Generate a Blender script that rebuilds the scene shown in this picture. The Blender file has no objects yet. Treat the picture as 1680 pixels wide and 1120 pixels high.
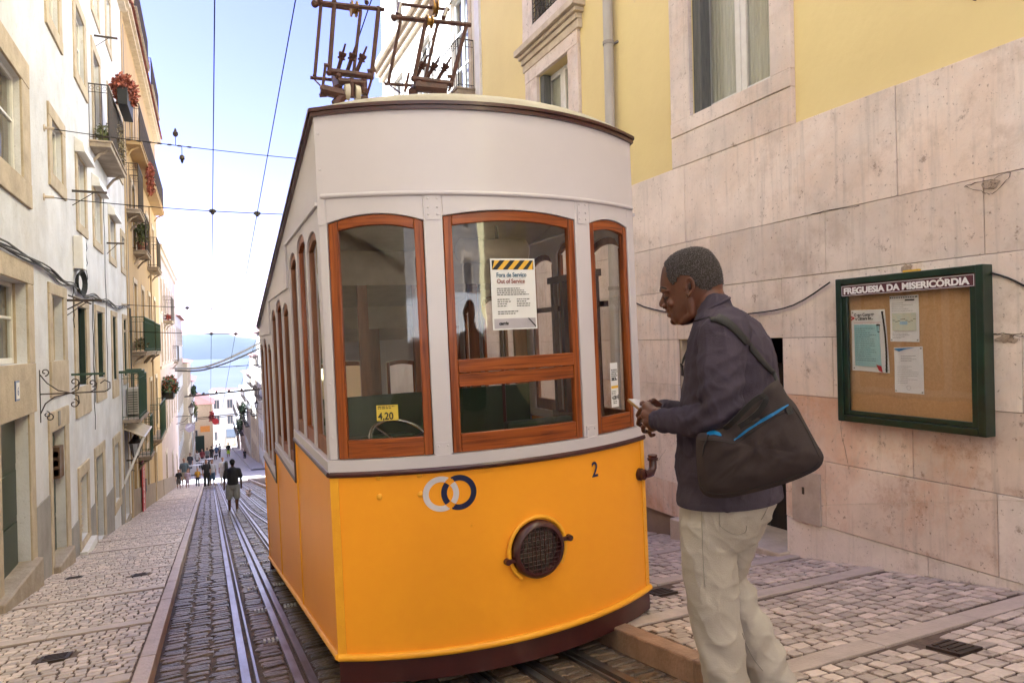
import bpy, bmesh, math, random
import numpy as np
from mathutils import Vector, Matrix, noise
from math import sin, cos, pi, radians, sqrt
random.seed(7); rnd = random.Random(11)
scene = bpy.context.scene
COL = scene.collection

# ---------------------------------------------------------------- camera
FPX = 1130.0
_yaw, _pitch, _roll = radians(23.9), radians(-0.15), radians(1.3)
FW = np.array([sin(_yaw)*cos(_pitch), cos(_yaw)*cos(_pitch), sin(_pitch)])
_r0 = np.array([cos(_yaw), -sin(_yaw), 0]); _u0 = np.cross(_r0, FW)
RT = _r0*cos(_roll)-_u0*sin(_roll); UP = _u0*cos(_roll)+_r0*sin(_roll)
cam_d = bpy.data.cameras.new('camera'); cam = bpy.data.objects.new('camera', cam_d); COL.objects.link(cam)
cam.matrix_world = Matrix(((RT[0], UP[0], -FW[0], 0), (RT[1], UP[1], -FW[1], 0), (RT[2], UP[2], -FW[2], 0), (0, 0, 0, 1)))
cam_d.sensor_width = 36; cam_d.lens = 36*FPX/1680; cam_d.clip_start = 0.05; cam_d.clip_end = 20000
scene.camera = cam
# ---------------------------------------------------------------- world, sun, exposure
SUN_EL, SUN_AZ = radians(41), radians(-64)      # azimuth measured from +Y towards +X
world = bpy.data.worlds.new("World"); scene.world = world; world.use_nodes = True
wn = world.node_tree; bgn = wn.nodes['Background']
sky = wn.nodes.new('ShaderNodeTexSky'); sky.sky_type = 'NISHITA'; sky.sun_disc = False
sky.sun_elevation = SUN_EL; sky.sun_rotation = SUN_AZ; sky.altitude = 50; sky.air_density = 1.0; sky.dust_density = 0.35; sky.ozone_density = 1.0
_tint = wn.nodes.new('ShaderNodeMix'); _tint.data_type = 'RGBA'; _tint.blend_type = 'MULTIPLY'; _tint.inputs[0].default_value = 1; _tint.inputs[7].default_value = (1.26, .78, .92, 1)
wn.links.new(sky.outputs[0], _tint.inputs[6]); wn.links.new(_tint.outputs[2], bgn.inputs[0]); bgn.inputs[1].default_value = 0.038
sd = bpy.data.lights.new('sun', 'SUN'); sd.energy = 5.0; sd.angle = radians(0.5); sd.color = (1, .94, .85)
sun = bpy.data.objects.new('sun', sd); COL.objects.link(sun)
_sv = Vector((sin(SUN_AZ)*cos(SUN_EL), cos(SUN_AZ)*cos(SUN_EL), sin(SUN_EL)))
sun.rotation_euler = _sv.to_track_quat('Z', 'Y').to_euler(); sun.location = (-20, 20, 40)
vs = scene.view_settings
scene.display_settings.display_device = 'sRGB'
vs.view_transform = 'Standard'; vs.look = 'None'; vs.gamma = 1; vs.use_curve_mapping = False
vs.exposure = 3.3
vs.use_white_balance = True; vs.white_balance_temperature = 4900; vs.white_balance_tint = 6
scene.render.engine = 'CYCLES'
cy = scene.cycles; cy.max_bounces = 8; cy.diffuse_bounces = 4; cy.glossy_bounces = 4; cy.transmission_bounces = 6; cy.volume_bounces = 0
cy.transparent_max_bounces = 8; cy.sample_clamp_indirect = 6; cy.use_denoising = True

# ---------------------------------------------------------------- measuring helpers (metres; +Y down the street, +X to its right)
def ray(x, y): return FW+RT*(x-840)/FPX+UP*(560-y)/FPX
def onX(x, y, X): r = ray(x, y); return Vector(r*X/r[0])
def onY(x, y, Y): r = ray(x, y); return Vector(r*Y/r[1])
def proj(P):
    P = np.asarray(P, float); d = P@FW
    return (840+FPX*(P@RT)/d, 560-FPX*(P@UP)/d, d)
SL = 0.155; H0 = 1.4; YB = 53.0
def gz(y):
    if y <= YB: return -H0-SL*y
    if y <= 150: return -H0-SL*YB-0.10*(y-YB)
    return max(-56.0, -H0-SL*YB-9.7-0.16*(y-150))
SLA = -math.atan(SL)
XL, XR, KL0, KL1, KR = -1.96, 4.85, -0.47, -0.37, 2.35

# ---------------------------------------------------------------- materials
MATS = {}
def nd(nt, t, **kw):
    n = nt.nodes.new(t)
    for k, v in kw.items():
        if k in n.inputs.keys() if isinstance(k, str) else False: n.inputs[k].default_value = v
        else: setattr(n, k, v)
    return n
def M(name, c, rough=.6, c2=None, scale=6, var=.5, bump=0., bscale=60, metal=0., spec=.5, coat=0, stretch=None, island=0., alpha=1, detail=6, c3=None, c3t=.62, c3scale=3, coords='Object', contrast=.18, aspect=None):
    if name in MATS: return MATS[name]
    m = bpy.data.materials.new(name); m.use_nodes = True; nt = m.node_tree; N, L = nt.nodes, nt.links
    b = N['Principled BSDF']; b.inputs['Roughness'].default_value = rough; b.inputs['Metallic'].default_value = metal
    b.inputs['Specular IOR Level'].default_value = spec; b.inputs['Coat Weight'].default_value = coat
    b.inputs['Coat Roughness'].default_value = .12
    tc = N.new('ShaderNodeTexCoord'); mp = N.new('ShaderNodeMapping')
    if coords == 'World':
        g = N.new('ShaderNodeNewGeometry'); L.new(g.outputs['Position'], mp.inputs[0])
    else: L.new(tc.outputs['Object'], mp.inputs[0])
    if stretch: mp.inputs['Scale'].default_value = stretch
    if c2 is None: c2 = tuple(x*(1-var*.4) for x in c)
    no = N.new('ShaderNodeTexNoise'); no.inputs['Scale'].default_value = scale; no.inputs['Detail'].default_value = detail; no.inputs['Roughness'].default_value = .62
    L.new(mp.outputs[0], no.inputs['Vector'])
    mr = N.new('ShaderNodeMapRange'); mr.inputs[1].default_value = .5-contrast; mr.inputs[2].default_value = .5+contrast
    L.new(no.outputs[0], mr.inputs[0])
    mx = N.new('ShaderNodeMix'); mx.data_type = 'RGBA'; mx.inputs[6].default_value = (*c, 1); mx.inputs[7].default_value = (*c2, 1)
    L.new(mr.outputs[0], mx.inputs[0]); out = mx.outputs[2]
    if c3 is not None:
        n3 = N.new('ShaderNodeTexNoise'); n3.inputs['Scale'].default_value = c3scale; n3.inputs['Detail'].default_value = 9; n3.inputs['Roughness'].default_value = .7
        L.new(mp.outputs[0], n3.inputs['Vector'])
        m3 = N.new('ShaderNodeMapRange'); m3.inputs[1].default_value = c3t; m3.inputs[2].default_value = c3t+.06; L.new(n3.outputs[0], m3.inputs[0])
        x3 = N.new('ShaderNodeMix'); x3.data_type = 'RGBA'; x3.inputs[7].default_value = (*c3, 1)
        L.new(m3.outputs[0], x3.inputs[0]); L.new(out, x3.inputs[6]); out = x3.outputs[2]
    if island > 0:
        g2 = N.new('ShaderNodeNewGeometry'); oi = N.new('ShaderNodeObjectInfo')
        ad = N.new('ShaderNodeMath'); ad.operation = 'ADD'; L.new(g2.outputs['Random Per Island'], ad.inputs[0]); L.new(oi.outputs['Random'], ad.inputs[1])
        fr = N.new('ShaderNodeMath'); fr.operation = 'FRACT'; L.new(ad.outputs[0], fr.inputs[0])
        ma = N.new('ShaderNodeMapRange'); ma.inputs[3].default_value = 1-island; ma.inputs[4].default_value = 1+island*.6; L.new(fr.outputs[0], ma.inputs[0])
        vm = N.new('ShaderNodeVectorMath'); vm.operation = 'SCALE'; L.new(out, vm.inputs[0]); L.new(ma.outputs[0], vm.inputs['Scale']); out = vm.outputs[0]
    L.new(out, b.inputs['Base Color'])
    if bump > 0:
        nb = N.new('ShaderNodeTexNoise'); nb.inputs['Scale'].default_value = bscale; nb.inputs['Detail'].default_value = 8; L.new(mp.outputs[0], nb.inputs['Vector'])
        bp = N.new('ShaderNodeBump'); bp.inputs['Strength'].default_value = bump; bp.inputs['Distance'].default_value = .02
        L.new(nb.outputs[0], bp.inputs['Height']); L.new(bp.outputs[0], b.inputs['Normal'])
    MATS[name] = m; return m

# plaster and stone
m_white2 = M('plaster_cream', (.78, .72, .62), .85, (.66, .60, .50), 1.2, bump=.2, bscale=18, stretch=(1, 1, .4))
m_yellow = M('plaster_yellow', (.78, .64, .30), .85, (.70, .56, .26), .6, bump=.25, bscale=9, c3=(.60, .50, .30), c3t=.70, c3scale=4, contrast=.22)
m_ochre = M('plaster_ochre', (.50, .34, .15), .85, (.40, .27, .13), 1.3, bump=.25, bscale=15, stretch=(1, 1, .4))
m_pink = M('plaster_pink', (.50, .38, .33), .85, (.40, .30, .26), 1.0, bump=.2, bscale=15, stretch=(1, 1, .4))
m_greyplaster = M('plaster_grey', (.34, .31, .28), .9, (.24, .215, .19), 2.5, bump=.3, bscale=25)
m_lime = M('limestone_surround', (.55, .45, .31), .8, (.38, .30, .20), 3.5, bump=.5, bscale=35, c3=(.22, .18, .13), c3t=.66, c3scale=9)
m_sill = M('limestone_pale', (.62, .52, .40), .8, (.46, .37, .27), 5, bump=.4, bscale=35)
m_concrete = M('balcony_concrete', (.42, .34, .25), .85, (.24, .19, .14), 3, bump=.5, bscale=30)
m_step = M('door_step_stone', (.40, .33, .25), .75, (.28, .22, .16), 5, bump=.4, bscale=30)
# metals, paints
m_iron = M('iron_dark', (.035, .032, .03), .55, (.08, .05, .035), 8, metal=.3)
m_greeniron = M('iron_green', (.03, .07, .045), .5, (.05, .08, .05), 9)
m_green = M('paint_dark_green', (.008, .022, .012), .35, (.014, .03, .018), 8)
m_whitepaint = M('paint_white', (.74, .71, .68), .45, (.66, .62, .58), 7)
m_greywood = M('old_grey_wood', (.14, .14, .13), .7, (.08, .08, .075), 6, stretch=(9, 9, .7), bump=.4)
m_black = M('near_black', (.012, .011, .011), .6)
m_rubber = M('cable_black', (.02, .019, .018), .7)
m_cable = M('cable_grey', (.10, .09, .08), .7, (.05, .045, .04), 12)
m_tile = M('roof_tile', (.36, .12, .075), .8, (.26, .10, .07), 7, bump=.2, island=.25)
m_curtain = M('curtain_or_room', (.66, .62, .54), .9, (.52, .48, .42), 3, stretch=(14, 14, .4))
m_curtain2 = M('curtain_dim', (.26, .235, .21), .9, (.16, .145, .13), 3, stretch=(14, 14, .4))  # curtain colour darkened to stand in for the dim room behind
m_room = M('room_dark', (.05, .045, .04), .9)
m_paper = M('paper_white', (.80, .78, .78), .7, (.76, .74, .72), 5)
m_ac = M('aircon_housing', (.60, .55, .45), .5)
m_flower = M('flower_red', (.45, .06, .03), .6, (.30, .05, .03), 30, island=.4)
m_redplant = M('plant_russet', (.42, .12, .06), .7, (.25, .07, .04), 20, island=.5)
m_leaf = M('leaf_green', (.06, .10, .025), .6, (.035, .06, .02), 20, island=.5)
m_leaf2 = M('leaf_yellowish', (.16, .17, .04), .6, (.09, .10, .03), 20, island=.5)
m_dryleaf = M('leaf_dry', (.24, .19, .09), .7, (.14, .10, .05), 20, island=.5)
m_pot = M('terracotta', (.36, .15, .09), .8)
m_red = M('banner_red', (.50, .03, .03), .55)

def stonewall(name, base, stain, pit, stainamt=.5, streak=.35):
    m = bpy.data.materials.new(name); m.use_nodes = True; nt = m.node_tree; N, L = nt.nodes, nt.links; b = N['Principled BSDF']; b.inputs['Roughness'].default_value = .74
    g = N.new('ShaderNodeNewGeometry')
    def noi(sc, det=8, rough=.62, st=(1, 1, 1), dist=0):
        mp = N.new('ShaderNodeMapping'); mp.inputs['Scale'].default_value = st; L.new(g.outputs['Position'], mp.inputs[0])
        n = N.new('ShaderNodeTexNoise'); n.inputs['Scale'].default_value = sc; n.inputs['Detail'].default_value = det; n.inputs['Roughness'].default_value = rough; n.inputs['Distortion'].default_value = dist; L.new(mp.outputs[0], n.inputs['Vector']); return n.outputs[0]
    def rng(x, a, c, o0=0., o1=1.):
        r = N.new('ShaderNodeMapRange'); r.inputs[1].default_value = a; r.inputs[2].default_value = c; r.inputs[3].default_value = o0; r.inputs[4].default_value = o1; L.new(x, r.inputs[0]); return r.outputs[0]
    def mix(f, a, col, mode='MIX'):
        x = N.new('ShaderNodeMix'); x.data_type = 'RGBA'; x.blend_type = mode; L.new(f, x.inputs[0])
        if isinstance(a, tuple): x.inputs[6].default_value = (*a, 1)
        else: L.new(a, x.inputs[6])
        x.inputs[7].default_value = (*col, 1); return x.outputs[2]
    c = mix(rng(noi(1.6), .38, .62), base, tuple(v*.80 for v in base))
    c = mix(rng(noi(.8, 6, .7, (1, 1, 1), .5), .46, .66, 0, stainamt), c, stain)
    c = mix(rng(noi(2.2, 9, .75), .52, .66, 0, stainamt*.9), c, tuple(v*.72 for v in stain))
    c = mix(rng(noi(1.1, 8, .75, (1, 1, 1), 1.2), .56, .63, 0, stainamt*.45), c, tuple(v*.62 for v in base))
    c = mix(rng(noi(3.0, 7, .7, (1, 3.5, .22)), .52, .74, 0, streak), c, tuple(v*.42 for v in base))
    c = mix(rng(noi(5, 12, .8), .585, .65, 0, .8), c, pit)
    c = mix(rng(noi(.55, 5, .6), .50, .60, 0, .35), c, tuple(min(1, v*1.18) for v in base))
    c = mix(rng(noi(38, 4, .6), .64, .70, 0, .7), c, pit)
    oi = N.new('ShaderNodeObjectInfo'); vm = N.new('ShaderNodeVectorMath'); vm.operation = 'SCALE'; L.new(c, vm.inputs[0]); L.new(rng(oi.outputs['Random'], 0, 1, .90, 1.06), vm.inputs['Scale'])
    L.new(vm.outputs[0], b.inputs['Base Color'])
    bp = N.new('ShaderNodeBump'); bp.inputs['Strength'].default_value = .5; bp.inputs['Distance'].default_value = .015; ad = N.new('ShaderNodeMath'); L.new(noi(22, 10, .7), ad.inputs[0]); L.new(rng(noi(38, 4, .6), .62, .70, 0, -.5), ad.inputs[1]); L.new(ad.outputs[0], bp.inputs['Height']); L.new(bp.outputs[0], b.inputs['Normal'])
    MATS[name] = m; return m
def glass(name, tint=(.9, .92, .9), rough=.02, alpha=.3):
    m = bpy.data.materials.new(name); m.use_nodes = True; nt = m.node_tree; N, L = nt.nodes, nt.links
    o = N['Material Output']; N.remove(N['Principled BSDF'])
    tr = N.new('ShaderNodeBsdfTransparent'); tr.inputs[0].default_value = (*tint, 1)
    gl = N.new('ShaderNodeBsdfGlossy'); gl.inputs['Roughness'].default_value = rough
    fr = N.new('ShaderNodeFresnel'); gg = N.new('ShaderNodeNewGeometry'); io = N.new('ShaderNodeMapRange'); io.inputs[3].default_value = 1.5; io.inputs[4].default_value = 1/1.5; L.new(gg.outputs['Backfacing'], io.inputs[0]); L.new(io.outputs[0], fr.inputs[0])
    ad = N.new('ShaderNodeMath'); ad.operation = 'MULTIPLY_ADD'; ad.inputs[1].default_value = 1.0; ad.inputs[2].default_value = alpha
    L.new(fr.outputs[0], ad.inputs[0]); ad.use_clamp = True
    nb = N.new('ShaderNodeTexNoise'); nb.inputs['Scale'].default_value = 2.2; nb.inputs['Detail'].default_value = 2
    tc = N.new('ShaderNodeTexCoord'); L.new(tc.outputs['Object'], nb.inputs['Vector'])
    bp = N.new('ShaderNodeBump'); bp.inputs['Strength'].default_value = .06; bp.inputs['Distance'].default_value = .05
    L.new(nb.outputs[0], bp.inputs['Height']); L.new(bp.outputs[0], gl.inputs['Normal'])
    mx = N.new('ShaderNodeMixShader'); L.new(ad.outputs[0], mx.inputs[0]); L.new(tr.outputs[0], mx.inputs[1]); L.new(gl.outputs[0], mx.inputs[2])
    L.new(mx.outputs[0], o.inputs[0]); MATS[name] = m; return m
m_glass = glass('window_glass', (.80, .82, .80), .05, .0)
m_tramglass = glass('tram_glass', (.93, .91, .86), .03, .035)
m_clear = glass('clear_glass', (.97, .97, .97), .02, .0)

m_white = stonewall('plaster_white', (.74, .725, .745), (.64, .58, .52), (.50, .45, .41), .45, .2)
# ---------------------------------------------------------------- mesh building
class MB:
    def __init__(s): s.v = []; s.f = []; s.mi = []; s.cur = 0
    def add(s, vs_, fs, mi=None):
        o = len(s.v); s.v += [tuple(p) for p in vs_]; s.f += [tuple(i+o for i in f) for f in fs]; s.mi += [s.cur if mi is None else mi]*len(fs); return s
    def box(s, x0, x1, y0, y1, z0, z1, mi=None):
        return s.add([(x0, y0, z0), (x1, y0, z0), (x1, y1, z0), (x0, y1, z0), (x0, y0, z1), (x1, y0, z1), (x1, y1, z1), (x0, y1, z1)],
                     [(0, 3, 2, 1), (4, 5, 6, 7), (0, 1, 5, 4), (1, 2, 6, 5), (2, 3, 7, 6), (3, 0, 4, 7)], mi)
    def hexa(s, P, mi=None):    # eight corners, bottom four then top four
        return s.add(P, [(0, 3, 2, 1), (4, 5, 6, 7), (0, 1, 5, 4), (1, 2, 6, 5), (2, 3, 7, 6), (3, 0, 4, 7)], mi)
    def tube(s, pts, r, n=6, cap=True, mi=None):
        pts = [Vector(p) for p in pts]; k = len(pts); rs = r if isinstance(r, (list, tuple)) else [r]*k
        vs_ = []; prev = None
        for i, p in enumerate(pts):
            d = (pts[min(i+1, k-1)]-pts[max(i-1, 0)])
            if d.length < 1e-9: d = Vector((0, 0, 1))
            d.normalize()
            a = prev if prev is not None else (Vector((0, 0, 1)) if abs(d.z) < .9 else Vector((1, 0, 0)))
            a = (a-d*a.dot(d))
            if a.length < 1e-6: a = Vector((0, 1, 0))-d*d.y
            a.normalize(); prev = a; b = d.cross(a)
            for j in range(n):
                t = 2*pi*j/n; vs_.append(p+(a*cos(t)+b*sin(t))*rs[i])
        fs = [(i*n+j, i*n+(j+1) % n, (i+1)*n+(j+1) % n, (i+1)*n+j) for i in range(k-1) for j in range(n)]
        if cap: fs += [tuple(range(n-1, -1, -1)), tuple(range((k-1)*n, k*n))]
        return s.add(vs_, fs, mi)
    def lathe(s, c, axis, prof, n=20, mi=None):     # prof: (distance along axis, radius)
        c = Vector(c); d = Vector(axis).normalized(); a = Vector((0, 0, 1)) if abs(d.z) < .9 else Vector((1, 0, 0)); a = (a-d*a.dot(d)).normalized(); b = d.cross(a)
        vs_ = [c+d*h+(a*cos(2*pi*j/n)+b*sin(2*pi*j/n))*r for h, r in prof for j in range(n)]; k = len(prof)
        fs = [(i*n+j, i*n+(j+1) % n, (i+1)*n+(j+1) % n, (i+1)*n+j) for i in range(k-1) for j in range(n)]
        fs += [tuple(range(n-1, -1, -1)), tuple(range((k-1)*n, k*n))]
        return s.add(vs_, fs, mi)
    def ball(s, c, r, n=8, m=6, mi=None):
        c = Vector(c); rr = r if isinstance(r, (tuple, list)) else (r, r, r)
        vs_ = []
        for i in range(m+1):
            t = pi*i/m
            for j in range(n): vs_.append((c.x+rr[0]*sin(t)*cos(2*pi*j/n), c.y+rr[1]*sin(t)*sin(2*pi*j/n), c.z+rr[2]*cos(t)))
        return s.add(vs_, [(i*n+j, (i+1)*n+j, (i+1)*n+(j+1) % n, i*n+(j+1) % n) for i in range(m) for j in range(n)], mi)
    def grid(s, P, mi=None, flip=False):    # P: rows of points
        r, c = len(P), len(P[0]); vs_ = [p for row in P for p in row]
        fs = [(i*c+j, i*c+j+1, (i+1)*c+j+1, (i+1)*c+j) for i in range(r-1) for j in range(c-1)]
        if flip: fs = [f[::-1] for f in fs]
        return s.add(vs_, fs, mi)
    def obj(s, name, mat, parent=None, smooth=False, bevel=0, kind=None, fix=True, loc=None):
        me = bpy.data.meshes.new(name); me.from_pydata(s.v, [], s.f)
        for m in (mat if isinstance(mat, (list, tuple)) else [mat]): me.materials.append(m)
        if any(s.mi): me.polygons.foreach_set('material_index', s.mi)
        if fix and len(s.f) < 60000:
            bm = bmesh.new(); bm.from_mesh(me); bmesh.ops.recalc_face_normals(bm, faces=bm.faces); bm.to_mesh(me); bm.free()
        o = bpy.data.objects.new(name, me); COL.objects.link(o)
        if smooth:
            me.polygons.foreach_set('use_smooth', [True]*len(me.polygons))
            try: me.set_sharp_from_angle(angle=radians(smooth if smooth > 1 else 40))
            except Exception: pass
        if bevel:
            b = o.modifiers.new('bevel', 'BEVEL'); b.width = bevel; b.segments = 2; b.limit_method = 'ANGLE'
        if parent: o.parent = parent
        if kind: o['kind'] = kind
        return o
def thing(name, label, cat, loc=(0, 0, 0), group=None, rot=(0, 0, 0)):
    o = bpy.data.objects.new(name, None); COL.objects.link(o); o.empty_display_size = .1
    o.location = loc; o.rotation_euler = rot; o['label'] = label; o['category'] = cat
    if group: o['group'] = group
    return o
def tag(o, label, cat, group=None):
    o['label'] = label; o['category'] = cat
    if group: o['group'] = group
    return o
def adopt(parent):      # children built in world coordinates keep their place under a thing moved from the origin
    bpy.context.view_layer.update()
    inv = parent.matrix_world.inverted()
    for c in parent.children: c.matrix_parent_inverse = inv
def text_obj(s, size, mat, name, parent, M4, depth=.0015, bold=0.0, align='LEFT', space=1, xs=1):
    cu = bpy.data.curves.new(name, 'FONT'); cu.body = s; cu.size = size; cu.extrude = depth; cu.offset = bold; cu.align_x = align; cu.space_character = space
    o = bpy.data.objects.new(name, cu); COL.objects.link(o); bpy.context.view_layer.update()
    me = bpy.data.meshes.new_from_object(o); bpy.data.objects.remove(o)
    me.materials.clear(); me.materials.append(mat)
    if xs != 1: me.transform(Matrix.Diagonal((xs, 1, 1, 1)))
    me.transform(M4)
    o = bpy.data.objects.new(name, me); COL.objects.link(o)
    if parent: o.parent = parent
    return o
def frameM(origin, xdir, ydir):
    x = Vector(xdir).normalized(); y = Vector(ydir); y = (y-x*y.dot(x)).normalized(); z = x.cross(y)
    return Matrix(((x.x, y.x, z.x, origin[0]), (x.y, y.y, z.y, origin[1]), (x.z, y.z, z.z, origin[2]), (0, 0, 0, 1)))
# ================================================================ GROUND, ROAD, PAVEMENTS
m_terrain = M('terrain_earth', (.20, .17, .13), .95, (.13, .12, .09), .02)
m_road = M('road_bedding', (.14, .095, .062), .8, (.075, .052, .036), 9, bump=.6, bscale=45, coords='World')
m_sett = M('basalt_sett', (.20, .15, .115), .33, (.10, .074, .056), 9, bump=.9, bscale=38, island=.5, coords='World', c3=(.15, .10, .06), c3t=.50, c3scale=5)
m_mortar = M('pavement_bedding', (.17, .115, .085), .95, (.10, .07, .05), 12, bump=.5, bscale=60, coords='World')
m_calc = M('calcada_stone', (.67, .55, .46), .42, (.50, .40, .32), 9, bump=.45, bscale=45, island=.34, coords='World', c3=(.34, .25, .19), c3t=.60, c3scale=5)
m_band = M('pavement_band_stone', (.58, .475, .40), .5, (.46, .37, .30), 7, bump=.35, bscale=50, coords='World', island=.12)
m_kerb = M('kerb_stone', (.56, .45, .38), .5, (.44, .34, .27), 6, bump=.35, bscale=45, coords='World', island=.12)
m_kerb_r = M('kerb_stone_worn', (.42, .27, .18), .6, (.28, .18, .12), 7, bump=.5, bscale=45, coords='World', island=.2)
m_farpav = M('far_pavement', (.44, .39, .35), .7, (.34, .30, .26), 5, coords='World')

def strip(name, x0, x1, ys, dz, mat, kind='structure'):
    mb = MB(); mb.grid([[(x0, y, gz(y)+dz), (x1, y, gz(y)+dz)] for y in ys]); o = mb.obj(name, mat, kind=kind, fix=False); return o
mb = MB()       # ground sheet, reaching the river
ysg = [-60, -30, 0, 20, 40, 53, 60, 80, 110, 150, 250, 350, 450, 600]
xsg = [-900, -400, -150, -50, -12, 12, 50, 150, 400, 900]
mb.grid([[(x, y, gz(y)-.15) for x in xsg] for y in ysg]); mb.obj('ground', m_terrain, kind='structure', fix=False)
road = strip('road', -14, 14, [-30, 0, 10, 20, 30, 40, 50, 53, 60, 70, 80, 100, 120, 150], -.013, m_road)
far_street = strip('street_surface', -9, 12, [53.2, 60, 70, 80, 100, 120, 150], .004, m_farpav)

strip('fill_paving', -14, 14, [-19.9, -14, -8, -6], .004, M('fill_stone', (.60, .54, .48), .7))  # unseen pale strip added to bounce sunlight onto the tram front
stone_vars = []
def stone_mesh(i, mat, nm):
    r = random.Random(i+50); mb = MB(); c = [(-.5, -.5), (.5, -.5), (.5, .5), (-.5, .5)]
    lo = [(x*.97+r.uniform(-.04, .04), y*.97+r.uniform(-.04, .04), -1.0) for x, y in c]
    # eight-sided, slightly rounded top
    mid = [];
    for (x, y) in c:
        cr = r.uniform(.66, .90)
        for dx, dy in ((1, cr), (cr, 1)) if x*y > 0 else ((cr, 1), (1, cr)):
            mid.append((x*dx*.97+r.uniform(-.075, .075), y*dy*.97+r.uniform(-.075, .075), r.uniform(-.1, .05)))
    n = 8; mb.add([(x, y, -1) for x, y, z in mid]+mid+[(x*.86, y*.86, r.uniform(.25, .50)) for x, y, z in mid],
                  [(i, (i+1) % n, n+(i+1) % n, n+i) for i in range(n)]+[(n+i, n+(i+1) % n, 2*n+(i+1) % n, 2*n+i) for i in range(n)]+[tuple(range(2*n, 3*n))])
    me = bpy.data.meshes.new(nm); me.from_pydata(mb.v, [], mb.f); me.materials.append(mat); return me, np.array(mb.v), mb.f
def pave(parent, name, stufname, cells, top, mat, nvar=14, limit=300, hh=.008):
    """cells: (x, y, width, length, turn); the pieces that show largest become objects, the rest one mesh"""
    vars_ = [stone_mesh(i+len(name)*10, mat, name) for i in range(nvar)]
    sc = []
    for c in cells:
        px, py, d = proj((c[0], c[1], gz(c[1])+top))
        vis = d > .3 and -30 < px < 1710 and -30 < py < 1150 and not (c[1] > 4.2 and .75 < c[0] < 2.6)
        sc.append((c[2]*c[3]/max(d, .3)**2.4) if vis else 0)
    order = sorted(range(len(cells)), key=lambda i: -sc[i]); pick = set(order[:limit])
    V = []; F = []; off = 0
    for i, (x, y, w, l, t) in enumerate(cells):
        me, vv, ff = vars_[rnd.randrange(nvar)]
        dz = rnd.uniform(-.003, .003)
        if i in pick:
            o = bpy.data.objects.new(name, me); COL.objects.link(o); o.parent = parent
            o.location = (x, y, gz(y)+top+dz); o.scale = (w, l, hh); o.rotation_euler = (SLA+rnd.uniform(-.015, .015), rnd.uniform(-.015, .015), t)
        else:
            c_, s_ = cos(t), sin(t); X = vv[:, 0]*w; Y = vv[:, 1]*l; Z = vv[:, 2]*hh
            P = np.stack([x+X*c_-Y*s_, y+X*s_+Y*c_, gz(y)+top+dz+Z-SL*(X*s_+Y*c_)], 1)
            V.append(P); F += [tuple(k+off for k in f) for f in ff]; off += len(P)
    if V:
        me = bpy.data.meshes.new(stufname); me.from_pydata(np.concatenate(V).tolist(), [], F); me.materials.append(mat)
        o = bpy.data.objects.new(stufname, me); COL.objects.link(o); o.parent = parent; o['kind'] = 'stuff'
def cells(x0, x1, y0, y1, w, l, gap=.010, bands=(), skip=None, wob=.25, arc=0., alongx=False):
    out = []
    y = y0; row = 0
    while y < y1:
        ll = l*rnd.uniform(.88, 1.12); b = [b_ for b_ in bands if b_[0]-.01 < y+ll and y < b_[1]+.01]
        if b: y = b[0][1]+.012; continue
        x = x0+(rnd.uniform(0, w*.6) if row % 2 else 0); 
        if x > x0+.03: 
            out.append(((x0+x)/2, y+ll/2, x-x0-gap, ll-gap, rnd.uniform(-.05, .05)))
        while x < x1-.02:
            ww = min(w*rnd.uniform(1-wob, 1+wob), x1-x)
            if x1-x-ww < w*.4: ww = x1-x
            yy = y+ll/2+arc*sin((x-x0)*3.1+y*.7)+rnd.uniform(-.006, .006)
            c = (x+ww/2, yy, ww-gap, ll-gap+rnd.uniform(-.004, .004), rnd.uniform(-.07, .07))
            if not (skip and skip(c[0], c[1])): out.append(c)
            x += ww
        y += ll; row += 1
    return out

# ---- left pavement
LB = [(6.62, 6.80), (8.42, 8.58), (10.15, 10.32), (13.1, 13.28), (15.0, 15.18), (16.9, 17.08), (19, 19.2), (21.2, 21.4), (24, 24.2), (27, 27.2), (30, 30.2), (33, 33.2), (36.5, 36.7), (40, 40.2), (44, 44.2), (48, 48.2)]
LB = [(4.9, 5.06)]+LB
lp = MB(); lp.hexa([(-2.6, -8, gz(-8)-.4), (KL1-.05, -8, gz(-8)-.4), (KL1-.05, YB, gz(YB)-.4), (-2.6, YB, gz(YB)-.4), (-2.6, -8, gz(-8)+.088), (KL1-.05, -8, gz(-8)+.088), (KL1-.05, YB, gz(YB)+.088), (-2.6, YB, gz(YB)+.088)])
pavL = lp.obj('pavement', m_mortar, kind='structure')
drainsL = [(-1.05, 5.89, .16), (-1.60, 10.25, .16), (-.82, 9.69, .14)]
def skipL(x, y): return any(abs(x-a) < s*.75 and abs(y-b) < s*.75 for a, b, s in drainsL)
cl = cells(-2.02, KL0-.01, 3.6, 22, .088, .082, gap=.009, bands=LB, skip=skipL, arc=.02)+cells(-2.02, KL0-.01, 22, YB-.3, .13, .12, gap=.016, bands=LB, arc=.02)
pave(pavL, 'paving_stone', 'paving_stones', cl, .098, m_calc)
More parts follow.
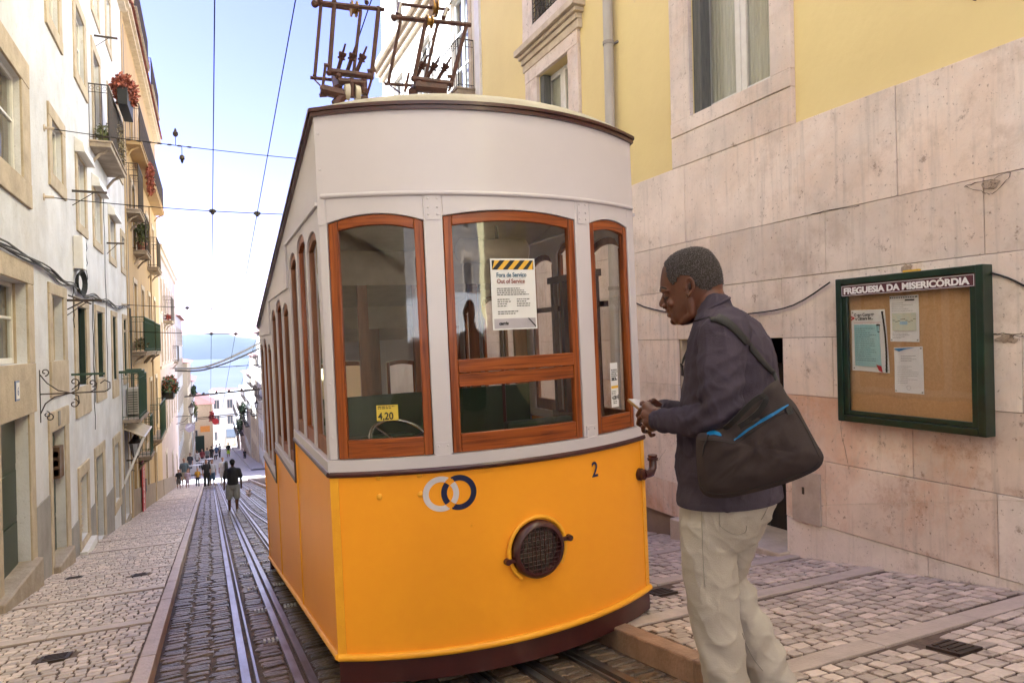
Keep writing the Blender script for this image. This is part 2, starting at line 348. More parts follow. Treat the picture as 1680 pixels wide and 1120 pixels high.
def slab_run(parent, name, x0, x1, y0, y1, top, mat, n, split='x', h=.10, gap=.006, bev=.006, low=None):
    for i in range(n):
        a0 = i/n; a1 = (i+1)/n; mb = MB()
        if split == 'x': xa, xb, ya, yb = x0+(x1-x0)*a0+gap/2, x0+(x1-x0)*a1-gap/2, y0, y1
        else: xa, xb, ya, yb = x0, x1, y0+(y1-y0)*a0+gap/2, y0+(y1-y0)*a1-gap/2
        j = [rnd.uniform(-.004, .004) for _ in range(4)]; t = top+rnd.uniform(-.002, .003)
        mb.hexa([(xa, ya, gz(ya)+t-h), (xb, ya, gz(ya)+t-h), (xb, yb, gz(yb)+t-h), (xa, yb, gz(yb)+t-h), (xa, ya+j[0], gz(ya)+t), (xb+j[1], ya, gz(ya)+t), (xb, yb+j[2], gz(yb)+t), (xa+j[3], yb, gz(yb)+t)])
        mb.obj(name, mat, parent, bevel=bev)
for b in LB:
    slab_run(pavL, 'band_stone', -2.0, KL0-.01, b[0], b[1], .104, m_band, 2 if b[0] < 20 else 1)
for i in range(46):
    y = 3.2+i*1.1
    if y < YB: slab_run(pavL, 'kerb_stone', KL0, KL1, y, min(y+1.1, YB), .107, m_kerb, 1, 'y', h=.30, gap=.007, bev=.008)
# ---- right pavement
RB = [(1.55, 1.71), (2.56, 2.71), (3.76, 3.92), (4.60, 4.76), (5.7, 5.85), (6.8, 6.95), (7.9, 8.05), (9.0, 9.15)]
rp = MB(); rp.hexa([(KR+.05, -8, gz(-8)-.4), (5.3, -8, gz(-8)-.4), (5.3, YB, gz(YB)-.4), (KR+.05, YB, gz(YB)-.4), (KR+.05, -8, gz(-8)+.108), (5.3, -8, gz(-8)+.108), (5.3, YB, gz(YB)+.108), (KR+.05, YB, gz(YB)+.108)])
pavR = rp.obj('pavement', m_mortar, kind='structure')
drainsR = [(3.15, 4.39, .15), (3.51, 2.35, .15)]
def skipR(x, y): return any(abs(x-a) < s*.8 and abs(y-b) < s*.8 for a, b, s in drainsR)
cr = cells(KR+.135, XR+.02, 1.2, 9.6, .098, .088, gap=.010, bands=RB, skip=skipR, arc=.025)
pave(pavR, 'paving_stone', 'paving_stones', cr, .118, m_calc)
for b in RB: slab_run(pavR, 'band_stone', KR+.13, XR, b[0], b[1], .124, m_band, 3)
for i in range(46):
    y = .9+i*1.05
    if y < YB: slab_run(pavR, 'kerb_stone', KR, KR+.12, y, min(y+1.05, YB), .127, m_kerb_r if y < 12 else m_kerb, 1, 'y', h=.30, gap=.009, bev=.012)
for lst, par, top, side in ((drainsL, pavL, .104, 'left'), (drainsR, pavR, .124, 'right')):
    for a, b, s in lst:
        mb = MB(); z = gz(b)+top
        mb.hexa([(a-s*.6, b-s*.6, z-.05+SL*s*.6), (a+s*.6, b-s*.6, z-.05+SL*s*.6), (a+s*.6, b+s*.6, z-.05-SL*s*.6), (a-s*.6, b+s*.6, z-.05-SL*s*.6),
                 (a-s*.6, b-s*.6, z+SL*s*.6), (a+s*.6, b-s*.6, z+SL*s*.6), (a+s*.6, b+s*.6, z-SL*s*.6), (a-s*.6, b+s*.6, z-SL*s*.6)])
        for k in range(4):
            yy = b-s*.4+k*s*.27; zz = gz(yy)+top; mb.hexa([(a-s*.45, yy, zz), (a+s*.45, yy, zz), (a+s*.45, yy+.012, zz), (a-s*.45, yy+.012, zz), (a-s*.45, yy, zz+.005), (a+s*.45, yy, zz+.005), (a+s*.45, yy+.012, zz+.004), (a-s*.45, yy+.012, zz+.004)])
        mb.obj('drain_cover', m_iron, par)

# ---- tracks: (x at near end, x at far end); the right track drifts left downhill
def xr(c, y):
    if c < 1.2: return c
    t = min(max((y-6)/16, 0), 1); t = t*t*(3-2*t); return c-.43*t*(1 if y < YB else 1)
RAILS = [('rail', .215), ('slot_rail', .52), ('rail', .84), ('rail', 1.45), ('slot_rail', 1.76), ('rail', 2.07)]
m_rail = M('rail_steel', (.36, .34, .34), .36, (.17, .14, .12), 8, metal=.85, stretch=(1, .2, 1))
m_rust = M('rail_rusty', (.16, .10, .07), .6, (.09, .06, .05), 10, metal=.4)
ysr = [1.0, 2.5, 4, 5, 6, 7, 8, 9, 10, 11, 12, 13, 14, 15, 16, 17, 18, 19, 20, 21, 22, 24, 27, 30, 35, 40, 45, 50, 53]
def railstrip(mb, c, a, b, ya, z0, z1):
    P = []
    for y in ya:
        x = xr(c, y); P.append((x, y, gz(y)))
    for i in range(len(P)-1):
        (x0, y0, g0), (x1, y1, g1) = P[i], P[i+1]
        mb.hexa([(x0+a, y0, g0+z0), (x0+b, y0, g0+z0), (x1+b, y1, g1+z0), (x1+a, y1, g1+z0), (x0+a, y0, g0+z1), (x0+b, y0, g0+z1), (x1+b, y1, g1+z1), (x1+a, y1, g1+z1)])
for t, (cx_a, cx_b, cx_c) in enumerate(((.215, .52, .84), (1.45, 1.76, 2.07))):
    tr = thing('tram_track', ('left hand steel track of the funicular with a cable slot, clear of the tram' if t == 0 else 'right hand funicular track running under the yellow tram'), 'track', (cx_b, 4, gz(4)))
    for nm, c in (('rail', cx_a), ('slot_rail', cx_b), ('rail', cx_c)):
        mb = MB()
        if nm == 'rail':
            sgn = 1 if c == cx_a else -1
            o_ = [(-.058, -.006), (.026, .042)] if sgn == 1 else [(.006, .058), (-.042, -.026)]
            railstrip(mb, c, *o_[0], ysr, -.05, .010); railstrip(mb, c, *o_[1], ysr, -.05, .005)
            mb.cur = 1; railstrip(mb, c, -.026 if sgn == 1 else -.026, .026, ysr, -.06, -.024)
        else:
            railstrip(mb, c, -.064, -.015, ysr, -.05, .006); railstrip(mb, c, .015, .064, ysr, -.05, .006)
            mb.cur = 1; railstrip(mb, c, -.015, .015, ysr, -.08, -.055)
        mb.obj(nm, [m_rail, m_rust], tr, bevel=0)
    # painted tally marks beside the slot
    if t == 0:
        m_mark = M('road_paint', (.78, .77, .74), .6, (.45, .42, .38), 40, c3=(.2, .16, .13), c3t=.55, c3scale=30)
        for k, y in enumerate([5.54, 6.71, 7.93, 8.96, 9.89, 10.9, 12, 13.1, 14.3, 15.5, 17]):
            for side in (-1, 1):
                if side == 1 and k < 1: continue
                mb = MB()
                for q in range(4):
                    x = .52+side*(.085+.03*q)
                    z = gz(y)+.024
                    mb.hexa([(x, y, z-.02), (x+.017, y, z-.02), (x+.017, y+.07, z-.02-SL*.07), (x, y+.07, z-.02-SL*.07), (x, y, z), (x+.017, y, z), (x+.017, y+.07, z-SL*.07), (x, y+.07, z-SL*.07)])
                mb.obj('painted_mark', m_mark, tr)
    adopt(tr)
# setts between the rails
def near_rail(x, y):
    for nm, c in RAILS:
        w = .075 if nm == 'rail' else .08
        if abs(x-xr(c, y)) < w+.035: return True
    return False
segs = []
edges = [KL1+.01]+[None]
cs = []
y = 2.0
while y < 46:
    l = (.095 if y < 22 else .14)*rnd.uniform(.85, 1.2)
    bounds = [KL1+.01]
    for nm, c in RAILS:
        w = .064 if nm == 'rail' else .068
        bounds += [xr(c, y)-w, xr(c, y)+w]
    bounds.append(KR-.01)
    for k in range(0, len(bounds), 2):
        a, b = bounds[k], bounds[k+1]
        if b-a < .05: continue
        n = max(1, int(round((b-a)/.155))); ws = [rnd.uniform(.8, 1.2) for _ in range(n)]; s_ = sum(ws); x = a
        for w in ws:
            ww = (b-a)*w/s_
            cs.append((x+ww/2, y+l/2+rnd.uniform(-.022, .022)+.05*sin(x*2), ww-rnd.uniform(.006, .04), l-rnd.uniform(.006, .035), rnd.uniform(-.13, .13))); x += ww
    y += l
pave(road, 'sett', 'setts', cs, -.007, m_sett, hh=.011)
# far lighter pavement either side beyond the crossing
for (x0, x1, nm) in ((-4, -.3, 'pavement'), (3.2, 8, 'pavement')):
    mb = MB(); mb.grid([[(x0, y, gz(y)+.12), (x1, y, gz(y)+.12)] for y in (62, 80, 100, 120, 150)]); mb.grid([[(x0 if x0 > 0 else x1, y, gz(y)+.12), (x0 if x0 > 0 else x1, y, gz(y)-.1)] for y in (62, 80, 100, 120, 150)])
    mb.obj(nm, m_farpav, kind='structure', fix=False)
# ================================================================ FACADES
def wall_mesh(X, side, y0, y1, z0, z1, holes, mat, parent, name='wall', depth=.32, kind=None):
    """upright wall in the plane x = X with real openings; side -1: body lies towards -X (left row), +1: towards +X"""
    ys = sorted({y0, y1, *[h[0] for h in holes], *[h[1] for h in holes]}); zs = sorted({z0, z1, *[h[2] for h in holes], *[h[3] for h in holes]})
    ys = [y for y in ys if y0 <= y <= y1]; zs = [z for z in zs if z0 <= z <= z1]
    mb = MB()
    def inh(y, z): return any(h[0] < y < h[1] and h[2] < z < h[3] for h in holes)
    for i in range(len(ys)-1):
        for j in range(len(zs)-1):
            if inh((ys[i]+ys[i+1])/2, (zs[j]+zs[j+1])/2): continue
            a, b, c, d = ys[i], ys[i+1], zs[j], zs[j+1]
            mb.add([(X, a, c), (X, b, c), (X, b, d), (X, a, d)], [(0, 1, 2, 3) if side < 0 else (3, 2, 1, 0)])
    Xi = X+side*depth
    for (a, b, c, d) in holes:
        a, b, c, d = max(a, y0), min(b, y1), max(c, z0), min(d, z1)
        mb.add([(X, a, c), (X, b, c), (X, b, d), (X, a, d), (Xi, a, c), (Xi, b, c), (Xi, b, d), (Xi, a, d)], [(0, 4, 5, 1), (1, 5, 6, 2), (2, 6, 7, 3), (3, 7, 4, 0)])
    # ends, top and back of the block
    B = X+side*5
    mb.add([(X, y0, z0), (B, y0, z0), (B, y0, z1), (X, y0, z1)], [(0, 1, 2, 3)]); mb.add([(X, y1, z0), (B, y1, z0), (B, y1, z1), (X, y1, z1)], [(3, 2, 1, 0)])
    mb.add([(X, y0, z1), (B, y0, z1), (B, y1, z1), (X, y1, z1)], [(0, 1, 2, 3)]); mb.add([(B, y0, z0), (B, y1, z0), (B, y1, z1), (B, y0, z1)], [(0, 1, 2, 3)])
    return mb.obj(name, mat, parent, fix=False, kind=kind)
def bx(mb, X, s, p0, p1, y0, y1, z0, z1, mi=None):   # box from p0 to p1 metres proud of the wall (negative = recessed)
    a, b = X-s*p0, X-s*p1; mb.box(min(a, b), max(a, b), y0, y1, z0, z1, mi)
def window(b, X, s, y0, y1, z0, z1, sur=(.16, .16, .18, .16), smat=None, fmat=None, rec=.06, casements=2, rails=1, curtain_or_room='half', shutter=None, name='window', proud=.025, lab=None, sillout=.0, open_=0):
    smat = smat or m_lime; fmat = fmat or m_whitepaint
    l, r, t, bt = sur; mb = MB(); q = .002
    if l: bx(mb, X, s, -.10, proud, y0-l, y0-q, z0, z1)
    if r: bx(mb, X, s, -.10, proud, y1+q, y1+r, z0, z1)
    if t: bx(mb, X, s, -.10, proud+.004, y0-l, y1+r, z1+q, z1+t)
    if bt: bx(mb, X, s, -.10, proud+.006+sillout, y0-l, y1+r, z0-bt, z0-q)
    if r: mb.box(*sorted((X+s*.101, X+s*.30)), y1-.004, y1+.03, z0, z1)
    w = mb.obj(name, smat, b, bevel=.006)
    if lab: w['label'] = lab
    fr = .05; n = casements; W = (y1-y0-.01)/n
    for k in range(n):
        a = y0+.005+k*W; c = a+W-.004; m2 = MB()
        bx(m2, X, s, -rec-.05, -rec, a, a+fr, z0+.004, z1-.004); bx(m2, X, s, -rec-.05, -rec, c-fr, c, z0+.004, z1-.004)
        bx(m2, X, s, -rec-.048, -rec-.002, a+fr, c-fr, z0+.004, z0+.004+fr*1.3); bx(m2, X, s, -rec-.048, -rec-.002, a+fr, c-fr, z1-fr, z1-.004)
        for j in range(rails):
            zz = z0+(z1-z0)*(j+1)/(rails+1)+.06*(rails == 1); bx(m2, X, s, -rec-.045, -rec-.006, a+fr, c-fr, zz-.016, zz+.016)
        m2.obj('sash', fmat, w, bevel=.004)
        g = MB(); xg = X+s*(rec+.026); g.add([(xg, a+fr, z0+fr), (xg, c-fr, z0+fr), (xg, c-fr, z1-fr), (xg, a+fr, z1-fr)], [(0, 1, 2, 3)]); g.obj('pane', m_glass, w, fix=False)
    m3 = MB(); xc = X+s*(rec+.11)
    rows = [[(xc+s*.012*sin(i*1.9+j*.2), y0+(y1-y0)*i/16, z0+(z1-z0)*j/4) for i in range(17)] for j in range(5)]
    m3.grid(rows); m3.obj('curtain_or_room', {'half': m_curtain2, 'dark': m_room}[curtain_or_room], w, fix=False)  # backing sheet; its dark colours stand in for the shade of the room
    if shutter: 
        m4 = MB(); bx(m4, X, s, -rec+.008, .0, y1-.045, y1-.012, z0+.01, z1-.01); m4.obj('shutter', shutter, w)
    return w
def door(b, X, s, y0, y1, z0, z1, mat, sur=(.2, .2, .24), rec=.13, step=.12, ajar=0, name='door', lab=None, panels=3, smat=None):
    mb = MB(); l, r, t = sur
    bx(mb, X, s, -.28, .02, y0-l, y0-.002, z0-.5, z1); bx(mb, X, s, -.28, .02, y1+.002, y1+r, z0-.5, z1); bx(mb, X, s, -.28, .026, y0-l, y1+r, z1+.002, z1+t)
    f = mb.obj('door_frame', smat or m_lime, b, bevel=.008)
    m2 = MB(); bx(m2, X, s, -rec-.05, -rec, y0, y1, z0, z1)
    for k in range(panels):
        za = z0+.1+(z1-z0-.15)*k/panels; zb = z0+.1+(z1-z0-.15)*(k+1)/panels-.07
        bx(m2, X, s, -rec+.002, -rec+.018, y0+.07, y1-.07, za, zb)
    d = m2.obj(name, mat, b, bevel=.005)
    if lab: d['label'] = lab
    kb = MB(); kb.ball((X+s*(rec-.04), y0+.1, z0+1.0), .028); kb.obj('handle', m_iron, d)
    st = MB(); st.box(*sorted((X+s*rec, X-s*.05)), y0-.05, y1+.05, z0-.5, z0-.003); st.obj('door_step', m_step, b, bevel=.01)
    return d
def rail_bars(mb, P, h, n=None, r=.007, mi=None):   # P: outline corner points in plan, with z
    for i in range(len(P)-1):
        a, b = Vector(P[i]), Vector(P[i+1]); L_ = (b-a).length; k = max(2, int(L_/.11))
        up = Vector((0, 0, h)); low = Vector((0, 0, .07))
        mb.tube([a+up, b+up], r*1.9, 5, mi=mi); mb.tube([a+low, b+low], r*1.2, 4, mi=mi); mb.tube([a+up*.86, b+up*.86], r, 4, mi=mi)
        for j in range(k+1):
            p = a.lerp(b, j/k); mb.tube([p, p+up], r if 0 < j < k else r*1.8, 4, cap=False, mi=mi)
        for j in range(k):      # rings between the bars
            p = a.lerp(b, (j+.5)/k)+up*.93; d = (b-a).normalized(); mb.tube([p+d*.035*cos(t_*pi/3)+Vector((0, 0, .035*sin(t_*pi/3))) for t_ in range(7)], r*.6, 3, cap=False, mi=mi)
def balcony(b, X, s, y0, y1, z, prot=.36, h=.92, mat=None, slab=None, thick=.12, lab=None, brackets=True):
    mb = MB(); bx(mb, X, s, -.02, prot, y0, y1, z-thick, z); bx(mb, X, s, -.02, prot+.03, y0-.03, y1+.03, z-.035, z+.004)
    o = mb.obj('balcony', slab or m_concrete, b, bevel=.01)
    if lab: o['label'] = lab
    r = MB(); xo = X-s*(prot-.03); rail_bars(r, [(X, y0+.03, z), (xo, y0+.03, z), (xo, y1-.03, z), (X, y1-.03, z)], h); r.obj('railing', mat or m_iron, o, fix=False)
    if brackets:
        m2 = MB()
        for yy in (y0+.2, y1-.2):
            m2.tube([(X, yy, z-thick-.30), (X-s*.05, yy, z-thick-.22), (X-s*.14, yy, z-thick-.10), (X-s*prot*.8, yy, z-thick-.02)], .03, 5)
        m2.obj('bracket', slab or m_concrete, o)
    return o
def foliage(mb, c, rad, n, leaf, rr, droop=0, mi=None):
    for _ in range(n):
        d = Vector((rr.gauss(0, 1), rr.gauss(0, 1), rr.gauss(0, 1))).normalized()*rr.random()**.4
        p = Vector(c)+Vector((d.x*rad[0], d.y*rad[1], d.z*rad[2]))
        a = Vector((rr.uniform(-1, 1), rr.uniform(-1, 1), rr.uniform(-1, .6)-droop)).normalized()*leaf*rr.uniform(.6, 1.3)
        b = a.cross(Vector((rr.uniform(-1, 1), rr.uniform(-1, 1), rr.uniform(-1, 1)))).normalized()*leaf*.28
        mb.add([p, p+a*.5+b, p+a, p+a*.5-b], [(0, 1, 2, 3)], mi)
def plant(name, label, c, rad, n, leaf, mat, pot=None, group=None, stems=True, seed=1, droop=0, cat='plant', potmat=None):
    rr = random.Random(seed); t = thing(name, label, cat, c, group)
    mb = MB(); foliage(mb, c, rad, n, leaf, rr, droop)
    if stems:
        for _ in range(max(5, n//40)):
            e = Vector(c)+Vector((rr.uniform(-1, 1)*rad[0]*.8, rr.uniform(-1, 1)*rad[1]*.8, rr.uniform(-.3, .9)*rad[2])); s_ = Vector(c)-Vector((rr.uniform(-.03, .03), rr.uniform(-.03, .03), rad[2]*.8))
            mb.tube([s_, (s_+e)/2+Vector((0, 0, .05)), e], [.006, .004, .002], 3, cap=False)
    mb.obj('foliage', mat, t, fix=False)
    if pot:
        m2 = MB()
        if len(pot) == 2: m2.lathe((c[0], c[1], c[2]-rad[2]-pot[1]*.6), (0, 0, 1), [(0, pot[0]*.7), (pot[1]*.8, pot[0]), (pot[1]*.8, pot[0]*1.12), (pot[1], pot[0]*1.12)], 12)
        else: x, y_, z_ = pot; m2.box(c[0]-x, c[0]+x, c[1]-y_, c[1]+y_, c[2]-rad[2]*.9-z_, c[2]-rad[2]*.5); m2.box(c[0]-x*1.08, c[0]+x*1.08, c[1]-y_*1.02, c[1]+y_*1.02, c[2]-rad[2]*.5+.002, c[2]-rad[2]*.5+.02)
        m2.obj('pot', potmat or m_pot, t, bevel=.004)
    adopt(t); return t
def tiles(b, X, s, y0, y1, z, out=.32, rise=.16, pitch=.2, name='roof_tile', eave=True, depth=.8, limit=80):
    n = int((y1-y0)/pitch); me = None
    for k in range(n):
        if me is None:
            mb = MB(); mb.grid([[(q*0, pitch*.5*cos(pi*j/4)*.98+0, pitch*.42*sin(pi*j/4)) for j in range(5)] for q in (0,)]+[[(s*depth, pitch*.5*cos(pi*j/4)*.85, pitch*.42*sin(pi*j/4)+rise*depth/.32) for j in range(5)]])
            mb.grid([[(0, pitch*.5*cos(pi*j/4)*.98, pitch*.42*sin(pi*j/4)) for j in range(5)], [(0, pitch*.42*cos(pi*j/4), pitch*.30*sin(pi*j/4)) for j in range(5)]])
            o = mb.obj(name, m_tile, b, fix=False); me = o.data
        else: o = bpy.data.objects.new(name, me); COL.objects.link(o); o.parent = b
        o.location = (X-s*out, y0+pitch*(k+.5), z)
    if eave:
        m2 = MB(); bx(m2, X, s, -.02, out-.06, y0, y1, z-.10, z-.012); bx(m2, X, s, -.02, out-.14, y0, y1, z-.20, z-.104); m2.obj('cornice', m_sill, b)

# ---------------------------------------------------------------- left row
# house 1, white
hl = thing('white_house', 'long white rendered house on the left, stone framed windows and cables along it', 'house', (XL, 12, gz(12)))
wins = [ # y0 y1 z0 z1 surround, options
 ((8.25, 9.78, 2.04, 3.22), (.36, .40, .30, .30), dict(rails=1)),
 ((11.55, 12.32, 2.50, 3.28), (.22, .24, .18, .20), dict(rails=0)),
 ((11.55, 12.30, 4.75, 5.9), (.22, .24, .2, .2), dict(rails=1)),
 ((13.85, 14.75, 4.80, 5.95), (.24, .26, .2, .2), dict(rails=1)),
 ((15.85, 16.75, 4.0, 5.95), (.18, .18, .22, 0), dict(rails=1, name='balcony_door')),
 ((13.7, 14.45, 2.16, 3.30), (.18, .2, .2, .16), dict(rails=1)),
 ((15.55, 16.45, 2.14, 3.12), (.18, .2, .2, .16), dict(rails=1)),
 ((17.9, 18.8, 2.1, 2.98), (.18, .2, .2, .16), dict(rails=1)),
 ((20.2, 20.95, 2.1, 2.9), (.14, .16, .16, .16), dict(rails=1)),
 ((18.2, 18.9, 4.6, 5.9), (.18, .18, .2, .18), dict(rails=1)),
 ((20.1, 20.8, 4.5, 6.1), (.16, .16, .2, .16), dict(rails=1)),
 ((6.3, 7.3, 4.8, 5.9), (.24, .26, .2, .2), dict(rails=1)),
 ((8.9, 9.8, 4.9, 6.0), (.24, .26, .2, .2), dict(rails=1)),
 ((11.6, 12.3, 7.0, 8.0), (.2, .2, .18, .18), dict(rails=1)), ((13.9, 14.7, 7.0, 8.0), (.2, .2, .18, .18), dict(rails=1)), ((16, 16.8, 6.9, 8.2), (.2, .2, .18, .18), dict(rails=1)), ((18.2, 18.9, 7.1, 8.2), (.18, .18, .18, .18), dict(rails=1)),
 ((8.45, 9.85, -.15, .80), (.36, .30, .25, .60), dict(rails=1, rec=.13)),
 ((11.28, 12.1, -.15, .77), (.2, .25, .16, .50), dict(rails=0, rec=.13)),
 ((13.3, 14.2, -.62, .72), (.28, .32, .14, .5), dict(rails=1, shutter=m_green, rec=.10)),
 ((15.55, 16.4, -.58, .74), (.22, .26, .12, .45), dict(rails=1, shutter=m_green, rec=.10)),
 ((17.95, 18.6, -.72, .74), (.18, .24, .12, .4), dict(rails=1, shutter=m_green, rec=.10)),
 ((20.2, 20.85, -.72, .76), (.16, .2, .12, .2), dict(rails=1, shutter=m_green, rec=.10)),
 ((5.2, 6.2, 2.04, 3.22), (.36, .4, .3, .3), dict(rails=1)), ((5.4, 6.4, -.15, .8), (.3, .3, .2, .4), dict(rails=1)),
]
doors = [((8.55, 9.80, -2.62, -.66), m_green), ((11.08, 12.02, -3.08, -1.12), m_green), ((15.0, 15.95, -3.72, -2.05), m_green)]
lowwin = (13.2, 13.95, -3.18, -2.12); greenwin = (17.75, 18.6, -3.50, -2.18)
holes = [w[0] for w in wins]+[d[0] for d in doors]+[lowwin, greenwin]+[(19.75, 20.75, -4.35, -1.95)]
wall_mesh(XL, -1, -5, 21.35, -8, 9.3, holes, m_white, hl, depth=.36)  # stops short behind the viewer, shaped to let sunlight onto the ground there
for (r, sur, kw) in wins:
    window(hl, XL, -1, *r, sur=sur, **kw)
door(hl, XL, -1, 8.55, 9.80, -2.62, -.66, m_green, sur=(.22, .26, .34), step=.1, lab='tall dark green door in the nearest stone doorway')
door(hl, XL, -1, 11.08, 12.02, -3.08, -1.12, m_green, sur=(.18, .3, .28), lab='dark green door with a brown box above it')
door(hl, XL, -1, 15.0, 15.95, -3.72, -2.05, m_green, sur=(.14, .3, .2), rec=.10, lab='green panelled door set close to the wall face')
door(hl, XL, -1, 19.75, 20.75, -4.35, -1.95, m_iron, sur=(.12, .12, .12))
window(hl, XL, -1, *greenwin, sur=(.18, .3, .2, .2), fmat=m_green, curtain_or_room='dark', rails=0, rec=.1)
wl = window(hl, XL, -1, *lowwin, sur=(.14, .2, .2, .10), curtain_or_room='dark', rec=.16, casements=1, rails=0, lab='low cellar window with pale horizontal louvres')
for k in range(12):
    mb = MB(); z = lowwin[2]+.06+k*.08; mb.hexa([(XL-.13, lowwin[0]+.02, z), (XL-.07, lowwin[0]+.02, z-.02), (XL-.07, lowwin[1]-.02, z-.02), (XL-.13, lowwin[1]-.02, z), (XL-.13, lowwin[0]+.02, z+.045), (XL-.07, lowwin[0]+.02, z+.02), (XL-.07, lowwin[1]-.02, z+.02), (XL-.13, lowwin[1]-.02, z+.045)]); mb.obj('slat', m_sill, wl)
mb = MB(); bx(mb, XL, -1, -.16, .12, lowwin[0]-.14, lowwin[1]+.2, lowwin[2]-.24, lowwin[2]-.105); mb.obj('window_ledge', m_whitepaint, hl, bevel=.01)
# letter box panel over door 2
mb = MB(); bx(mb, XL, -1, -.125, -.01, 11.72, 12.012, -1.85, -1.40)
for i in range(3):
    for j in range(2): bx(mb, XL, -1, -.10, -.03, 11.71, 11.72, -1.8+i*.13, -1.72+i*.13)
mb.obj('letter_box', M('letterbox_bronze', (.16, .09, .05), .5, metal=.3), hl)
# grey dado in stepped slabs
for a, b, z in ((10.06, 10.88, -1.92), (12.34, 13.04, -2.75), (14.17, 14.84, -2.85), (16.27, 17.55, -3.05), (18.92, 19.6, -3.42)):
    mb = MB(); bx(mb, XL, -1, -.05, .016, a, b, -6, z); mb.obj('dado', m_greyplaster, hl, bevel=.004)
# protruding stone steps
for a, b in ((8.2, 9.95), (10.95, 12.1)):
    mb = MB(); za = gz(a)+.24; mb.hexa([(XL-.3, a, gz(b)-.3), (XL+.10, a, gz(b)-.3), (XL+.10, b, gz(b)-.3), (XL-.3, b, gz(b)-.3), (XL-.3, a, za-.04), (XL+.10, a, za-.05), (XL+.10, b, za-.06), (XL-.3, b, za-.05)]); mb.obj('stoop', m_step, hl, bevel=.02)
# blind boxes over the windows, slanting lids
for (y0, y1, z) in ((13.5, 14.65, 3.32), (15.35, 16.65, 3.14), (17.7, 19.0, 3.0)):
    mb = MB(); mb.hexa([(XL, y0, z), (XL+.16, y0, z), (XL+.16, y1, z), (XL, y1, z), (XL, y0, z+.26), (XL+.13, y0, z+.16), (XL+.13, y1, z+.16), (XL, y1, z+.26)]); mb.obj('blind_box', m_whitepaint, hl, bevel=.008)
# rolled shutters
for (y0, y1, z0, z1) in ((13.72, 14.43, 2.9, 3.28), (15.57, 16.43, 2.85, 3.10)):
    mb = MB(); k = int((z1-z0)/.05)
    for i in range(k): bx(mb, XL, -1, -.12, -.09+.004*(i % 2), y0, y1, z0+i*.05, z0+i*.05+.046)
    mb.obj('roller_shutter', m_curtain, hl)
b0 = balcony(hl, XL, -1, 15.2, 17.85, 3.98, prot=.36, h=1.08, lab='concrete balcony crowded with pots and dry creepers')
tiles(hl, XL, -1, 17, 21.35, 9.35, out=.30)
mb = MB(); mb.box(-7, XL-.001, -5, 16.3, 9.31, 14.2); mb.obj('shading_upper_wall', m_white, hl)  # unseen upper storeys, raised to keep the opposite wall in shade
mb = MB(); mb.add([(XL+.02, 16.4, 9.35), (XL-2.5, 16.4, 10.6), (XL-2.5, 21.35, 10.6), (XL+.02, 21.35, 9.35)], [(0, 1, 2, 3)]); mb.obj('roof', m_tile, hl, fix=False)
# things fixed to or standing on the white house
plant('balcony_creeper', 'dry brown creeper tumbling through the balcony railing of the white house', (XL+.30, 17.1, 4.45), (.10, .75, .50), 900, .06, m_dryleaf, seed=3, droop=.6)
plant('balcony_plants', 'pots of yellow green plants standing on the crowded balcony', (XL+.16, 15.9, 4.25), (.12, .45, .22), 260, .09, m_leaf2, pot=(.10, .16), seed=4)
plant('russet_bush', 'round russet bush in a black trough on top of the balcony rail', (XL+.50, 16.6, 5.42), (.22, .75, .26), 1500, .10, m_redplant, pot=(.09, .62, .22), seed=5, droop=-.2, potmat=m_black)
nb_ = thing('number_plate', 'small house number plate above the nearest green door', 'sign', (XL+.02, 9.2, -.45))
mb = MB(); mb.box(XL+.027, XL+.04, 9.08, 9.26, -.55, -.33); mb.obj('plate', M('plate_blue', (.10, .14, .30), .4), nb_)
mb = MB(); mb.box(XL+.041, XL+.045, 9.10, 9.24, -.53, -.35); mb.obj('plate_face', m_whitepaint, nb_)
text_obj('6', .13, M('ink_blue', (.05, .08, .25), .5), 'digit', nb_, frameM((XL+.0462, 9.135, -.49), (0, 1, 0), (0, 0, 1)), .0005, .002)
adopt(nb_)
nb_ = thing('number_plate', 'pale stone number plate above the second green doorway', 'sign', (XL+.02, 11.5, -.95))
mb = MB(); mb.box(XL+.027, XL+.04, 11.44, 11.56, -1.06, -.86); mb.obj('plate', m_greyplaster, nb_); adopt(nb_)
# cable bundle along the wall
cb = thing('cable_bundle', 'sagging bundle of black cables clipped along the white house', 'cable', (XL, 10, 1.1))
pts = [(-4.5, 1.2), (2, 1.15), (6, 1.12), (8.8, 1.11), (11.0, 1.08), (12.0, 1.0), (13.1, 1.02), (14, .93), (15, 1.0), (16, .98), (17.2, 1.02), (18.6, .96), (20, 1.08), (21.3, 1.14)]
def smoothpts(p, k=4):
    out = []
    for i in range(len(p)-1):
        for j in range(k):
            t = j/k; a = p[max(i-1, 0)]; b = p[i]; c = p[i+1]; d = p[min(i+2, len(p)-1)]
            out.append(tuple(.5*((2*b[q])+(-a[q]+c[q])*t+(2*a[q]-5*b[q]+4*c[q]-d[q])*t*t+(-a[q]+3*b[q]-3*c[q]+d[q])*t**3) for q in range(len(b))))
    return out+[tuple(p[-1])]
for k in range(4):
    rr = random.Random(k); mb = MB()
    mb.tube([(XL+.04+.012*sin(y*2+k)+.01*(k % 2), y, z+.018*k-.03+.014*sin(y*3.1+k*2)) for y, z in smoothpts(pts, 5)], .011+.003*(k == 1), 5)
    mb.obj('cable', m_cable if k % 2 else m_rubber, cb)
adopt(cb)
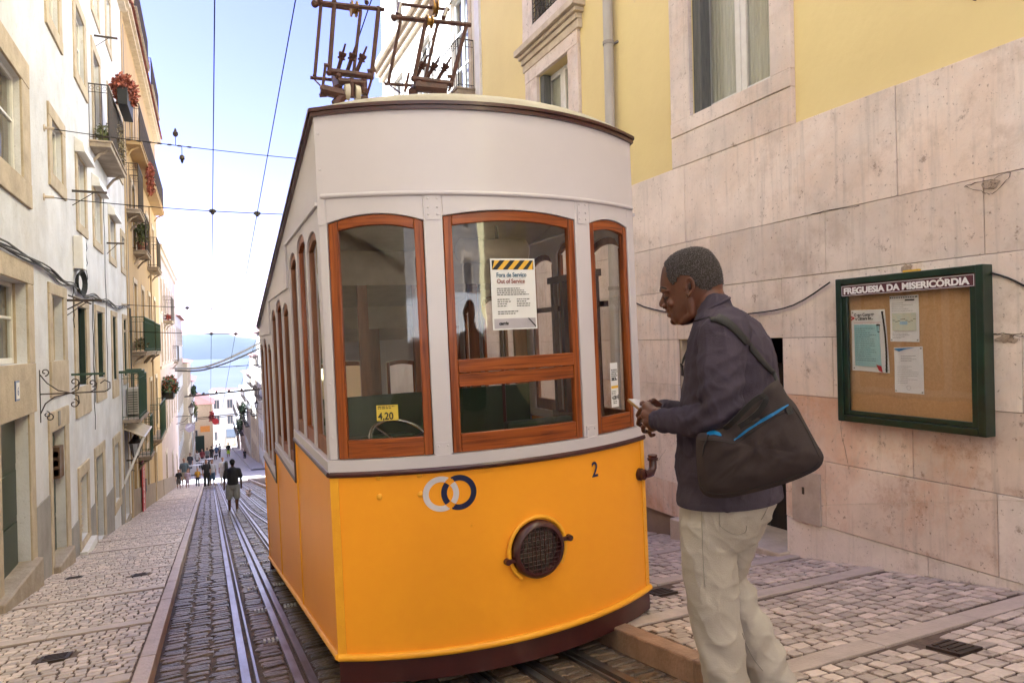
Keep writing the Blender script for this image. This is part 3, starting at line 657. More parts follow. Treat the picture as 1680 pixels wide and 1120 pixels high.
for i, (y, z0, z1, wv) in enumerate(((12.95, 1.0, .35, .06), (14.95, .95, -1.5, .05), (15.1, .95, -1.0, .03), (16.9, 3.2, -.9, .05), (14.4, 2.0, 1.1, .08))):
    mb = MB(); rr = random.Random(i); mb.tube([(XL+.02, y+wv*sin(t*2.1+i), z0+(z1-z0)*t/10) for t in range(11)], .006, 4)
    tag(mb.obj('hanging_cable', m_rubber), ['short cable hanging beside the small lower window', 'long dark cable dropping between the tall green shuttered windows', 'second cable dropping between the tall green shuttered windows', 'thin cable wandering down the white wall past its third tall window', 'loose cable loop rising above the cable bundle'][i], 'cable')
jb = thing('junction_box', 'white junction box with coiled black cables under it', 'box', (XL+.1, 13.35, 1.6))
mb = MB(); mb.box(XL, XL+.14, 13.15, 13.5, 1.32, 1.86); mb.obj('housing', m_whitepaint, jb, bevel=.012)
mb = MB()
for k in range(5): mb.tube([(XL+.05+.012*k+.03*cos(t*pi/8), 13.35+(.16+.02*k)*cos(t*pi/8), 1.10+(.15+.015*k)*sin(t*pi/8)) for t in range(17)], .010, 5)
mb.obj('cable_coil', m_rubber, jb); adopt(jb)
# iron scroll bracket
sb = thing('scroll_bracket', 'wrought iron scroll bracket for a hanging sign between the two nearest doors', 'bracket', (XL, 10.47, -.5))
mb = MB(); Y = 10.47
mb.tube([(XL, Y, -.25), (XL, Y, -.92)], .010, 5); mb.tube([(XL, Y, -.56), (XL+.72, Y, -.56)], .009, 5)
def spiral(cx, cz, r0, r1, a0, a1, n=16): return [(cx+(r0+(r1-r0)*t/n)*cos(a0+(a1-a0)*t/n), Y, cz+(r0+(r1-r0)*t/n)*sin(a0+(a1-a0)*t/n)) for t in range(n+1)]
for (cx, cz, r, sg) in ((.06, -.28, .05, 1), (.38, -.42, .06, 1), (.58, -.44, .05, 1), (.10, -.86, .05, -1), (.37, -.70, .06, -1), (.07, -.82, .04, -1)):
    mb.tube(spiral(XL+cx, cz, r, r*.25, -pi*.5*sg, sg*pi*1.6), .007, 4)
for P in ([(0, -.30), (.08, -.42), (.2, -.52), (.34, -.56)], [(0, -.82), (.06, -.68), (.16, -.60), (.34, -.56)], [(.34, -.56), (.42, -.52), (.44, -.42)], [(.34, -.56), (.42, -.60), (.43, -.70)], [(.55, -.56), (.62, -.52), (.63, -.44)], [(.72, -.56), (.78, -.52), (.78, -.44), (.72, -.41), (.67, -.45)]):
    mb.tube([(XL+a, Y, b) for a, b in P], .007, 4)
mb.obj('scroll', m_iron, sb); adopt(sb)
for i, (y, z, l, lab) in enumerate(((13.19, 2.575, .50, 'dark bar bracket beside the blind box of the white house'), (12.42, .74, .48, 'crossed dark drying arms above the cable bundle'), (12.73, -.41, .46, 'dark green bar jutting over the iron scroll bracket'), (16.2, 6.35, .42, 'thin iron bar jutting high above the crowded balcony'), (17.4, 2.3, .34, 'small bar bracket near the third blind box'))):
    t = thing('wall_bar', lab, 'bracket', (XL, y, z), 'bars jutting from the white house')
    mb = MB(); mb.box(XL, XL+l, y-.015, y+.015, z, z+.035); mb.obj('bar', m_greeniron if i == 2 else m_iron, t)
    mb = MB(); mb.tube([(XL, y, z-.22), (XL+l*.6, y, z)], .007, 4)
    if i == 1: mb.tube([(XL+.02, y+.1, z+.1), (XL+l*.8, y-.4, z-.06)], .012, 4); mb.tube([(XL+.02, y, z-.12), (XL+l*.55, y-.3, z-.02)], .012, 4)
    mb.obj('stay', m_iron, t); adopt(t)

# house 2, ochre
ho = thing('ochre_house', 'ochre yellow house with green iron balconies beyond the white one', 'house', (XL, 28, gz(28)))
ow = []
for y in (23.3, 26.0, 28.8, 31.7): ow += [((y, y+.95, -3.2, -1.25), 1), ((y, y+.95, -.02, 1.95), 1), ((y, y+.95, 3.0, 4.9), 1), ((y, y+.95, 6.05, 7.8), 1)]
od = [(22.0, 23.0, -5.0, -2.2), (26.6, 27.5, -5.6, -3.5), (30.6, 31.5, -6.2, -4.2)]
wall_mesh(XL, -1, 21.36, 35.2, -9, 9.3, [w[0] for w in ow]+od, m_ochre, ho)
for (r, k) in ow: window(ho, XL, -1, *r, sur=(.13, .13, .16, 0 if k else .1), smat=m_sill, fmat=m_whitepaint if rnd.random() < .6 else m_greeniron, rails=2)
for (a, b, c, d) in od: door(ho, XL, -1, a, b, c, d, m_green, sur=(.16, .16, .2), smat=m_sill)
mb = MB(); bx(mb, XL, -1, -.03, .03, 21.37, 21.62, -9, 9.2); bx(mb, XL, -1, -.03, .05, 30.2, 30.5, -7, 5.5); mb.obj('pilaster', M('ochre_trim', (.50, .36, .19), .8), ho)
for (a, b, z, pr, h, lab) in ((21.45, 23.0, 3.82, .36, 1.25, None), (22.0, 33.6, 5.85, .38, 1.05, 'long high balcony running the width of the ochre house'), (23.5, 25.1, 2.95, .36, 1.1, None), (28.9, 31.0, 3.02, .36, 1.1, None), (22.4, 26.6, -.10, .36, 1.0, None), (27.0, 29.8, -.12, .36, 1.0, None), (21.5, 22.6, -1.85, .36, 1.15, None), (23.6, 24.7, -3.28, .36, 1.2, None), (28.6, 32.1, -3.4, .36, 1.3, None)):
    balcony(ho, XL, -1, a, b, z, pr, h, mat=m_greeniron if z < 0 else m_iron, slab=m_ochre if z == 5.85 else None, lab=lab)
tiles(ho, XL, -1, 21.37, 35.2, 9.42, out=.32, pitch=.22)
mb = MB(); mb.box(-6, XL-.35, 21.4, 33.6, 9.3, 11.9); mb.obj('attic', m_white2, ho)
tiles(ho, XL-.35, -1, 21.4, 33.6, 12.0, out=.34, pitch=.26, eave=True)
balcony(ho, XL, -1, 22.5, 27.5, 9.85, .30, 1.0, thick=.05, brackets=False); balcony(ho, XL, -1, 29.0, 33.4, 9.85, .30, 1.0, thick=.05, brackets=False)
mb = MB(); bx(mb, XL, -1, .001, .02, 21.7, 21.9, -5.0, 9.0); 
for k in range(6): mb.tube([(XL+.05, 21.5+.05*k, 1.1), (XL+.04, 21.6+.04*k+.03*sin(k), -.5), (XL+.04, 21.55+.05*k, -1.8)], .012, 4)
mb.obj('cable_run', m_cable, ho)
# awning and air conditioner, lantern
ac = thing('air_conditioner', 'beige air conditioner unit on the small green balcony', 'air conditioner', (XL+.2, 20.9, -1.4))
mb = MB(); mb.box(XL+.02, XL+.30, 20.5, 21.2, -1.72, -1.05); mb.obj('housing', m_ac, ac, bevel=.01)
for k in range(9):
    mb = MB(); mb.box(XL+.05, XL+.27, 20.48, 20.498, -1.66+k*.062, -1.64+k*.062); mb.obj('slat', m_iron, ac)
adopt(ac)
gb = thing('green_balcony', 'green iron box balcony beside the air conditioner', 'balcony', (XL, 20.6, -1.8))
mb = MB(); mb.box(XL, XL+.40, 19.6, 21.3, -1.86, -1.78); mb.obj('floor_slab', m_concrete, gb)
mb = MB(); rail_bars(mb, [(XL, 19.62, -1.78), (XL+.38, 19.62, -1.78), (XL+.38, 21.28, -1.78)], 1.2); mb.box(XL, XL+.55, 19.0, 19.06, -.60, -.54); mb.box(XL, XL+.40, 20.2, 20.26, -.58, -.53); mb.obj('railing', m_greeniron, gb, fix=False); adopt(gb)
aw = thing('awning', 'faded beige awning with a long slanting arm over a doorway', 'awning', (XL, 20.2, -2.0))
m_awn = M('awning_cloth', (.55, .46, .33), .8, (.46, .38, .27), 5)
mb = MB(); mb.hexa([(XL, 19.7, -2.02), (XL+.46, 19.7, -2.26), (XL+.46, 22.2, -2.26), (XL, 22.2, -2.02), (XL, 19.7, -2.0), (XL+.46, 19.7, -2.24), (XL+.46, 22.2, -2.24), (XL, 22.2, -2.0)]); mb.obj('cloth', m_awn, aw)
mb = MB(); mb.tube([(XL+.45, 19.72, -2.26), (XL+.02, 19.5, -3.35)], .03, 6); mb.tube([(XL+.46, 19.7, -2.25), (XL+.46, 22.2, -2.25)], .025, 6); mb.obj('arm', m_whitepaint, aw); adopt(aw)
def lantern(name, label, c, sz=1.0, arm=None, group=None):
    t = thing(name, label, 'lamp', c, group); x, y, z = c
    mb = MB(); mb.lathe((x, y, z-.20*sz), (0, 0, 1), [(0, .07*sz), (.01*sz, .09*sz), (.34*sz, .15*sz), (.36*sz, .17*sz), (.37*sz, .17*sz)], 6); g = mb.obj('lamp_glass', M('milky_glass', (.62, .62, .60), .25), t)
    mb = MB()
    for k in range(6):
        a = k*pi/3; mb.tube([(x+.092*sz*cos(a), y+.092*sz*sin(a), z-.19*sz), (x+.155*sz*cos(a), y+.155*sz*sin(a), z+.15*sz)], .010*sz, 4)
    mb.lathe((x, y, z+.17*sz), (0, 0, 1), [(0, .19*sz), (.03*sz, .18*sz), (.14*sz, .08*sz), (.16*sz, .09*sz), (.24*sz, .03*sz), (.30*sz, .01*sz)], 8); mb.lathe((x, y, z-.30*sz), (0, 0, 1), [(0, .02*sz), (.04*sz, .05*sz), (.10*sz, .09*sz)], 8); mb.obj('lamp_frame', m_iron, t)
    if arm:
        mb = MB(); mb.tube([(arm, y, z-.32*sz), (x, y, z-.32*sz)], .02*sz, 5); mb.tube([(arm, y, z-.75*sz), ((arm+x)/2, y, z-.62*sz), (x-.1*sz, y, z-.34*sz)], .016*sz, 5); mb.tube([(x+.15*sz*cos(t_*.5), y, z-.52*sz+.12*sz*sin(t_*.5)) for t_ in range(10)], .010*sz, 4); mb.obj('lamp_arm', m_iron, t)
    adopt(t); return t
lantern('wall_lantern', 'black wall lantern tucked under the beige awning', (XL+.22, 20.3, -2.6), .9, XL)
# red banner
bn = thing('red_banner', 'tall red banner with pale vertical lettering beside a ground floor door', 'banner', (XL+.1, 24.2, -4.3))
mb = MB(); mb.box(XL+.06, XL+.08, 23.85, 24.75, -5.15, -3.45); mb.obj('cloth', m_red, bn)
text_obj('CARACOL', .42, m_whitepaint, 'lettering', bn, frameM((XL+.082, 24.44, -5.08), (0, 0, 1), (0, -1, 0)), .001, .006, xs=.74)
mb = MB(); mb.tube([(XL, 23.8, -3.42), (XL+.1, 23.8, -3.42), (XL+.1, 24.8, -3.42)], .012, 5); mb.obj('pole', m_iron, bn); adopt(bn)
mb = MB(); mb.box(XL+.001, XL+.05, 25.2, 25.7, -4.7, -4.3); tag(mb.obj('menu_board', m_black), 'small black menu board mounted right of the red banner', 'sign')
plant('balcony_flowers', 'red trailing flowers hanging off the long high balcony', (XL+.42, 24.9, 5.45), (.10, .7, .55), 700, .10, m_redplant, seed=8, droop=.7)
plant('balcony_shrub', 'yellow green shrub in a terracotta pot on the ochre house balcony', (XL+.2, 24.0, 3.55), (.14, .4, .42), 420, .12, m_leaf2, pot=(.14, .26), seed=9)
plant('flower_tub', 'big tub of green leaves and red blooms overhanging the pavement', (XL+.30, 36.6, -1.85), (.36, 1.4, .50), 1100, .15, m_leaf, pot=(.2, 1.0, .10), seed=10, potmat=m_black)
rr = random.Random(5); mb = MB(); foliage(mb, (XL+.33, 36.4, -1.70), (.38, 1.4, .45), 200, .10, rr); tag(mb.obj('red_blooms', m_flower, fix=False, kind='stuff'), 'scattered red blooms among the leaves of the big tub', 'flowers')
rr = random.Random(6)
for (y, z, c_) in ((22.9, .15, m_dryleaf), (39.3, 1.55, m_flower)):
    plant('balcony_pots', 'dark bushy pots behind the lower green railing' if y < 30 else 'red geraniums on the balcony of the pink house', (XL+.2, y, z), (.14, .5, .16), 200, .10, c_, seed=int(y))

# house 3, pinkish
hp = thing('pink_house', 'faded pink house with tall narrow windows further down the left side', 'house', (XL, 44, gz(44)))
pw = []
for y in (36.6, 39.2, 42.0, 45.0, 48.2, 51.2): pw += [(y, y+.9, -4.2, -2.3), (y, y+.9, -.7, 1.2), (y, y+.9, 1.75, 3.3)]
pd = [(38.0, 39.0, -7.4, -5.3), (44.2, 45.2, -8.4, -6.2), (50, 51, -9.3, -7.1)]
wall_mesh(XL, -1, 35.2, 53.2, -12, 4.6, pw+pd, m_pink, hp)
for r in pw: window(hp, XL, -1, *r, sur=(.14, .14, .16, .12), smat=m_sill, rails=1, curtain_or_room='half')
for (a, b, c, d) in pd: door(hp, XL, -1, a, b, c, d, m_green, sur=(.16, .16, .2), smat=m_sill)
mb = MB(); bx(mb, XL, -1, -.02, .10, 35.2, 53.2, 4.35, 4.6); bx(mb, XL, -1, -.02, .18, 35.2, 53.2, 4.602, 4.75); bx(mb, XL, -1, -.02, .06, 35.2, 53.2, -.98, -.86); mb.obj('cornice', m_sill, hp)
balcony(hp, XL, -1, 38.4, 41.2, 1.35, .40, 1.2); balcony(hp, XL, -1, 48, 50.5, -.9, .3, 1.0)
for k, (y0, y1) in enumerate(((21.6, 35.1), (35.4, 53))):
    mb = MB(); mb.hexa([(XL-.02, y0, gz(y0)-.4), (XL+.03, y0, gz(y0)-.4), (XL+.03, y1, gz(y1)-.4), (XL-.02, y1, gz(y1)-.4), (XL-.02, y0, gz(y0)+.85), (XL+.03, y0, gz(y0)+.85), (XL+.03, y1, gz(y1)+.85), (XL-.02, y1, gz(y1)+.85)])
    mb.obj('dado', M('dado_brown', (.32, .24, .18), .85, (.24, .18, .13), 2), ho if k == 0 else hp)

# ---------------------------------------------------------------- right row
hr = thing('yellow_house', 'big yellow house with a weathered pink limestone base on the right', 'house', (XR, 6, gz(6)))
bw = (4.83, 5.98, 2.36, 4.9)        # large window above the base
sw = (8.66, 9.66, 2.0, 4.10)        # smaller window with cornice
uw = (8.70, 9.78, 4.95, 6.9)        # window above it with iron guard
dr = (4.75, 6.29, -2.06, -.04)      # dark doorway
holes = [bw, sw, uw, dr, (.6, 1.75, 2.36, 4.9), (-3.4, -2.3, 2.36, 4.9), (4.83, 5.98, 5.9, 8.2), (.6, 1.75, 5.9, 8.2)]
wall_mesh(XR, 1, -14, 12.3, -8, 16.5, holes, m_yellow, hr, depth=.5)  # carried up out of view so its sunlit top bounces more light
m_blk = stonewall('base_limestone', (.84, .72, .64), (.74, .57, .45), (.28, .19, .14), .75, .5)
m_blk2 = stonewall('base_limestone_red', (.78, .63, .53), (.60, .33, .19), (.26, .16, .11), 1.0, .6)
courses = [(1.86, 1.02, [3.58, 4.84, 6.11, 7.5, 8.9, 10.3, 11.6, 2.3, 1.0, -.3]), (1.02, .50, [4.25, 2.95, 5.7, 7.2, 8.6, 10, 11.3, 1.7, .4]), (.50, -.04, [3.4, 4.75, 7.4, 6.29, 8.5, 9.9, 11.2, 2.2, .9]),
           (-.04, -.55, [4.2, 6.9, 2.73, 8.1, 9.6, 11, 1.5, .2]), (-.55, -1.10, [3.5, 7.4, 2.3, 8.9, 10.4, 1, -.3]), (-1.10, -1.66, [4.3, 2.9, 6.85, 8.3, 9.7, 11.1, 1.5, .1]), (-1.66, -2.05, [3.4, 7.5, 2.1, 9, 10.5, .9]), (-2.05, -3.6, [7.2, 8.8, 10.4])]
rb = random.Random(3)
for ci, (zt, zb, vj) in enumerate(courses):
    ys_ = sorted([v for v in vj if -1 < v < 12.3]+[-1.2, 12.29]+([4.75, 6.29] if zb < -.05 and zb > -2.1 else []))
    for i in range(len(ys_)-1):
        a, b = ys_[i], ys_[i+1]
        if b-a < .02 or (a >= 4.74 and b <= 6.30 and zb < -.05 and zb > -2.1): continue
        if gz(a) > zt+.1: continue
        g = .0022; p = .045+rb.uniform(-.005, .005); mb = MB()
        mb.hexa([(XR-p, a+g, zb+g), (XR+.02, a+g, zb+g), (XR+.02, b-g, zb+g), (XR-p, b-g, zb+g), (XR-p+rb.uniform(-.002, .002), a+g, zt-g), (XR+.02, a+g, zt-g), (XR+.02, b-g, zt-g), (XR-p+rb.uniform(-.002, .002), b-g, zt-g)])
        o = mb.obj('stone_block', m_blk2 if zt < -.5 and rb.random() < .75 else m_blk, hr, bevel=.0035)
mb = MB(); mb.box(XR-.012, XR+.01, -1.2, 4.749, -3.5, 1.85); mb.box(XR-.012, XR+.01, 6.291, 12.28, -3.5, 1.85); mb.box(XR-.012, XR+.01, 4.75, 6.29, -.03, 1.85); mb.obj('joint_mortar', M('joint_dark', (.30, .22, .17), .9), hr)
def big_surround(y0, y1, z0, z1, l, r, t, bt, nm='window_surround', mold=True):
    mb = MB(); q = .002
    bx(mb, XR, 1, -.22, .05, y0-l, y0-q, z0, z1); bx(mb, XR, 1, -.22, .05, y1+q, y1+r, z0, z1); bx(mb, XR, 1, -.22, .054, y0-l, y1+r, z1+q, z1+t)
    bx(mb, XR, 1, -.22, .058, y0-l, y1+r, z0-.16, z0-q); 
    if bt > .17: bx(mb, XR, 1, -.05, .048, y0-l, y1+r, z0-bt, z0-.163)
    return mb.obj(nm, m_blk, hr, bevel=.008)
def right_window(y0, y1, z0, z1, l, r, t, bt):
    w = big_surround(y0, y1, z0, z1, l, r, t, bt, 'window')
    rec = .14; W = (y1-y0)
    for k in range(2):
        a = y0+.01+k*(W-.02)/2; c = a+(W-.02)/2-.006; a += .10*(k == 1)*0; m2 = MB(); fr = .075
        bx(m2, XR, 1, -rec-.05, -rec, a, a+fr, z0+.01, z1-.01); bx(m2, XR, 1, -rec-.05, -rec, c-fr, c, z0+.01, z1-.01); bx(m2, XR, 1, -rec-.048, -rec-.002, a+fr, c-fr, z0+.01, z0+.11); bx(m2, XR, 1, -rec-.048, -rec-.002, a+fr, c-fr, z1-.09, z1-.01)
        m2.obj('sash', m_whitepaint, w, bevel=.008)
        g = MB(); xg = XR+rec+.026; g.add([(xg, a+fr, z0+.1), (xg, c-fr, z0+.1), (xg, c-fr, z1-.08), (xg, a+fr, z1-.08)], [(0, 1, 2, 3)]); g.obj('pane', m_glass, w, fix=False)
        m3 = MB(); xc = XR+rec+.05; m3.grid([[(xc+.006*sin(i*2.3), a+(c-a)*i/30, z0+.02+(z1-z0-.04)*j) for i in range(31)] for j in (0, 1)]); m3.obj('curtain_or_room', m_curtain, w, fix=False)
    m4 = MB(); bx(m4, XR, 1, -.135, -.01, y1-.13, y1-.004, z0+.01, z1-.01); m4.obj('shutter', m_greywood, w, bevel=.004)
    return w
right_window(*bw, .25, .33, .3, .50); right_window(.6, 1.75, 2.36, 4.9, .28, .33, .3, .50); right_window(-3.4, -2.3, 2.36, 4.9, .28, .33, .3, .50)
right_window(4.83, 5.98, 5.9, 8.2, .25, .3, .3, .3); right_window(.6, 1.75, 5.9, 8.2, .25, .3, .3, .3)
w2 = right_window(*sw, .30, .42, .30, .2)
mb = MB(); 
for k, (p, z0, z1) in enumerate(((.10, 4.42, 4.50), (.14, 4.502, 4.56), (.20, 4.562, 4.66), (.07, 4.30, 4.418))): bx(mb, XR, 1, -.02, p, 8.30-.05*k*(k < 3), 10.12+.03*k*(k < 3), z0, z1)
mb.obj('window_cornice', m_sill, hr, bevel=.008)
w3 = right_window(*uw, .22, .35, .3, .1)
ig = MB()
for i in range(13): ig.tube([(XR-.03, 8.7+i*.09, 4.97), (XR-.03, 8.7+i*.09, 5.85)], .007, 4)
for z in (4.99, 5.2, 5.62, 5.85): ig.tube([(XR-.03, 8.68, z), (XR-.03, 9.80, z)], .010, 4)
for i in range(12):
    for z in (5.08, 5.32, 5.5, 5.73):
        ig.tube([(XR-.03, 8.745+i*.09+.04*cos(t_*pi/4), z+.06*sin(t_*pi/4)) for t_ in range(9)], .006, 4, cap=False)
ig.obj('window_guard', m_iron, hr, fix=False)
mb = MB(); bx(mb, XR, 1, -.02, .045, 12.05, 12.29, 1.88, 16.3); mb.obj('corner_pilaster', m_whitepaint, hr)
# doorway: dark recess with a door leaf ajar, threshold stone
mb = MB(); mb.box(XR+.22, XR+1.6, 4.80, 6.24, -2.06, -.04); 
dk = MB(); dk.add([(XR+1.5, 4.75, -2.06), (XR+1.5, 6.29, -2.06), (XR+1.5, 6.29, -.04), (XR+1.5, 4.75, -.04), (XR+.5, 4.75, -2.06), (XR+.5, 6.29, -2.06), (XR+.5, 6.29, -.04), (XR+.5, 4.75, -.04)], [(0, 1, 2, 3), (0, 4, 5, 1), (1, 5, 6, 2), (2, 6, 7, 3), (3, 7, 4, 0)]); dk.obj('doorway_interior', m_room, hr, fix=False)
mb = MB(); mb.box(XR+.5, XR+.56, 4.9, 5.5, -2.05, -.3); mb.obj('door', m_black, hr)
mb = MB(); mb.hexa([(XR-.18, 4.72, -2.5), (XR+.5, 4.72, -2.5), (XR+.5, 6.32, -2.5), (XR-.18, 6.32, -2.5), (XR-.18, 4.72, -1.98), (XR+.5, 4.72, -1.98), (XR+.5, 6.32, -2.02), (XR-.18, 6.32, -2.02)]); mb.obj('threshold', m_sill, hr, bevel=.015)
mb = MB(); mb.box(XR+.0, XR+.5, 6.27, 6.289, -2.0, -.05); mb.box(XR+.0, XR+.5, 4.751, 4.77, -2.0, -.05); mb.obj('reveal', m_sill, hr)
# drain pipe
dp = thing('drain_pipe', 'pale grey drainpipe running down the yellow wall behind the tram', 'pipe', (XR-.1, 7.5, 2))
mb = MB(); mb.tube([(XR-.09, 7.5, -2.6), (XR-.09, 7.5, 11)], .062, 14); mb.obj('pipe', M('pipe_grey', (.48, .44, .40), .55, (.38, .35, .31), 4, stretch=(1, 1, .3)), dp, smooth=True)
for z in (-1.5, .6, 3.72, 6.8):
    mb = MB(); mb.tube([(XR-.09, 7.5, z), (XR-.09, 7.5, z+.045)], .072, 14); mb.box(XR-.02, XR, 7.40, 7.60, z+.01, z+.035); mb.obj('pipe_clip', m_greyplaster, dp)
adopt(dp)
# meter hatch
mh = thing('meter_hatch', 'pale metal meter hatch let into the stone base right of the doorway', 'hatch', (XR-.05, 4.5, -1.4))
mb = MB(); mb.box(XR-.062, XR-.045, 4.35, 4.66, -1.67, -1.22); mb.obj('hatch_panel', M('hatch_paint', (.52, .43, .36), .55, (.40, .32, .26), 8), mh, bevel=.003)
mb = MB(); mb.box(XR-.068, XR-.06, 4.52, 4.54, -1.42, -1.36); mb.obj('latch', m_iron, mh); adopt(mh)
# wire across the wall
mb = MB(); mb.tube(smoothpts([(XR-.06, 7.3, .55), (XR-.06, 6.9, .36), (XR-.06, 5.9, .20), (XR-.06, 5.1, .20), (XR-.06, 4.6, .25), (XR-.06, 4.2, .42)], 4), .007, 5); tag(mb.obj('wall_wire', m_rubber), 'thin black wire looping along the stone wall left of the notice board', 'wire')
mb = MB(); mb.tube(smoothpts([(XR-.06, 2.98, .40), (XR-.06, 2.8, .33), (XR-.06, 2.6, .22), (XR-.06, 2.2, .1), (XR-.06, 1.5, .05)], 4), .007, 5); tag(mb.obj('wall_wire', m_rubber), 'thin black wire falling away to the right of the notice board', 'wire')
rr = random.Random(9)   # nail holes and rust marks, small bolts in the wall
for (y, z) in ((3.0, 2.25),):
    mb = MB(); mb.lathe((XR-.02, y, z), (1, 0, 0), [(0, .012), (.03, .012)], 8); mb.obj('wall_anchor', m_iron, hr)

def crack(pts, nm='crack', r=.0022, mat=None):
    mb = MB(); rr = random.Random(len(pts)); q = smoothpts([tuple(onX(x, y, XR-.0505)) for x, y in pts], 4)
    mb.tube([(p[0], p[1]+rr.uniform(-.006, .006), p[2]+rr.uniform(-.006, .006)) for p in q], [r*rr.uniform(.4, 1.3) for _ in q], 4, cap=False); mb.obj(nm, mat or M('crack_dark', (.07, .045, .03), .95), hr)
crack([(1582, 306), (1600, 300), (1630, 293), (1657, 283), (1650, 297), (1634, 313), (1622, 318), (1604, 312), (1582, 306)]); crack([(1300, 834), (1350, 829), (1420, 826), (1500, 824), (1600, 820), (1679, 822)], r=.0016, mat=m_sill); crack([(1400, 590), (1388, 640), (1380, 700), (1392, 760)], r=.0012); crack([(1628, 548), (1650, 547), (1679, 552)], r=.003); crack([(1330, 352), (1362, 344), (1410, 338)], r=.0028); crack([(1068, 770), (1082, 752), (1092, 738)], r=.0016)
pt = random.Random(17)
for (x, y, w_, h_) in ((1626, 303, 20, 8), (1488, 441, 12, 8), (1650, 556, 22, 8)):
    c_ = onX(x, y, XR-.0497); ps = []; k_ = abs(onX(x, y-10, XR).z-onX(x, y, XR).z)/10
    for a_ in range(14): q_ = pt.uniform(.6, 1.15); ps.append((XR-.0522, c_.y+cos(a_*pi/7)*w_*k_*q_*.8, c_.z+sin(a_*pi/7)*h_*k_*q_))
    mb = MB(); n_ = 14; mb.add(ps+[(XR-.049, b_, c2_) for _, b_, c2_ in [(0, c_.y+(p[1]-c_.y)*1.06, c_.z+(p[2]-c_.z)*1.06) for p in ps]], [tuple(range(n_))]+[(i, (i+1) % n_, n_+(i+1) % n_, n_+i) for i in range(n_)]); mb.obj('mortar_patch', M('patch_mortar', (.50, .40, .31), .9, (.30, .22, .16), 14, bump=.6, bscale=60, c3=(.14, .10, .07), c3t=.55, c3scale=22, coords='World'), hr)
# right side, house beyond, seen over the tram
h2 = thing('pale_house', 'pale plastered house with an ornate balcony beyond the yellow one', 'house', (XR, 16, gz(16)))
rw = []
for y in (12.75, 15.2, 17.6): rw += [(y, y+1.0, 4.9, 7.1), (y, y+1.0, 1.6, 3.6), (y, y+1.0, 8.0, 9.6)]
wall_mesh(XR+.02, 1, 12.3, 19.9, -9, 10.3, rw, m_white2, h2)
for r in rw: window(h2, XR+.02, 1, *r, sur=(.16, .16, .2, 0), smat=m_sill, rails=2)
balcony(h2, XR+.02, 1, 12.5, 14.2, 4.88, .35, .95, brackets=True); balcony(h2, XR+.02, 1, 15.0, 18.9, 4.88, .35, .95)
mb = MB()
for k, (p, z0, z1) in enumerate(((.10, 7.6, 7.72), (.2, 7.722, 7.85), (.32, 7.852, 7.98))): bx(mb, XR+.02, 1, -.02, p, 12.3, 19.9, z0, z1)
mb.obj('cornice', m_sill, h2)
h3 = thing('cream_house', 'cream house with a projecting cornice further down the right side', 'house', (XR, 26, gz(26)))
rw = []
for y in (20.6, 23.2, 25.8, 28.4, 31): rw += [(y, y+.9, 3.2, 5.0), (y, y+.9, .4, 2.2)]
wall_mesh(XR+.0, 1, 19.9, 36, -10, 7.2, rw, m_yellow, h3)
for r in rw: window(h3, XR, 1, *r, sur=(.14, .14, .2, .1), smat=m_sill, rails=1)
mb = MB()
for k, (p, z0, z1) in enumerate(((.10, 6.7, 6.82), (.2, 6.822, 6.95), (.36, 6.952, 7.08))): bx(mb, XR, 1, -.02, p, 19.9, 36, z0, z1)
mb.obj('cornice', m_sill, h3)
h4 = thing('ivory_house', 'ivory house closing the near right hand row before the crossing', 'house', (XR, 44, gz(44)))
rw = []
for y in (37, 40, 43, 46, 49): rw += [(y, y+.9, .2, 2), (y, y+.9, -3, -1.2)]
wall_mesh(XR, 1, 36, 53, -13, 3.6, rw, m_white2, h4)
for r in rw: window(h4, XR, 1, *r, sur=(.14, .14, .2, .1), smat=m_sill, rails=1)
for _t in (hl, ho, hp, hr, h2, h3, h4): adopt(_t)
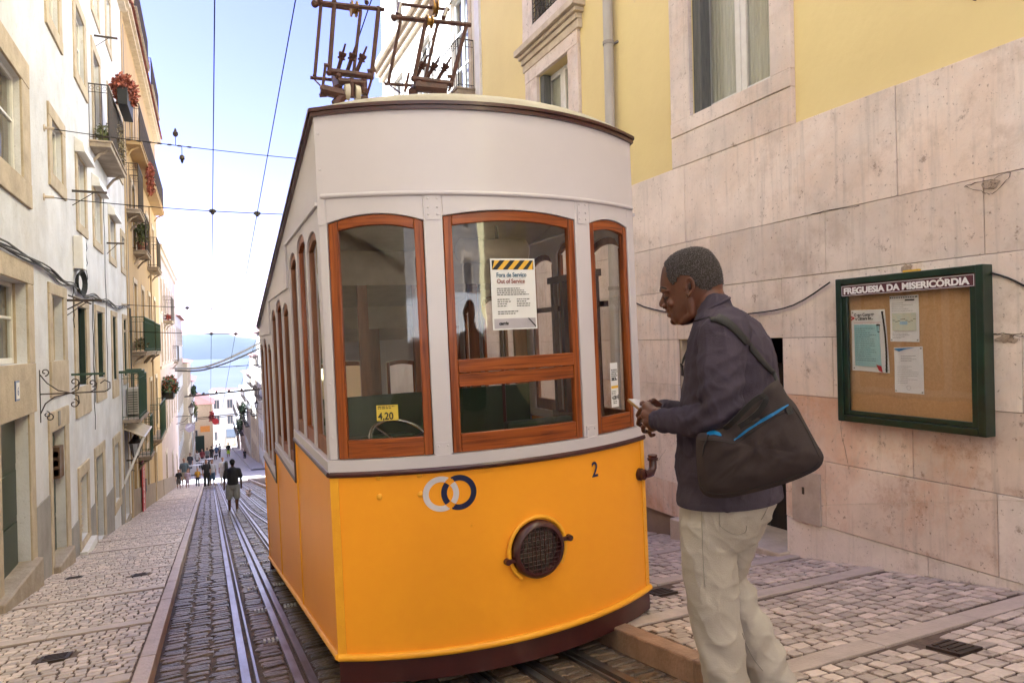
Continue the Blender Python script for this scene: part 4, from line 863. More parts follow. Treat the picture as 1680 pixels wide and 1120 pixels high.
# ================================================================ FAR STREET, CITY, RIVER
m_farwhite = M('far_white', (.60, .58, .56), .85, (.48, .46, .43), .5, coords='World')
m_farcream = M('far_cream', (.66, .56, .40), .85, (.55, .46, .33), .5, coords='World')
m_farpink = M('far_pink', (.62, .50, .45), .85, (.52, .41, .36), .5, coords='World')
m_fartile = M('far_tile', (.22, .075, .05), .85, (.16, .06, .04), .8, coords='World')
m_farwin = M('far_window', (.07, .07, .075), .3)
def far_house(label, x0, x1, y0, y1, z0, z1, mat, roof=None, side=0, rise=1.2, front=True, wins=True, cat='house', name='distant_house', group=None, sc=1.0, ridge='y'):
    t = thing(name, label, cat, ((x0+x1)/2, y0, z0), group)
    mb = MB(); mb.box(x0, x1, y0, y1, z0, z1); mb.obj('wall', mat, t)
    if roof:
        mb = MB(); e = .35*sc; xa, xb, ya, yb = x0-e, x1+e, y0-e, y1+e; zm = z1+rise
        if ridge == 'y': P = [(xa, ya, z1), (xb, ya, z1), (xb, yb, z1), (xa, yb, z1), ((xa+xb)/2, ya+.2*(yb-ya), zm), ((xa+xb)/2, yb-.2*(yb-ya), zm)]; F_ = [(0, 1, 4), (1, 2, 5, 4), (2, 3, 5), (3, 0, 4, 5), (0, 3, 2, 1)]
        else: P = [(xa, ya, z1), (xb, ya, z1), (xb, yb, z1), (xa, yb, z1), (xa+.2*(xb-xa), (ya+yb)/2, zm), (xb-.2*(xb-xa), (ya+yb)/2, zm)]; F_ = [(0, 1, 5, 4), (1, 2, 5), (2, 3, 4, 5), (3, 0, 4), (0, 3, 2, 1)]
        mb.add(P, F_); mb.obj('roof', roof, t, fix=False)
    if wins:
        me = None
        def win(loc, rz):
            nonlocal me
            if me is None:
                mb = MB(); mb.box(-.52*sc, .52*sc, -.02, .06, -.82*sc, -.70*sc); mb.box(-.5*sc, -.40*sc, -.02, .04, -.70*sc, .7*sc); mb.box(.40*sc, .5*sc, -.02, .04, -.70*sc, .7*sc); mb.box(-.5*sc, .5*sc, -.02, .04, .7*sc, .80*sc)
                mb.cur = 1; mb.box(-.4*sc, .4*sc, -.015, .01, -.70*sc, .7*sc); mb.cur = 0; mb.box(-.03, .03, -.01, .02, -.7*sc, .7*sc)
                o = mb.obj('window', [m_sill, m_farwin], t); me = o.data
            else: o = bpy.data.objects.new('window', me); COL.objects.link(o); o.parent = t
            o.location = loc; o.rotation_euler = (0, 0, rz)
        zs = np.arange(z1-1.7*sc, z0+1.0, -2.7*sc)
        if side:
            X = x1 if side > 0 else x0
            for y in np.arange(y0+1.2, y1-.6, 2.4*sc):
                for z in zs: win((X, y, z), -pi/2 if side > 0 else pi/2)
        if front:
            for x in np.arange(x0+1.0*sc, x1-.6, 2.1*sc):
                for z in zs: win((x, y0, z), pi)
    adopt(t); return t
G = gz
far_house('sunlit white house at the left corner after the crossing', -9, XL-.3, 62, 76, G(70)-1, 2.6, m_farwhite, m_fartile, side=1, rise=1)
far_house('cream house with small balconies left of the far lamps', -9, XL+.1, 76, 92, G(85)-1, -1.6, m_farcream, m_fartile, side=1, rise=.8)
far_house('narrow white house stepping down the far left side', -9, XL+.2, 92, 108, G(100)-2, -4.2, m_farwhite, m_fartile, side=1)
oc = far_house('small ochre house with a bright red hipped roof near the end of the street', -5, .55, 109, 119, G(114)-2, -8.3, M('far_ochre', (.62, .46, .28), .85), m_fartile, side=1, rise=1.6)
far_house('blank white gable closing the end of the street', .3, 5.0, 128, 137, G(130)-3, -8.2, m_farwhite, None, side=0)
# garage at the end
eg = thing('street_end_garage', 'low yellow wall with a grey blue gate at the end of the street', 'garage', (2.4, 121, G(121)))
mb = MB(); mb.box(1.4, 5.2, 121, 124, G(121)-1, G(121)+3.2); mb.obj('wall', m_farwhite, eg)
mb = MB(); mb.box(2.6, 4.0, 120.8, 121.01, G(121)+1.6, G(121)+2.9)
mb.obj('gate', M('far_gate', (.22, .26, .34), .6), eg)
mb = MB(); mb.box(2.5, 4.6, 120.5, 120.9, G(121)-.5, G(121)+1.5); mb.obj('low_wall', m_farcream, eg); adopt(eg)
# right side beyond the crossing
rs = [(62, 71, 4.4, 1.2, m_farwhite, 'pale house with dark balconies at the right corner of the crossing'), (71, 82, 4.3, -1.0, m_farcream, 'cream balcony house second along the far right side'), (82, 94, 4.2, -3.2, m_farwhite, 'white house with washing on its balconies third on the far right'),
      (94, 106, 4.1, -5.6, m_farpink, 'pinkish house fourth along the far right side'), (106, 120, 4.0, -7.0, m_farwhite, 'white house last on the far right side')]
for (a, b, x, zt, mt, lab) in rs:
    t = far_house(lab, x, x+7, a, b, G((a+b)/2)-3, zt, mt, m_fartile if zt > -4 else None, side=-1, rise=.9)
    for z in (zt-3.0, zt-5.8):
        for yy in np.arange(a+1.2, b-1, 2.4):
            mb = MB(); mb.box(x-.45, x, yy-.7, yy+.7, z-.1, z)
            for q in range(9): mb.box(x-.45, x-.42, yy-.7+q*.17, yy-.67+q*.17, z, z+.95)
            mb.box(x-.46, x-.41, yy-.7, yy+.7, z+.95, z+1.0); o = mb.obj('balcony', m_iron, t)
    bpy.context.view_layer.update()
    for c in t.children: c.matrix_parent_inverse = t.matrix_world.inverted()
tr = random.Random(12)
# hanging plants on far balconies
for i, (x, y, z, s_, mt, lab) in enumerate(((3.75, 88, -7.6, .9, m_leaf, 'dark green creeper on the far right balconies'), (3.7, 97, -10.3, .8, m_leaf, 'bushy plants over a far right doorway'), (.4, 104, -9.6, .6, m_flower, 'hanging basket of pinkish flowers at the end of the street'), (-1.5, 84, -6.9, .7, m_leaf2, 'pale green climber on the far left fronts'), (-1.6, 90, -5.2, .6, m_leaf, 'leafy pots on a far left balcony'))):
    plant('distant_plant', lab, (x, y, z), (.45*s_, 1.6*s_, 1.2*s_), 320, .30, mt, seed=40+i, stems=False)
# shop signs
mb = MB(); mb.lathe((-1.35, 60.0, -6.35), (0, 1, 0), [(0, .36), (.06, .36)], 20); sg = mb.obj('round_sign', M('sign_round', (.20, .15, .16), .6, (.10, .09, .12), 6)); tag(sg, 'round white shop sign hanging on the far left fronts', 'sign')
mb = MB(); mb.box(-.72, .10, 70, 70.08, -7.9, -7.35); tag(mb.obj('orange_sign', M('sign_orange', (.75, .28, .03), .5)), 'small orange shop sign on the far left side', 'sign')
mb = MB(); mb.lathe((.85, 100, -10.0), (0, 1, 0), [(0, .42), (.06, .42)], 16); tag(mb.obj('traffic_sign', m_red), 'round red traffic sign near the end of the street', 'sign')
mb = MB(); mb.box(-1.9, -.6, 105.6, 105.8, G(105), G(105)+2.4); tag(mb.obj('shop_front', m_green), 'dark green shop front at the foot of the ochre house', 'shop front')
for i, (x, y, z, lab) in enumerate(((-1.02, 50.5, -4.2, 'large iron lantern on a scrolled arm over the far pavement'), (-1.0, 57.5, -5.5, 'second lantern just behind the large one'))):
    lantern('street_lantern', lab, (x, y, z), 1.15 if i == 0 else .95, XL)
lantern('street_lantern', 'pale lantern on the right side house beyond the crossing', (3.95, 66, -5.4), 1.1, 4.4)
# roofs of the lower town
tw = random.Random(21)
for i in range(26):
    y = 190+i*16+tw.uniform(-5, 5); x = (tw.uniform(-.10, .16))*y+2; s_ = y/330; zt = -.068*y-2.0+tw.uniform(-1.5, 1.0)
    if y > 420: zt = -34-tw.uniform(0, 6)
    far_house(['red roofed house in the haze of the lower town', 'pale walled house among the hazy roofs of the lower town'][i % 2], x-6, x+6, y, y+12, -62, zt, [m_farwhite, m_farpink, m_farcream][i % 3], m_fartile, rise=2.5, wins=(y < 330), sc=1.6, name='town_house', group='houses of the lower town in the haze '+('with red roofs' if i % 2 == 0 else 'with pale walls'), ridge='x' if tw.random() < .5 else 'y')
sq = thing('fill_house', 'pale four storey house added unseen behind the viewer for reflections and bounced sunlight', 'house', (0, -20, 0))  # added out of view for the tram glass reflections and sunlit fill
mb = MB(); mb.box(-16, 20, -28, -20, -1, 13.5); mb.obj('wall', M('fill_plaster', (.36, .31, .26), .85, (.28, .24, .20), .6), sq)
for _x in range(-14, 19, 3):
    for _z in (1.2, 4.4, 7.6, 10.6):
        mb = MB(); mb.box(_x-.75, _x+.75, -20, -19.95, _z-.2, _z+2.2); mb.cur = 1; mb.box(_x-.55, _x+.55, -19.96, -19.93, _z, _z+2.0); mb.obj('window', [m_sill, m_farwin], sq)
adopt(sq)
# river and far shore
m_water = M('river_water', (.075, .075, .095), .5, (.06, .062, .08), .004, spec=.1, bump=.15, bscale=.05, coords='World')
mb = MB(); mb.add([(-5000, 560, -56), (5000, 560, -56), (5000, 3600, -56), (-5000, 3600, -56)], [(0, 1, 2, 3)]); mb.obj('river', m_water, kind='structure', fix=False)
m_hill = M('far_shore', (.016, .020, .026), .95, (.028, .031, .033), .006, coords='World', detail=8)
mb = MB(); rows = []
for j in range(9):
    y = 3290+j*90; row = []
    for i in range(120):
        x = -2600+i*45
        prof = 62*math.exp(-((x-20)/330)**2)+46*math.exp(-((x+420)/260)**2)+52*math.exp(-((x-820)/420)**2)+44*math.exp(-((x+1300)/600)**2)+30+9*noise.noise(Vector((x/160, 1.3, 0)))+5*noise.noise(Vector((x/50, 4.3, 0)))
        env = sin(min(j, 5)/5*pi/2)**.8
        row.append((x, y, -57+prof*1.2*env+noise.noise(Vector((x/60, y/60, 2)))*6*env))
    rows.append(row)
mb.grid(rows); mb.obj('far_hills', m_hill, kind='structure', smooth=60, fix=False)
rr = random.Random(4)
for i in range(16):
    x = rr.uniform(-500, 500); y = 3300+rr.uniform(20, 330); h = rr.uniform(14, 26); w = rr.uniform(14, 34)
    hz_ = -57+40*min(1, (y-3290)/350)
    mb = MB(); mb.box(x-w/2, x+w/2, y, y+20, hz_-15, hz_+h*.7); tag(mb.obj('shore_building', m_farwhite), 'pale block of flats on the far shore of the river', 'building', 'pale blocks on the far shore')
# ================================================================ TRAM (funicular car)
m_tyel = M('tram_yellow', (1.0, .41, .001), .34, (.94, .365, .001), .9, coat=.04, spec=.22, bump=.035, bscale=3.5, c3=(.72, .27, .003), c3t=.66, c3scale=2.4)
m_tyel2 = M('tram_yellow_trim', (.95, .46, .006), .36, (.86, .38, .005), 6, coat=.1, spec=.3, bump=.12, bscale=30)
m_twhite = M('tram_white', (.64, .585, .615), .38, (.58, .53, .55), .8, coat=.2, bump=.03, bscale=4, c3=(.58, .52, .46), c3t=.74, c3scale=2.5)
m_maroon = M('tram_maroon', (.065, .014, .013), .35, (.04, .010, .010), 5, coat=.25)
m_canvas = M('roof_canvas', (.50, .45, .36), .75, (.34, .30, .22), 3, bump=.3, bscale=20, stretch=(1, 1, 1))
def wood(name, grain):
    m = bpy.data.materials.new(name); m.use_nodes = True; nt = m.node_tree; N, L = nt.nodes, nt.links; b = N['Principled BSDF']
    tc = N.new('ShaderNodeTexCoord'); mp = N.new('ShaderNodeMapping'); L.new(tc.outputs['Object'], mp.inputs[0]); mp.inputs['Scale'].default_value = grain
    no = N.new('ShaderNodeTexNoise'); no.inputs['Scale'].default_value = 1; no.inputs['Detail'].default_value = 7; no.inputs['Distortion'].default_value = .6; L.new(mp.outputs[0], no.inputs['Vector'])
    cr = N.new('ShaderNodeValToRGB'); e = cr.color_ramp; e.elements[0].position = .28; e.elements[0].color = (.09, .019, .004, 1); e.elements[1].position = .74; e.elements[1].color = (.36, .098, .011, 1); x = e.elements.new(.5); x.color = (.26, .062, .008, 1)
    L.new(no.outputs[0], cr.inputs[0]); L.new(cr.outputs[0], b.inputs['Base Color']); b.inputs['Roughness'].default_value = .33; b.inputs['Coat Weight'].default_value = .08; b.inputs['Specular IOR Level'].default_value = .3
    bp = N.new('ShaderNodeBump'); bp.inputs['Strength'].default_value = .25; bp.inputs['Distance'].default_value = .01; L.new(no.outputs[0], bp.inputs['Height']); L.new(bp.outputs[0], b.inputs['Normal']); return m
m_woodv = wood('varnished_wood_upright', (60, 60, 2.2)); m_woodh = wood('varnished_wood_rail', (2.4, 8, 60))
m_woodold = M('weathered_wood', (.30, .12, .055), .55, (.16, .06, .03), 5, stretch=(4, 4, .5), bump=.3)
m_seat = M('seat_green', (.02, .06, .03), .5); m_incream = M('tram_ceiling', (.50, .42, .32), .6); m_infloor = M('tram_floor', (.06, .045, .035), .8)
m_navy = M('logo_navy', (.012, .014, .07), .4); m_logow = M('logo_white', (.74, .68, .70), .4); m_chrome = M('chrome', (.6, .6, .58), .2, metal=1.0)

TZ = 1.85; A_ = 1.05; B_ = .28; R_ = (A_*A_+B_*B_)/(2*B_)
tram = thing('funicular_tram', 'yellow and white funicular car standing on the slope, out of service', 'tram', (1.70, 3.97, -TZ), rot=(0, radians(-1.4), 0))
def vy(u): return -(sqrt(R_*R_-u*u)-(R_-B_))
def aP(u, off, z, back=0):
    y = vy(u); nx, ny = u/R_, -sqrt(1-u*u/R_/R_)
    if back: return (u+nx*off, LEN-(y+ny*off), z+TZ)
    return (u+nx*off, y+ny*off, z+TZ)
def cf(f): return f if callable(f) else (lambda u, c=f: c)
LEN = 5.2
def apanel(mb, u0, u1, zlo, zhi, o0, o1, n=8, back=0, mi=None):
    zlo, zhi = cf(zlo), cf(zhi); us = [u0+(u1-u0)*i/n for i in range(n+1)]
    f0 = [aP(u, o1, zlo(u), back) for u in us]; f1 = [aP(u, o1, zhi(u), back) for u in us]; b0 = [aP(u, o0, zlo(u), back) for u in us]; b1 = [aP(u, o0, zhi(u), back) for u in us]
    k = n+1; F = []
    for i in range(n): F += [(i, i+1, k+i+1, k+i), (2*k+i, 3*k+i, 3*k+i+1, 2*k+i+1), (k+i, k+i+1, 3*k+i+1, 3*k+i), (i, 2*k+i, 2*k+i+1, i+1)]
    F += [(0, k, 3*k, 2*k), (n, 2*k+n, 3*k+n, k+n)]
    mb.add(f0+f1+b0+b1, F, mi)
def abead(mb, u0, u1, z, off, r, n=28, back=0): mb.tube([aP(u0+(u1-u0)*i/n, off, cf(z)(u0+(u1-u0)*i/n), back) for i in range(n+1)], r, 8)
roofz = lambda u: 1.30+.03*(1-(u/A_)**2)
wins_f = [(-1.01, -.505, .698, .045), (-.40, .467, .722, .038), (.588, .972, .710, .037)]
def archf(u0, u1, z, h): return lambda u: z+h*(1-((u-(u0+u1)/2)/((u1-u0)/2))**2)
for back in (0, 1):
    dz = -1.0 if back else 0; rz = (lambda u: roofz(u)-.205*LEN) if back else roofz
    # upper white
    mb = MB(); tz = .85+dz if not back else .10
    apanel(mb, -A_, A_, tz, rz, -.05, 0, 28, back)
    o = mb.obj('letterboard', m_twhite, tram, smooth=50)
    mb = MB(); edges_ = [-A_]+[x for w in wins_f for x in w[:2]]+[A_]
    for i in range(0, 8, 2): apanel(mb, edges_[i], edges_[i+1], -.63+dz, tz, -.06, 0, 3, back)
    for (u0, u1, z, h) in wins_f:
        apanel(mb, u0, u1, (lambda f: (lambda u: min(f(u)+dz, tz-.01)))(archf(u0, u1, z, h)), tz, -.06, 0, 12, back)
    mb.obj('window_pillars', m_twhite, tram, smooth=50, bevel=.004)
    mb = MB(); apanel(mb, -A_-.004, A_+.004, -.70+dz, -.632+dz, -.06, .016, 28, back); mb.obj('sill_moulding', m_twhite, tram, smooth=50)
    mb = MB(); abead(mb, -1.03, 1.03, tz, .004, .014, back=back); mb.obj('upper_moulding', m_twhite, tram, smooth=50)
    mb = MB(); abead(mb, -A_, A_, -.712+dz, .008, .019, back=back); mb.obj('belt_moulding', m_maroon, tram, smooth=60)
    mb = MB(); zl = -1.745-.172*LEN*back; apanel(mb, -A_, A_, zl, -.712+dz, -.05, 0, 28, back); mb.obj('front_panel' if not back else 'rear_panel', m_tyel, tram, smooth=50)
    mb = MB(); abead(mb, -A_, A_, zl, .010, .021, back=back); mb.obj('lower_moulding', m_tyel2, tram, smooth=60)
    mb = MB(); apanel(mb, -A_, A_, zl-.15, zl-.018, -.04, .004, 28, back); mb.obj('skirt', m_maroon, tram, smooth=50)
    mb = MB(); apanel(mb, -A_-.01, A_+.01, (lambda f: (lambda u: f(u)-.004))(rz), (lambda f: (lambda u: f(u)+.018))(rz), -.03, .020, 28, back); apanel(mb, -A_-.01, A_+.01, (lambda f: (lambda u: f(u)+.020))(rz), (lambda f: (lambda u: f(u)+.040))(rz), -.03, .030, 28, back); mb.obj('roof_moulding', m_maroon, tram, smooth=50)
    # wooden windows
    for wi, (u0, u1, z, h) in enumerate(wins_f):
        f = archf(u0, u1, z, h); top = (lambda f: (lambda u: f(u)+dz-.004))(f); w_ = .052 if wi < 2 else .044; bt = .105
        q = .004; fr = MB(); g0, g1 = u0+w_, u1-w_
        apanel(fr, u0+q, g0, -.628+dz, top, -.045, -.008, 2, back); apanel(fr, g1, u1-q, -.628+dz, top, -.045, -.008, 2, back)
        wf = fr.obj('window_frame', m_woodv, tram, smooth=50, bevel=.004)
        inner = (lambda f: (lambda u: f(u)+dz-.062))(f)
        for (za, zb, oo, nn_) in [(inner, top, -.010, 12), (-.628+dz, -.628+bt+dz, -.010, 8)]+([(-.255+dz, -.178+dz, -.012, 8), (-.174+dz, -.098+dz, -.006, 8)] if wi == 1 else []):
            r2 = MB(); apanel(r2, g0+.001, g1-.001, za, zb, -.043, oo, nn_, back); r2.obj('window_rail', m_woodh, wf, smooth=50, bevel=.004)
        g = MB(); n = 10; us = [g0+(g1-g0)*i/n for i in range(n+1)]; g.grid([[aP(u, -.030, -.55+dz, back) for u in us], [aP(u, -.030, inner(u)+.01, back) for u in us]]); g.obj('pane', m_tramglass, wf, fix=False, smooth=60)
def rivets(mb, u, zs, off=.003, r=.007, back=0):
    for z in zs: mb.ball(aP(u, off, z, back), (r, r*.5, r), 6, 4)
for u in (-.4525, .5275):
    rv = MB(); apanel(rv, u-.04, u+.04, .70, .845, .001, .005, 2)
    for du in (-.025, .025): rivets(rv, u+du, (.73, .77, .82), .006)
    rv.obj('joint_plate', m_twhite, tram, smooth=40, kind='stuff' if 0 else None); rv = MB(); apanel(rv, u-.042, u+.042, -.69, -.56, .001, .006, 2)
    for du in (-.025, .025): rivets(rv, u+du, (-.58, -.66), .006)
    rv.obj('joint_plate', m_twhite, tram, smooth=40)
rv = MB(); apanel(rv, -A_, -1.015, .69, .84, .001, .005, 1); rv.obj('joint_plate', m_twhite, tram)
rv = MB(); rivets(rv, -1.03, (.72, .76, .80, 1.0, 1.2, .2, -.2, -.5)); rv.obj('rivets', m_twhite, tram, smooth=40, kind='stuff')
rv = MB()
for u in (-.805, -.59): rivets(rv, u, (-.735, -.845), .003, .019)
rv.obj('bolt_head', m_tyel2, tram, smooth=60)
for u_ in (-1, 1):
    mb = MB(); apanel(mb, *sorted((u_*(A_+.004), u_*1.012)), -1.74, -.73, .001, .006, 1)
    for z in np.arange(-1.68, -.8, .11): rivets(mb, u_*1.03, (z,), .007, .006)
    mb.obj('corner_strip', m_tyel2, tram, smooth=40)
# sides
vs0 = [0, 1.66, 3.46, LEN]
def sbox(mb, s, v0, v1, z00, z01, z10, z11, o0, o1):    # slab on the side: z lo/hi at v0 and v1
    x0, x1 = s*(A_+o0), s*(A_+o1)
    mb.hexa([(x0, v0, z00+TZ), (x1, v0, z00+TZ), (x1, v1, z10+TZ), (x0, v1, z10+TZ), (x0, v0, z01+TZ), (x1, v0, z01+TZ), (x1, v1, z11+TZ), (x0, v1, z11+TZ)])
re_ = lambda v: 1.30-.205*v
be_ = lambda v: -1.745-.172*v
for s in (-1, 1):
    for k in range(3):
        mp_ = MB(); ms = MB(); mm = MB()
        v0, v1 = vs0[k], vs0[k+1]; d = -.33*k
        sbox(mp_, s, v0+.002, v1-.002, be_(v0), -.712+d, be_(v1), -.712+d, -.05, 0)
        sbox(ms, s, v0, v1, -.70+d, -.635+d, -.70+d, -.635+d, -.06, .014)
        mm.tube([(s*(A_+.008), v0, -.712+d+TZ), (s*(A_+.008), v1, -.712+d+TZ)], .018, 8)
        if k: mm.tube([(s*(A_+.008), v0, -.712+d+TZ), (s*(A_+.008), v0, -.712+d+.33+TZ)], .015, 8)
        hz = .80+d; dr_ = MB(); sbox(dr_, s, v0, v1, hz, hz+.022, hz, hz+.022, .001, .016); dr_.obj('drip_moulding', m_twhite, tram)
        if k: st_ = MB(); sbox(st_, s, v0, v0+.022, hz+.023, hz+.33, hz+.023, hz+.33, .001, .014); st_.obj('step_moulding', m_twhite, tram)
        # white framing with arched windows
        wn_ = 3; m0 = .10; wv = (v1-v0-m0*2-.07*2)/3; hd = MB(); xs = []
        for q in range(3): xs.append((v0+m0+q*(wv+.07), v0+m0+q*(wv+.07)+wv))
        ed = [v0]+[x for p in xs for x in p]+[v1]
        for i in range(0, 8, 2): sbox(hd, s, ed[i], ed[i+1], -.634+d, hz, -.634+d, hz, -.055, 0)
        for qi, (a, b) in enumerate(xs):
            n = 8; top = .60+d+(.06 if qi == 1 else 0); hh = .10
            for i in range(n):
                va, vb = a+(b-a)*i/n, a+(b-a)*(i+1)/n; fa = top+hh*sqrt(max(0, 1-((va-(a+b)/2)/((b-a)/2))**2)); fb = top+hh*sqrt(max(0, 1-((vb-(a+b)/2)/((b-a)/2))**2))
                sbox(hd, s, va, vb, fa, hz, fb, hz, -.055, 0)
            wf = MB(); w = .045; sbox(wf, s, a+.003, a+w, -.632+d, top, -.632+d, top, -.04, -.012); sbox(wf, s, b-w, b-.003, -.632+d, top, -.632+d, top, -.04, -.012); sbox(wf, s, a+w, b-w, -.632+d, -.54+d, -.632+d, -.54+d, -.038, -.014)
            for i in range(n):
                va, vb = a+.003+(b-a-.006)*i/n, a+.003+(b-a-.006)*(i+1)/n; fa = top+hh*sqrt(max(0, 1-((va-(a+b)/2)/((b-a)/2))**2)); fb = top+hh*sqrt(max(0, 1-((vb-(a+b)/2)/((b-a)/2))**2))
                sbox(wf, s, va, vb, fa-.05 if fa-.05 > top-.001 else top, fa-.003 if fa-.003 > top else top+.001, fb-.05 if fb-.05 > top-.001 else top, fb-.003 if fb-.003 > top else top+.001, -.04, -.012)
            o = wf.obj('side_window', m_woodold if qi != 1 else m_woodv, tram, bevel=.003)
            g = MB(); xg = s*(A_-.028); g.add([(xg, a+.04, -.56+d+TZ), (xg, b-.04, -.56+d+TZ), (xg, b-.04, top+hh*.5+TZ), (xg, a+.04, top+hh*.5+TZ)], [(0, 1, 2, 3)]); g.obj('pane', m_tramglass, o, fix=False)
        hd.obj('side_pillars', m_twhite, tram, bevel=.003)
        lb = MB(); sbox(lb, s, v0+.001, v1-.001, hz+.023, re_(v0), hz+.023, re_(v1), -.05, .0); lb.obj('side_letterboard', m_twhite, tram)
        # vertical seam
        sm = MB(); sm.tube([(s*(A_+.002), v1-.02, be_(v1)+TZ), (s*(A_+.002), v1-.02, -.72+d+TZ)], .008, 6); sm.obj('panel_seam', m_tyel2, tram)
        mp_.obj('side_panel', m_tyel, tram); ms.obj('side_moulding', m_twhite, tram, bevel=.003); mm.obj('side_belt', m_maroon, tram, smooth=60)
    mb = MB(); mb.tube([(s*(A_+.006), 0, be_(0)+TZ), (s*(A_+.006), LEN, be_(LEN)+TZ)], .019, 8); mb.obj('lower_side_moulding', m_tyel2, tram, smooth=60)
    mb = MB(); sbox(mb, s, -.01, LEN, re_(0)-.004, re_(0)+.018, re_(LEN)-.004, re_(LEN)+.018, -.02, .020); sbox(mb, s, -.01, LEN, re_(0)+.020, re_(0)+.040, re_(LEN)+.020, re_(LEN)+.040, -.02, .030); mb.obj('roof_side_moulding', m_maroon, tram)
# roof canvas
rows = []; NU = 26
for j in range(30):
    t = j/29; row = []
    for i in range(NU+1):
        u = (A_+.02)*(-cos(pi*i/NU)); uu = max(-A_, min(A_, u)); vf = vy(uu)-.025; vb = LEN-vy(uu)+.025
        tt = .5-.5*cos(pi*t); v = vf+(vb-vf)*tt; ed = min(v-vf, vb-v); e2 = max(0, 1-(abs(u)/(A_+.02))**2.4)
        rise = (.115)*min(1, (1-(1-min(ed/.32, 1))**2)**.6)*e2**.6
        row.append((u, v, 1.34-.205*v*1.0+.205*0+rise+TZ+(.03*(1-(u/A_)**2) if abs(u) < A_ else 0)-.0))
    rows.append(row)
# keep the front and rear edge level with the mouldings
for j, row in enumerate(rows):
    for i, p in enumerate(row):
        v = p[1]; vv = max(0, min(LEN, v)); rows[j][i] = (p[0], v, p[2]+.205*v-.205*vv)
mb = MB(); mb.grid(rows); mb.obj('roof', m_canvas, tram, smooth=60)
# interior
mb = MB(); mb.grid([[(-.98, .05, .80+TZ+.32), (.98, .05, .80+TZ+.32)], [(-.98, LEN, .80+TZ-.78), (.98, LEN, .80+TZ-.78)]]); mb.obj('ceiling', m_incream, tram, fix=False)
mb = MB(); mb.hexa([(-1, 0, be_(0)+TZ+.10), (1, 0, be_(0)+TZ+.10), (1, LEN, be_(LEN)+TZ+.1), (-1, LEN, be_(LEN)+TZ+.1), (-1, 0, be_(0)+TZ+.18), (1, 0, be_(0)+TZ+.18), (1, LEN, be_(LEN)+TZ+.18), (-1, LEN, be_(LEN)+TZ+.18)]); mb.obj('floor', m_infloor, tram)
for k, v in enumerate((1.66, 3.46)):
    d = -.33*k; mb = MB(); mb.box(-.98, .98, v-.02, v+.02, -1.9+d+TZ, -.42+d+TZ); mb.cur = 1
    for a, b in ((-.98, -.86), (-.52, -.44), (-.06, .06), (.44, .52), (.86, .98)): mb.box(a, b, v-.02, v+.02, -.42+d+TZ, .48+d+TZ)
    mb.cur = 2; mb.box(-.98, .98, v-.02, v+.02, .481+d+TZ, 1.1-.205*v+TZ); mb.obj('bulkhead', [m_seat, m_woodold, m_incream], tram)
for v in (.75, 2.5, 4.3):
    for s in (-1, 1):
        d = -.33*int(v/1.75); mb = MB(); mb.box(s*.96, s*.35, v-.05, v+.05, -1.55+d+TZ, -.62+d+TZ); mb.box(s*.96, s*.35, v+.06, v+.45, -1.2+d+TZ, -1.1+d+TZ); mb.obj('bench_seat', m_seat, tram, bevel=.02)
mb = MB(); mb.box(-.8, -.1, .0, .22, -1.6+TZ, -.60+TZ); mb.obj('driver_desk', m_seat, tram, bevel=.02)
mb = MB(); c = Vector((-.56, .32, -.60+TZ)); ax = Vector((.1, -.55, .83)).normalized(); a = Vector((1, 0, 0)); a = (a-ax*a.dot(ax)).normalized(); b = ax.cross(a)
mb.tube([c+(a*cos(t*pi/14)+b*sin(t*pi/14))*.19 for t in range(29)], .012, 8)
for t in (.3, 2.4, 4.5): mb.tube([c-ax*.03, c+(a*cos(t)+b*sin(t))*.19], .008, 6)
mb.tube([c-ax*.4, c], .02, 8); mb.obj('hand_wheel', m_chrome, tram, smooth=50)
gt = MB()
for k in range(5): gt.box(.90, .94, .30+k*.16, .345+k*.16, -.62+TZ, .42+TZ)
gt.box(.89, .95, .28, 1.02, .42+TZ, .47+TZ); gt.box(.89, .95, .28, 1.02, -.66+TZ, -.60+TZ); gt.obj('folding_gate', M('gate_brown', (.05, .02, .018), .5), tram)
gt = MB(); gt.box(.96, 1.0, .28, 1.5, .20+TZ, .24+TZ); gt.obj('hand_rail', m_maroon, tram)
mb = MB(); mb.lathe((-.05, .5, .62+TZ), (1, 0, 0), [(0, .06), (.02, .085), (.5, .085), (.52, .06)], 14); mb.obj('ceiling_drum', m_incream, tram, smooth=50)
for i, x in enumerate((-.2, .0, .5)):
    mb = MB(); mb.tube([(x, .9+i*.1, -1.4+TZ), (x, .9+i*.1, .95+TZ)], .014, 6); mb.obj('grab_pole', m_maroon, tram)
# underframe, wheels
mb = MB(); mb.hexa([(-.8, .1, be_(0)-.06+TZ), (.8, .1, be_(0)-.06+TZ), (.8, LEN-.1, be_(LEN)-.06+TZ), (-.8, LEN-.1, be_(LEN)-.06+TZ), (-.8, .1, be_(0)+.1+TZ), (.8, .1, be_(0)+.1+TZ), (.8, LEN-.1, be_(LEN)+.1+TZ), (-.8, LEN-.1, be_(LEN)+.1+TZ)]); mb.obj('underframe', m_black, tram)
for v in (1.0, 4.2):
    for s in (-1, 1):
        mb = MB(); z = gz(3.97+v)+.24+TZ; mb.lathe((s*.31-.0, v, z), (1, 0, 0), [(-.03, .23), (.03, .23), (.035, .26), (.05, .26)], 20); mb.obj('wheel', m_rust, tram, smooth=40)
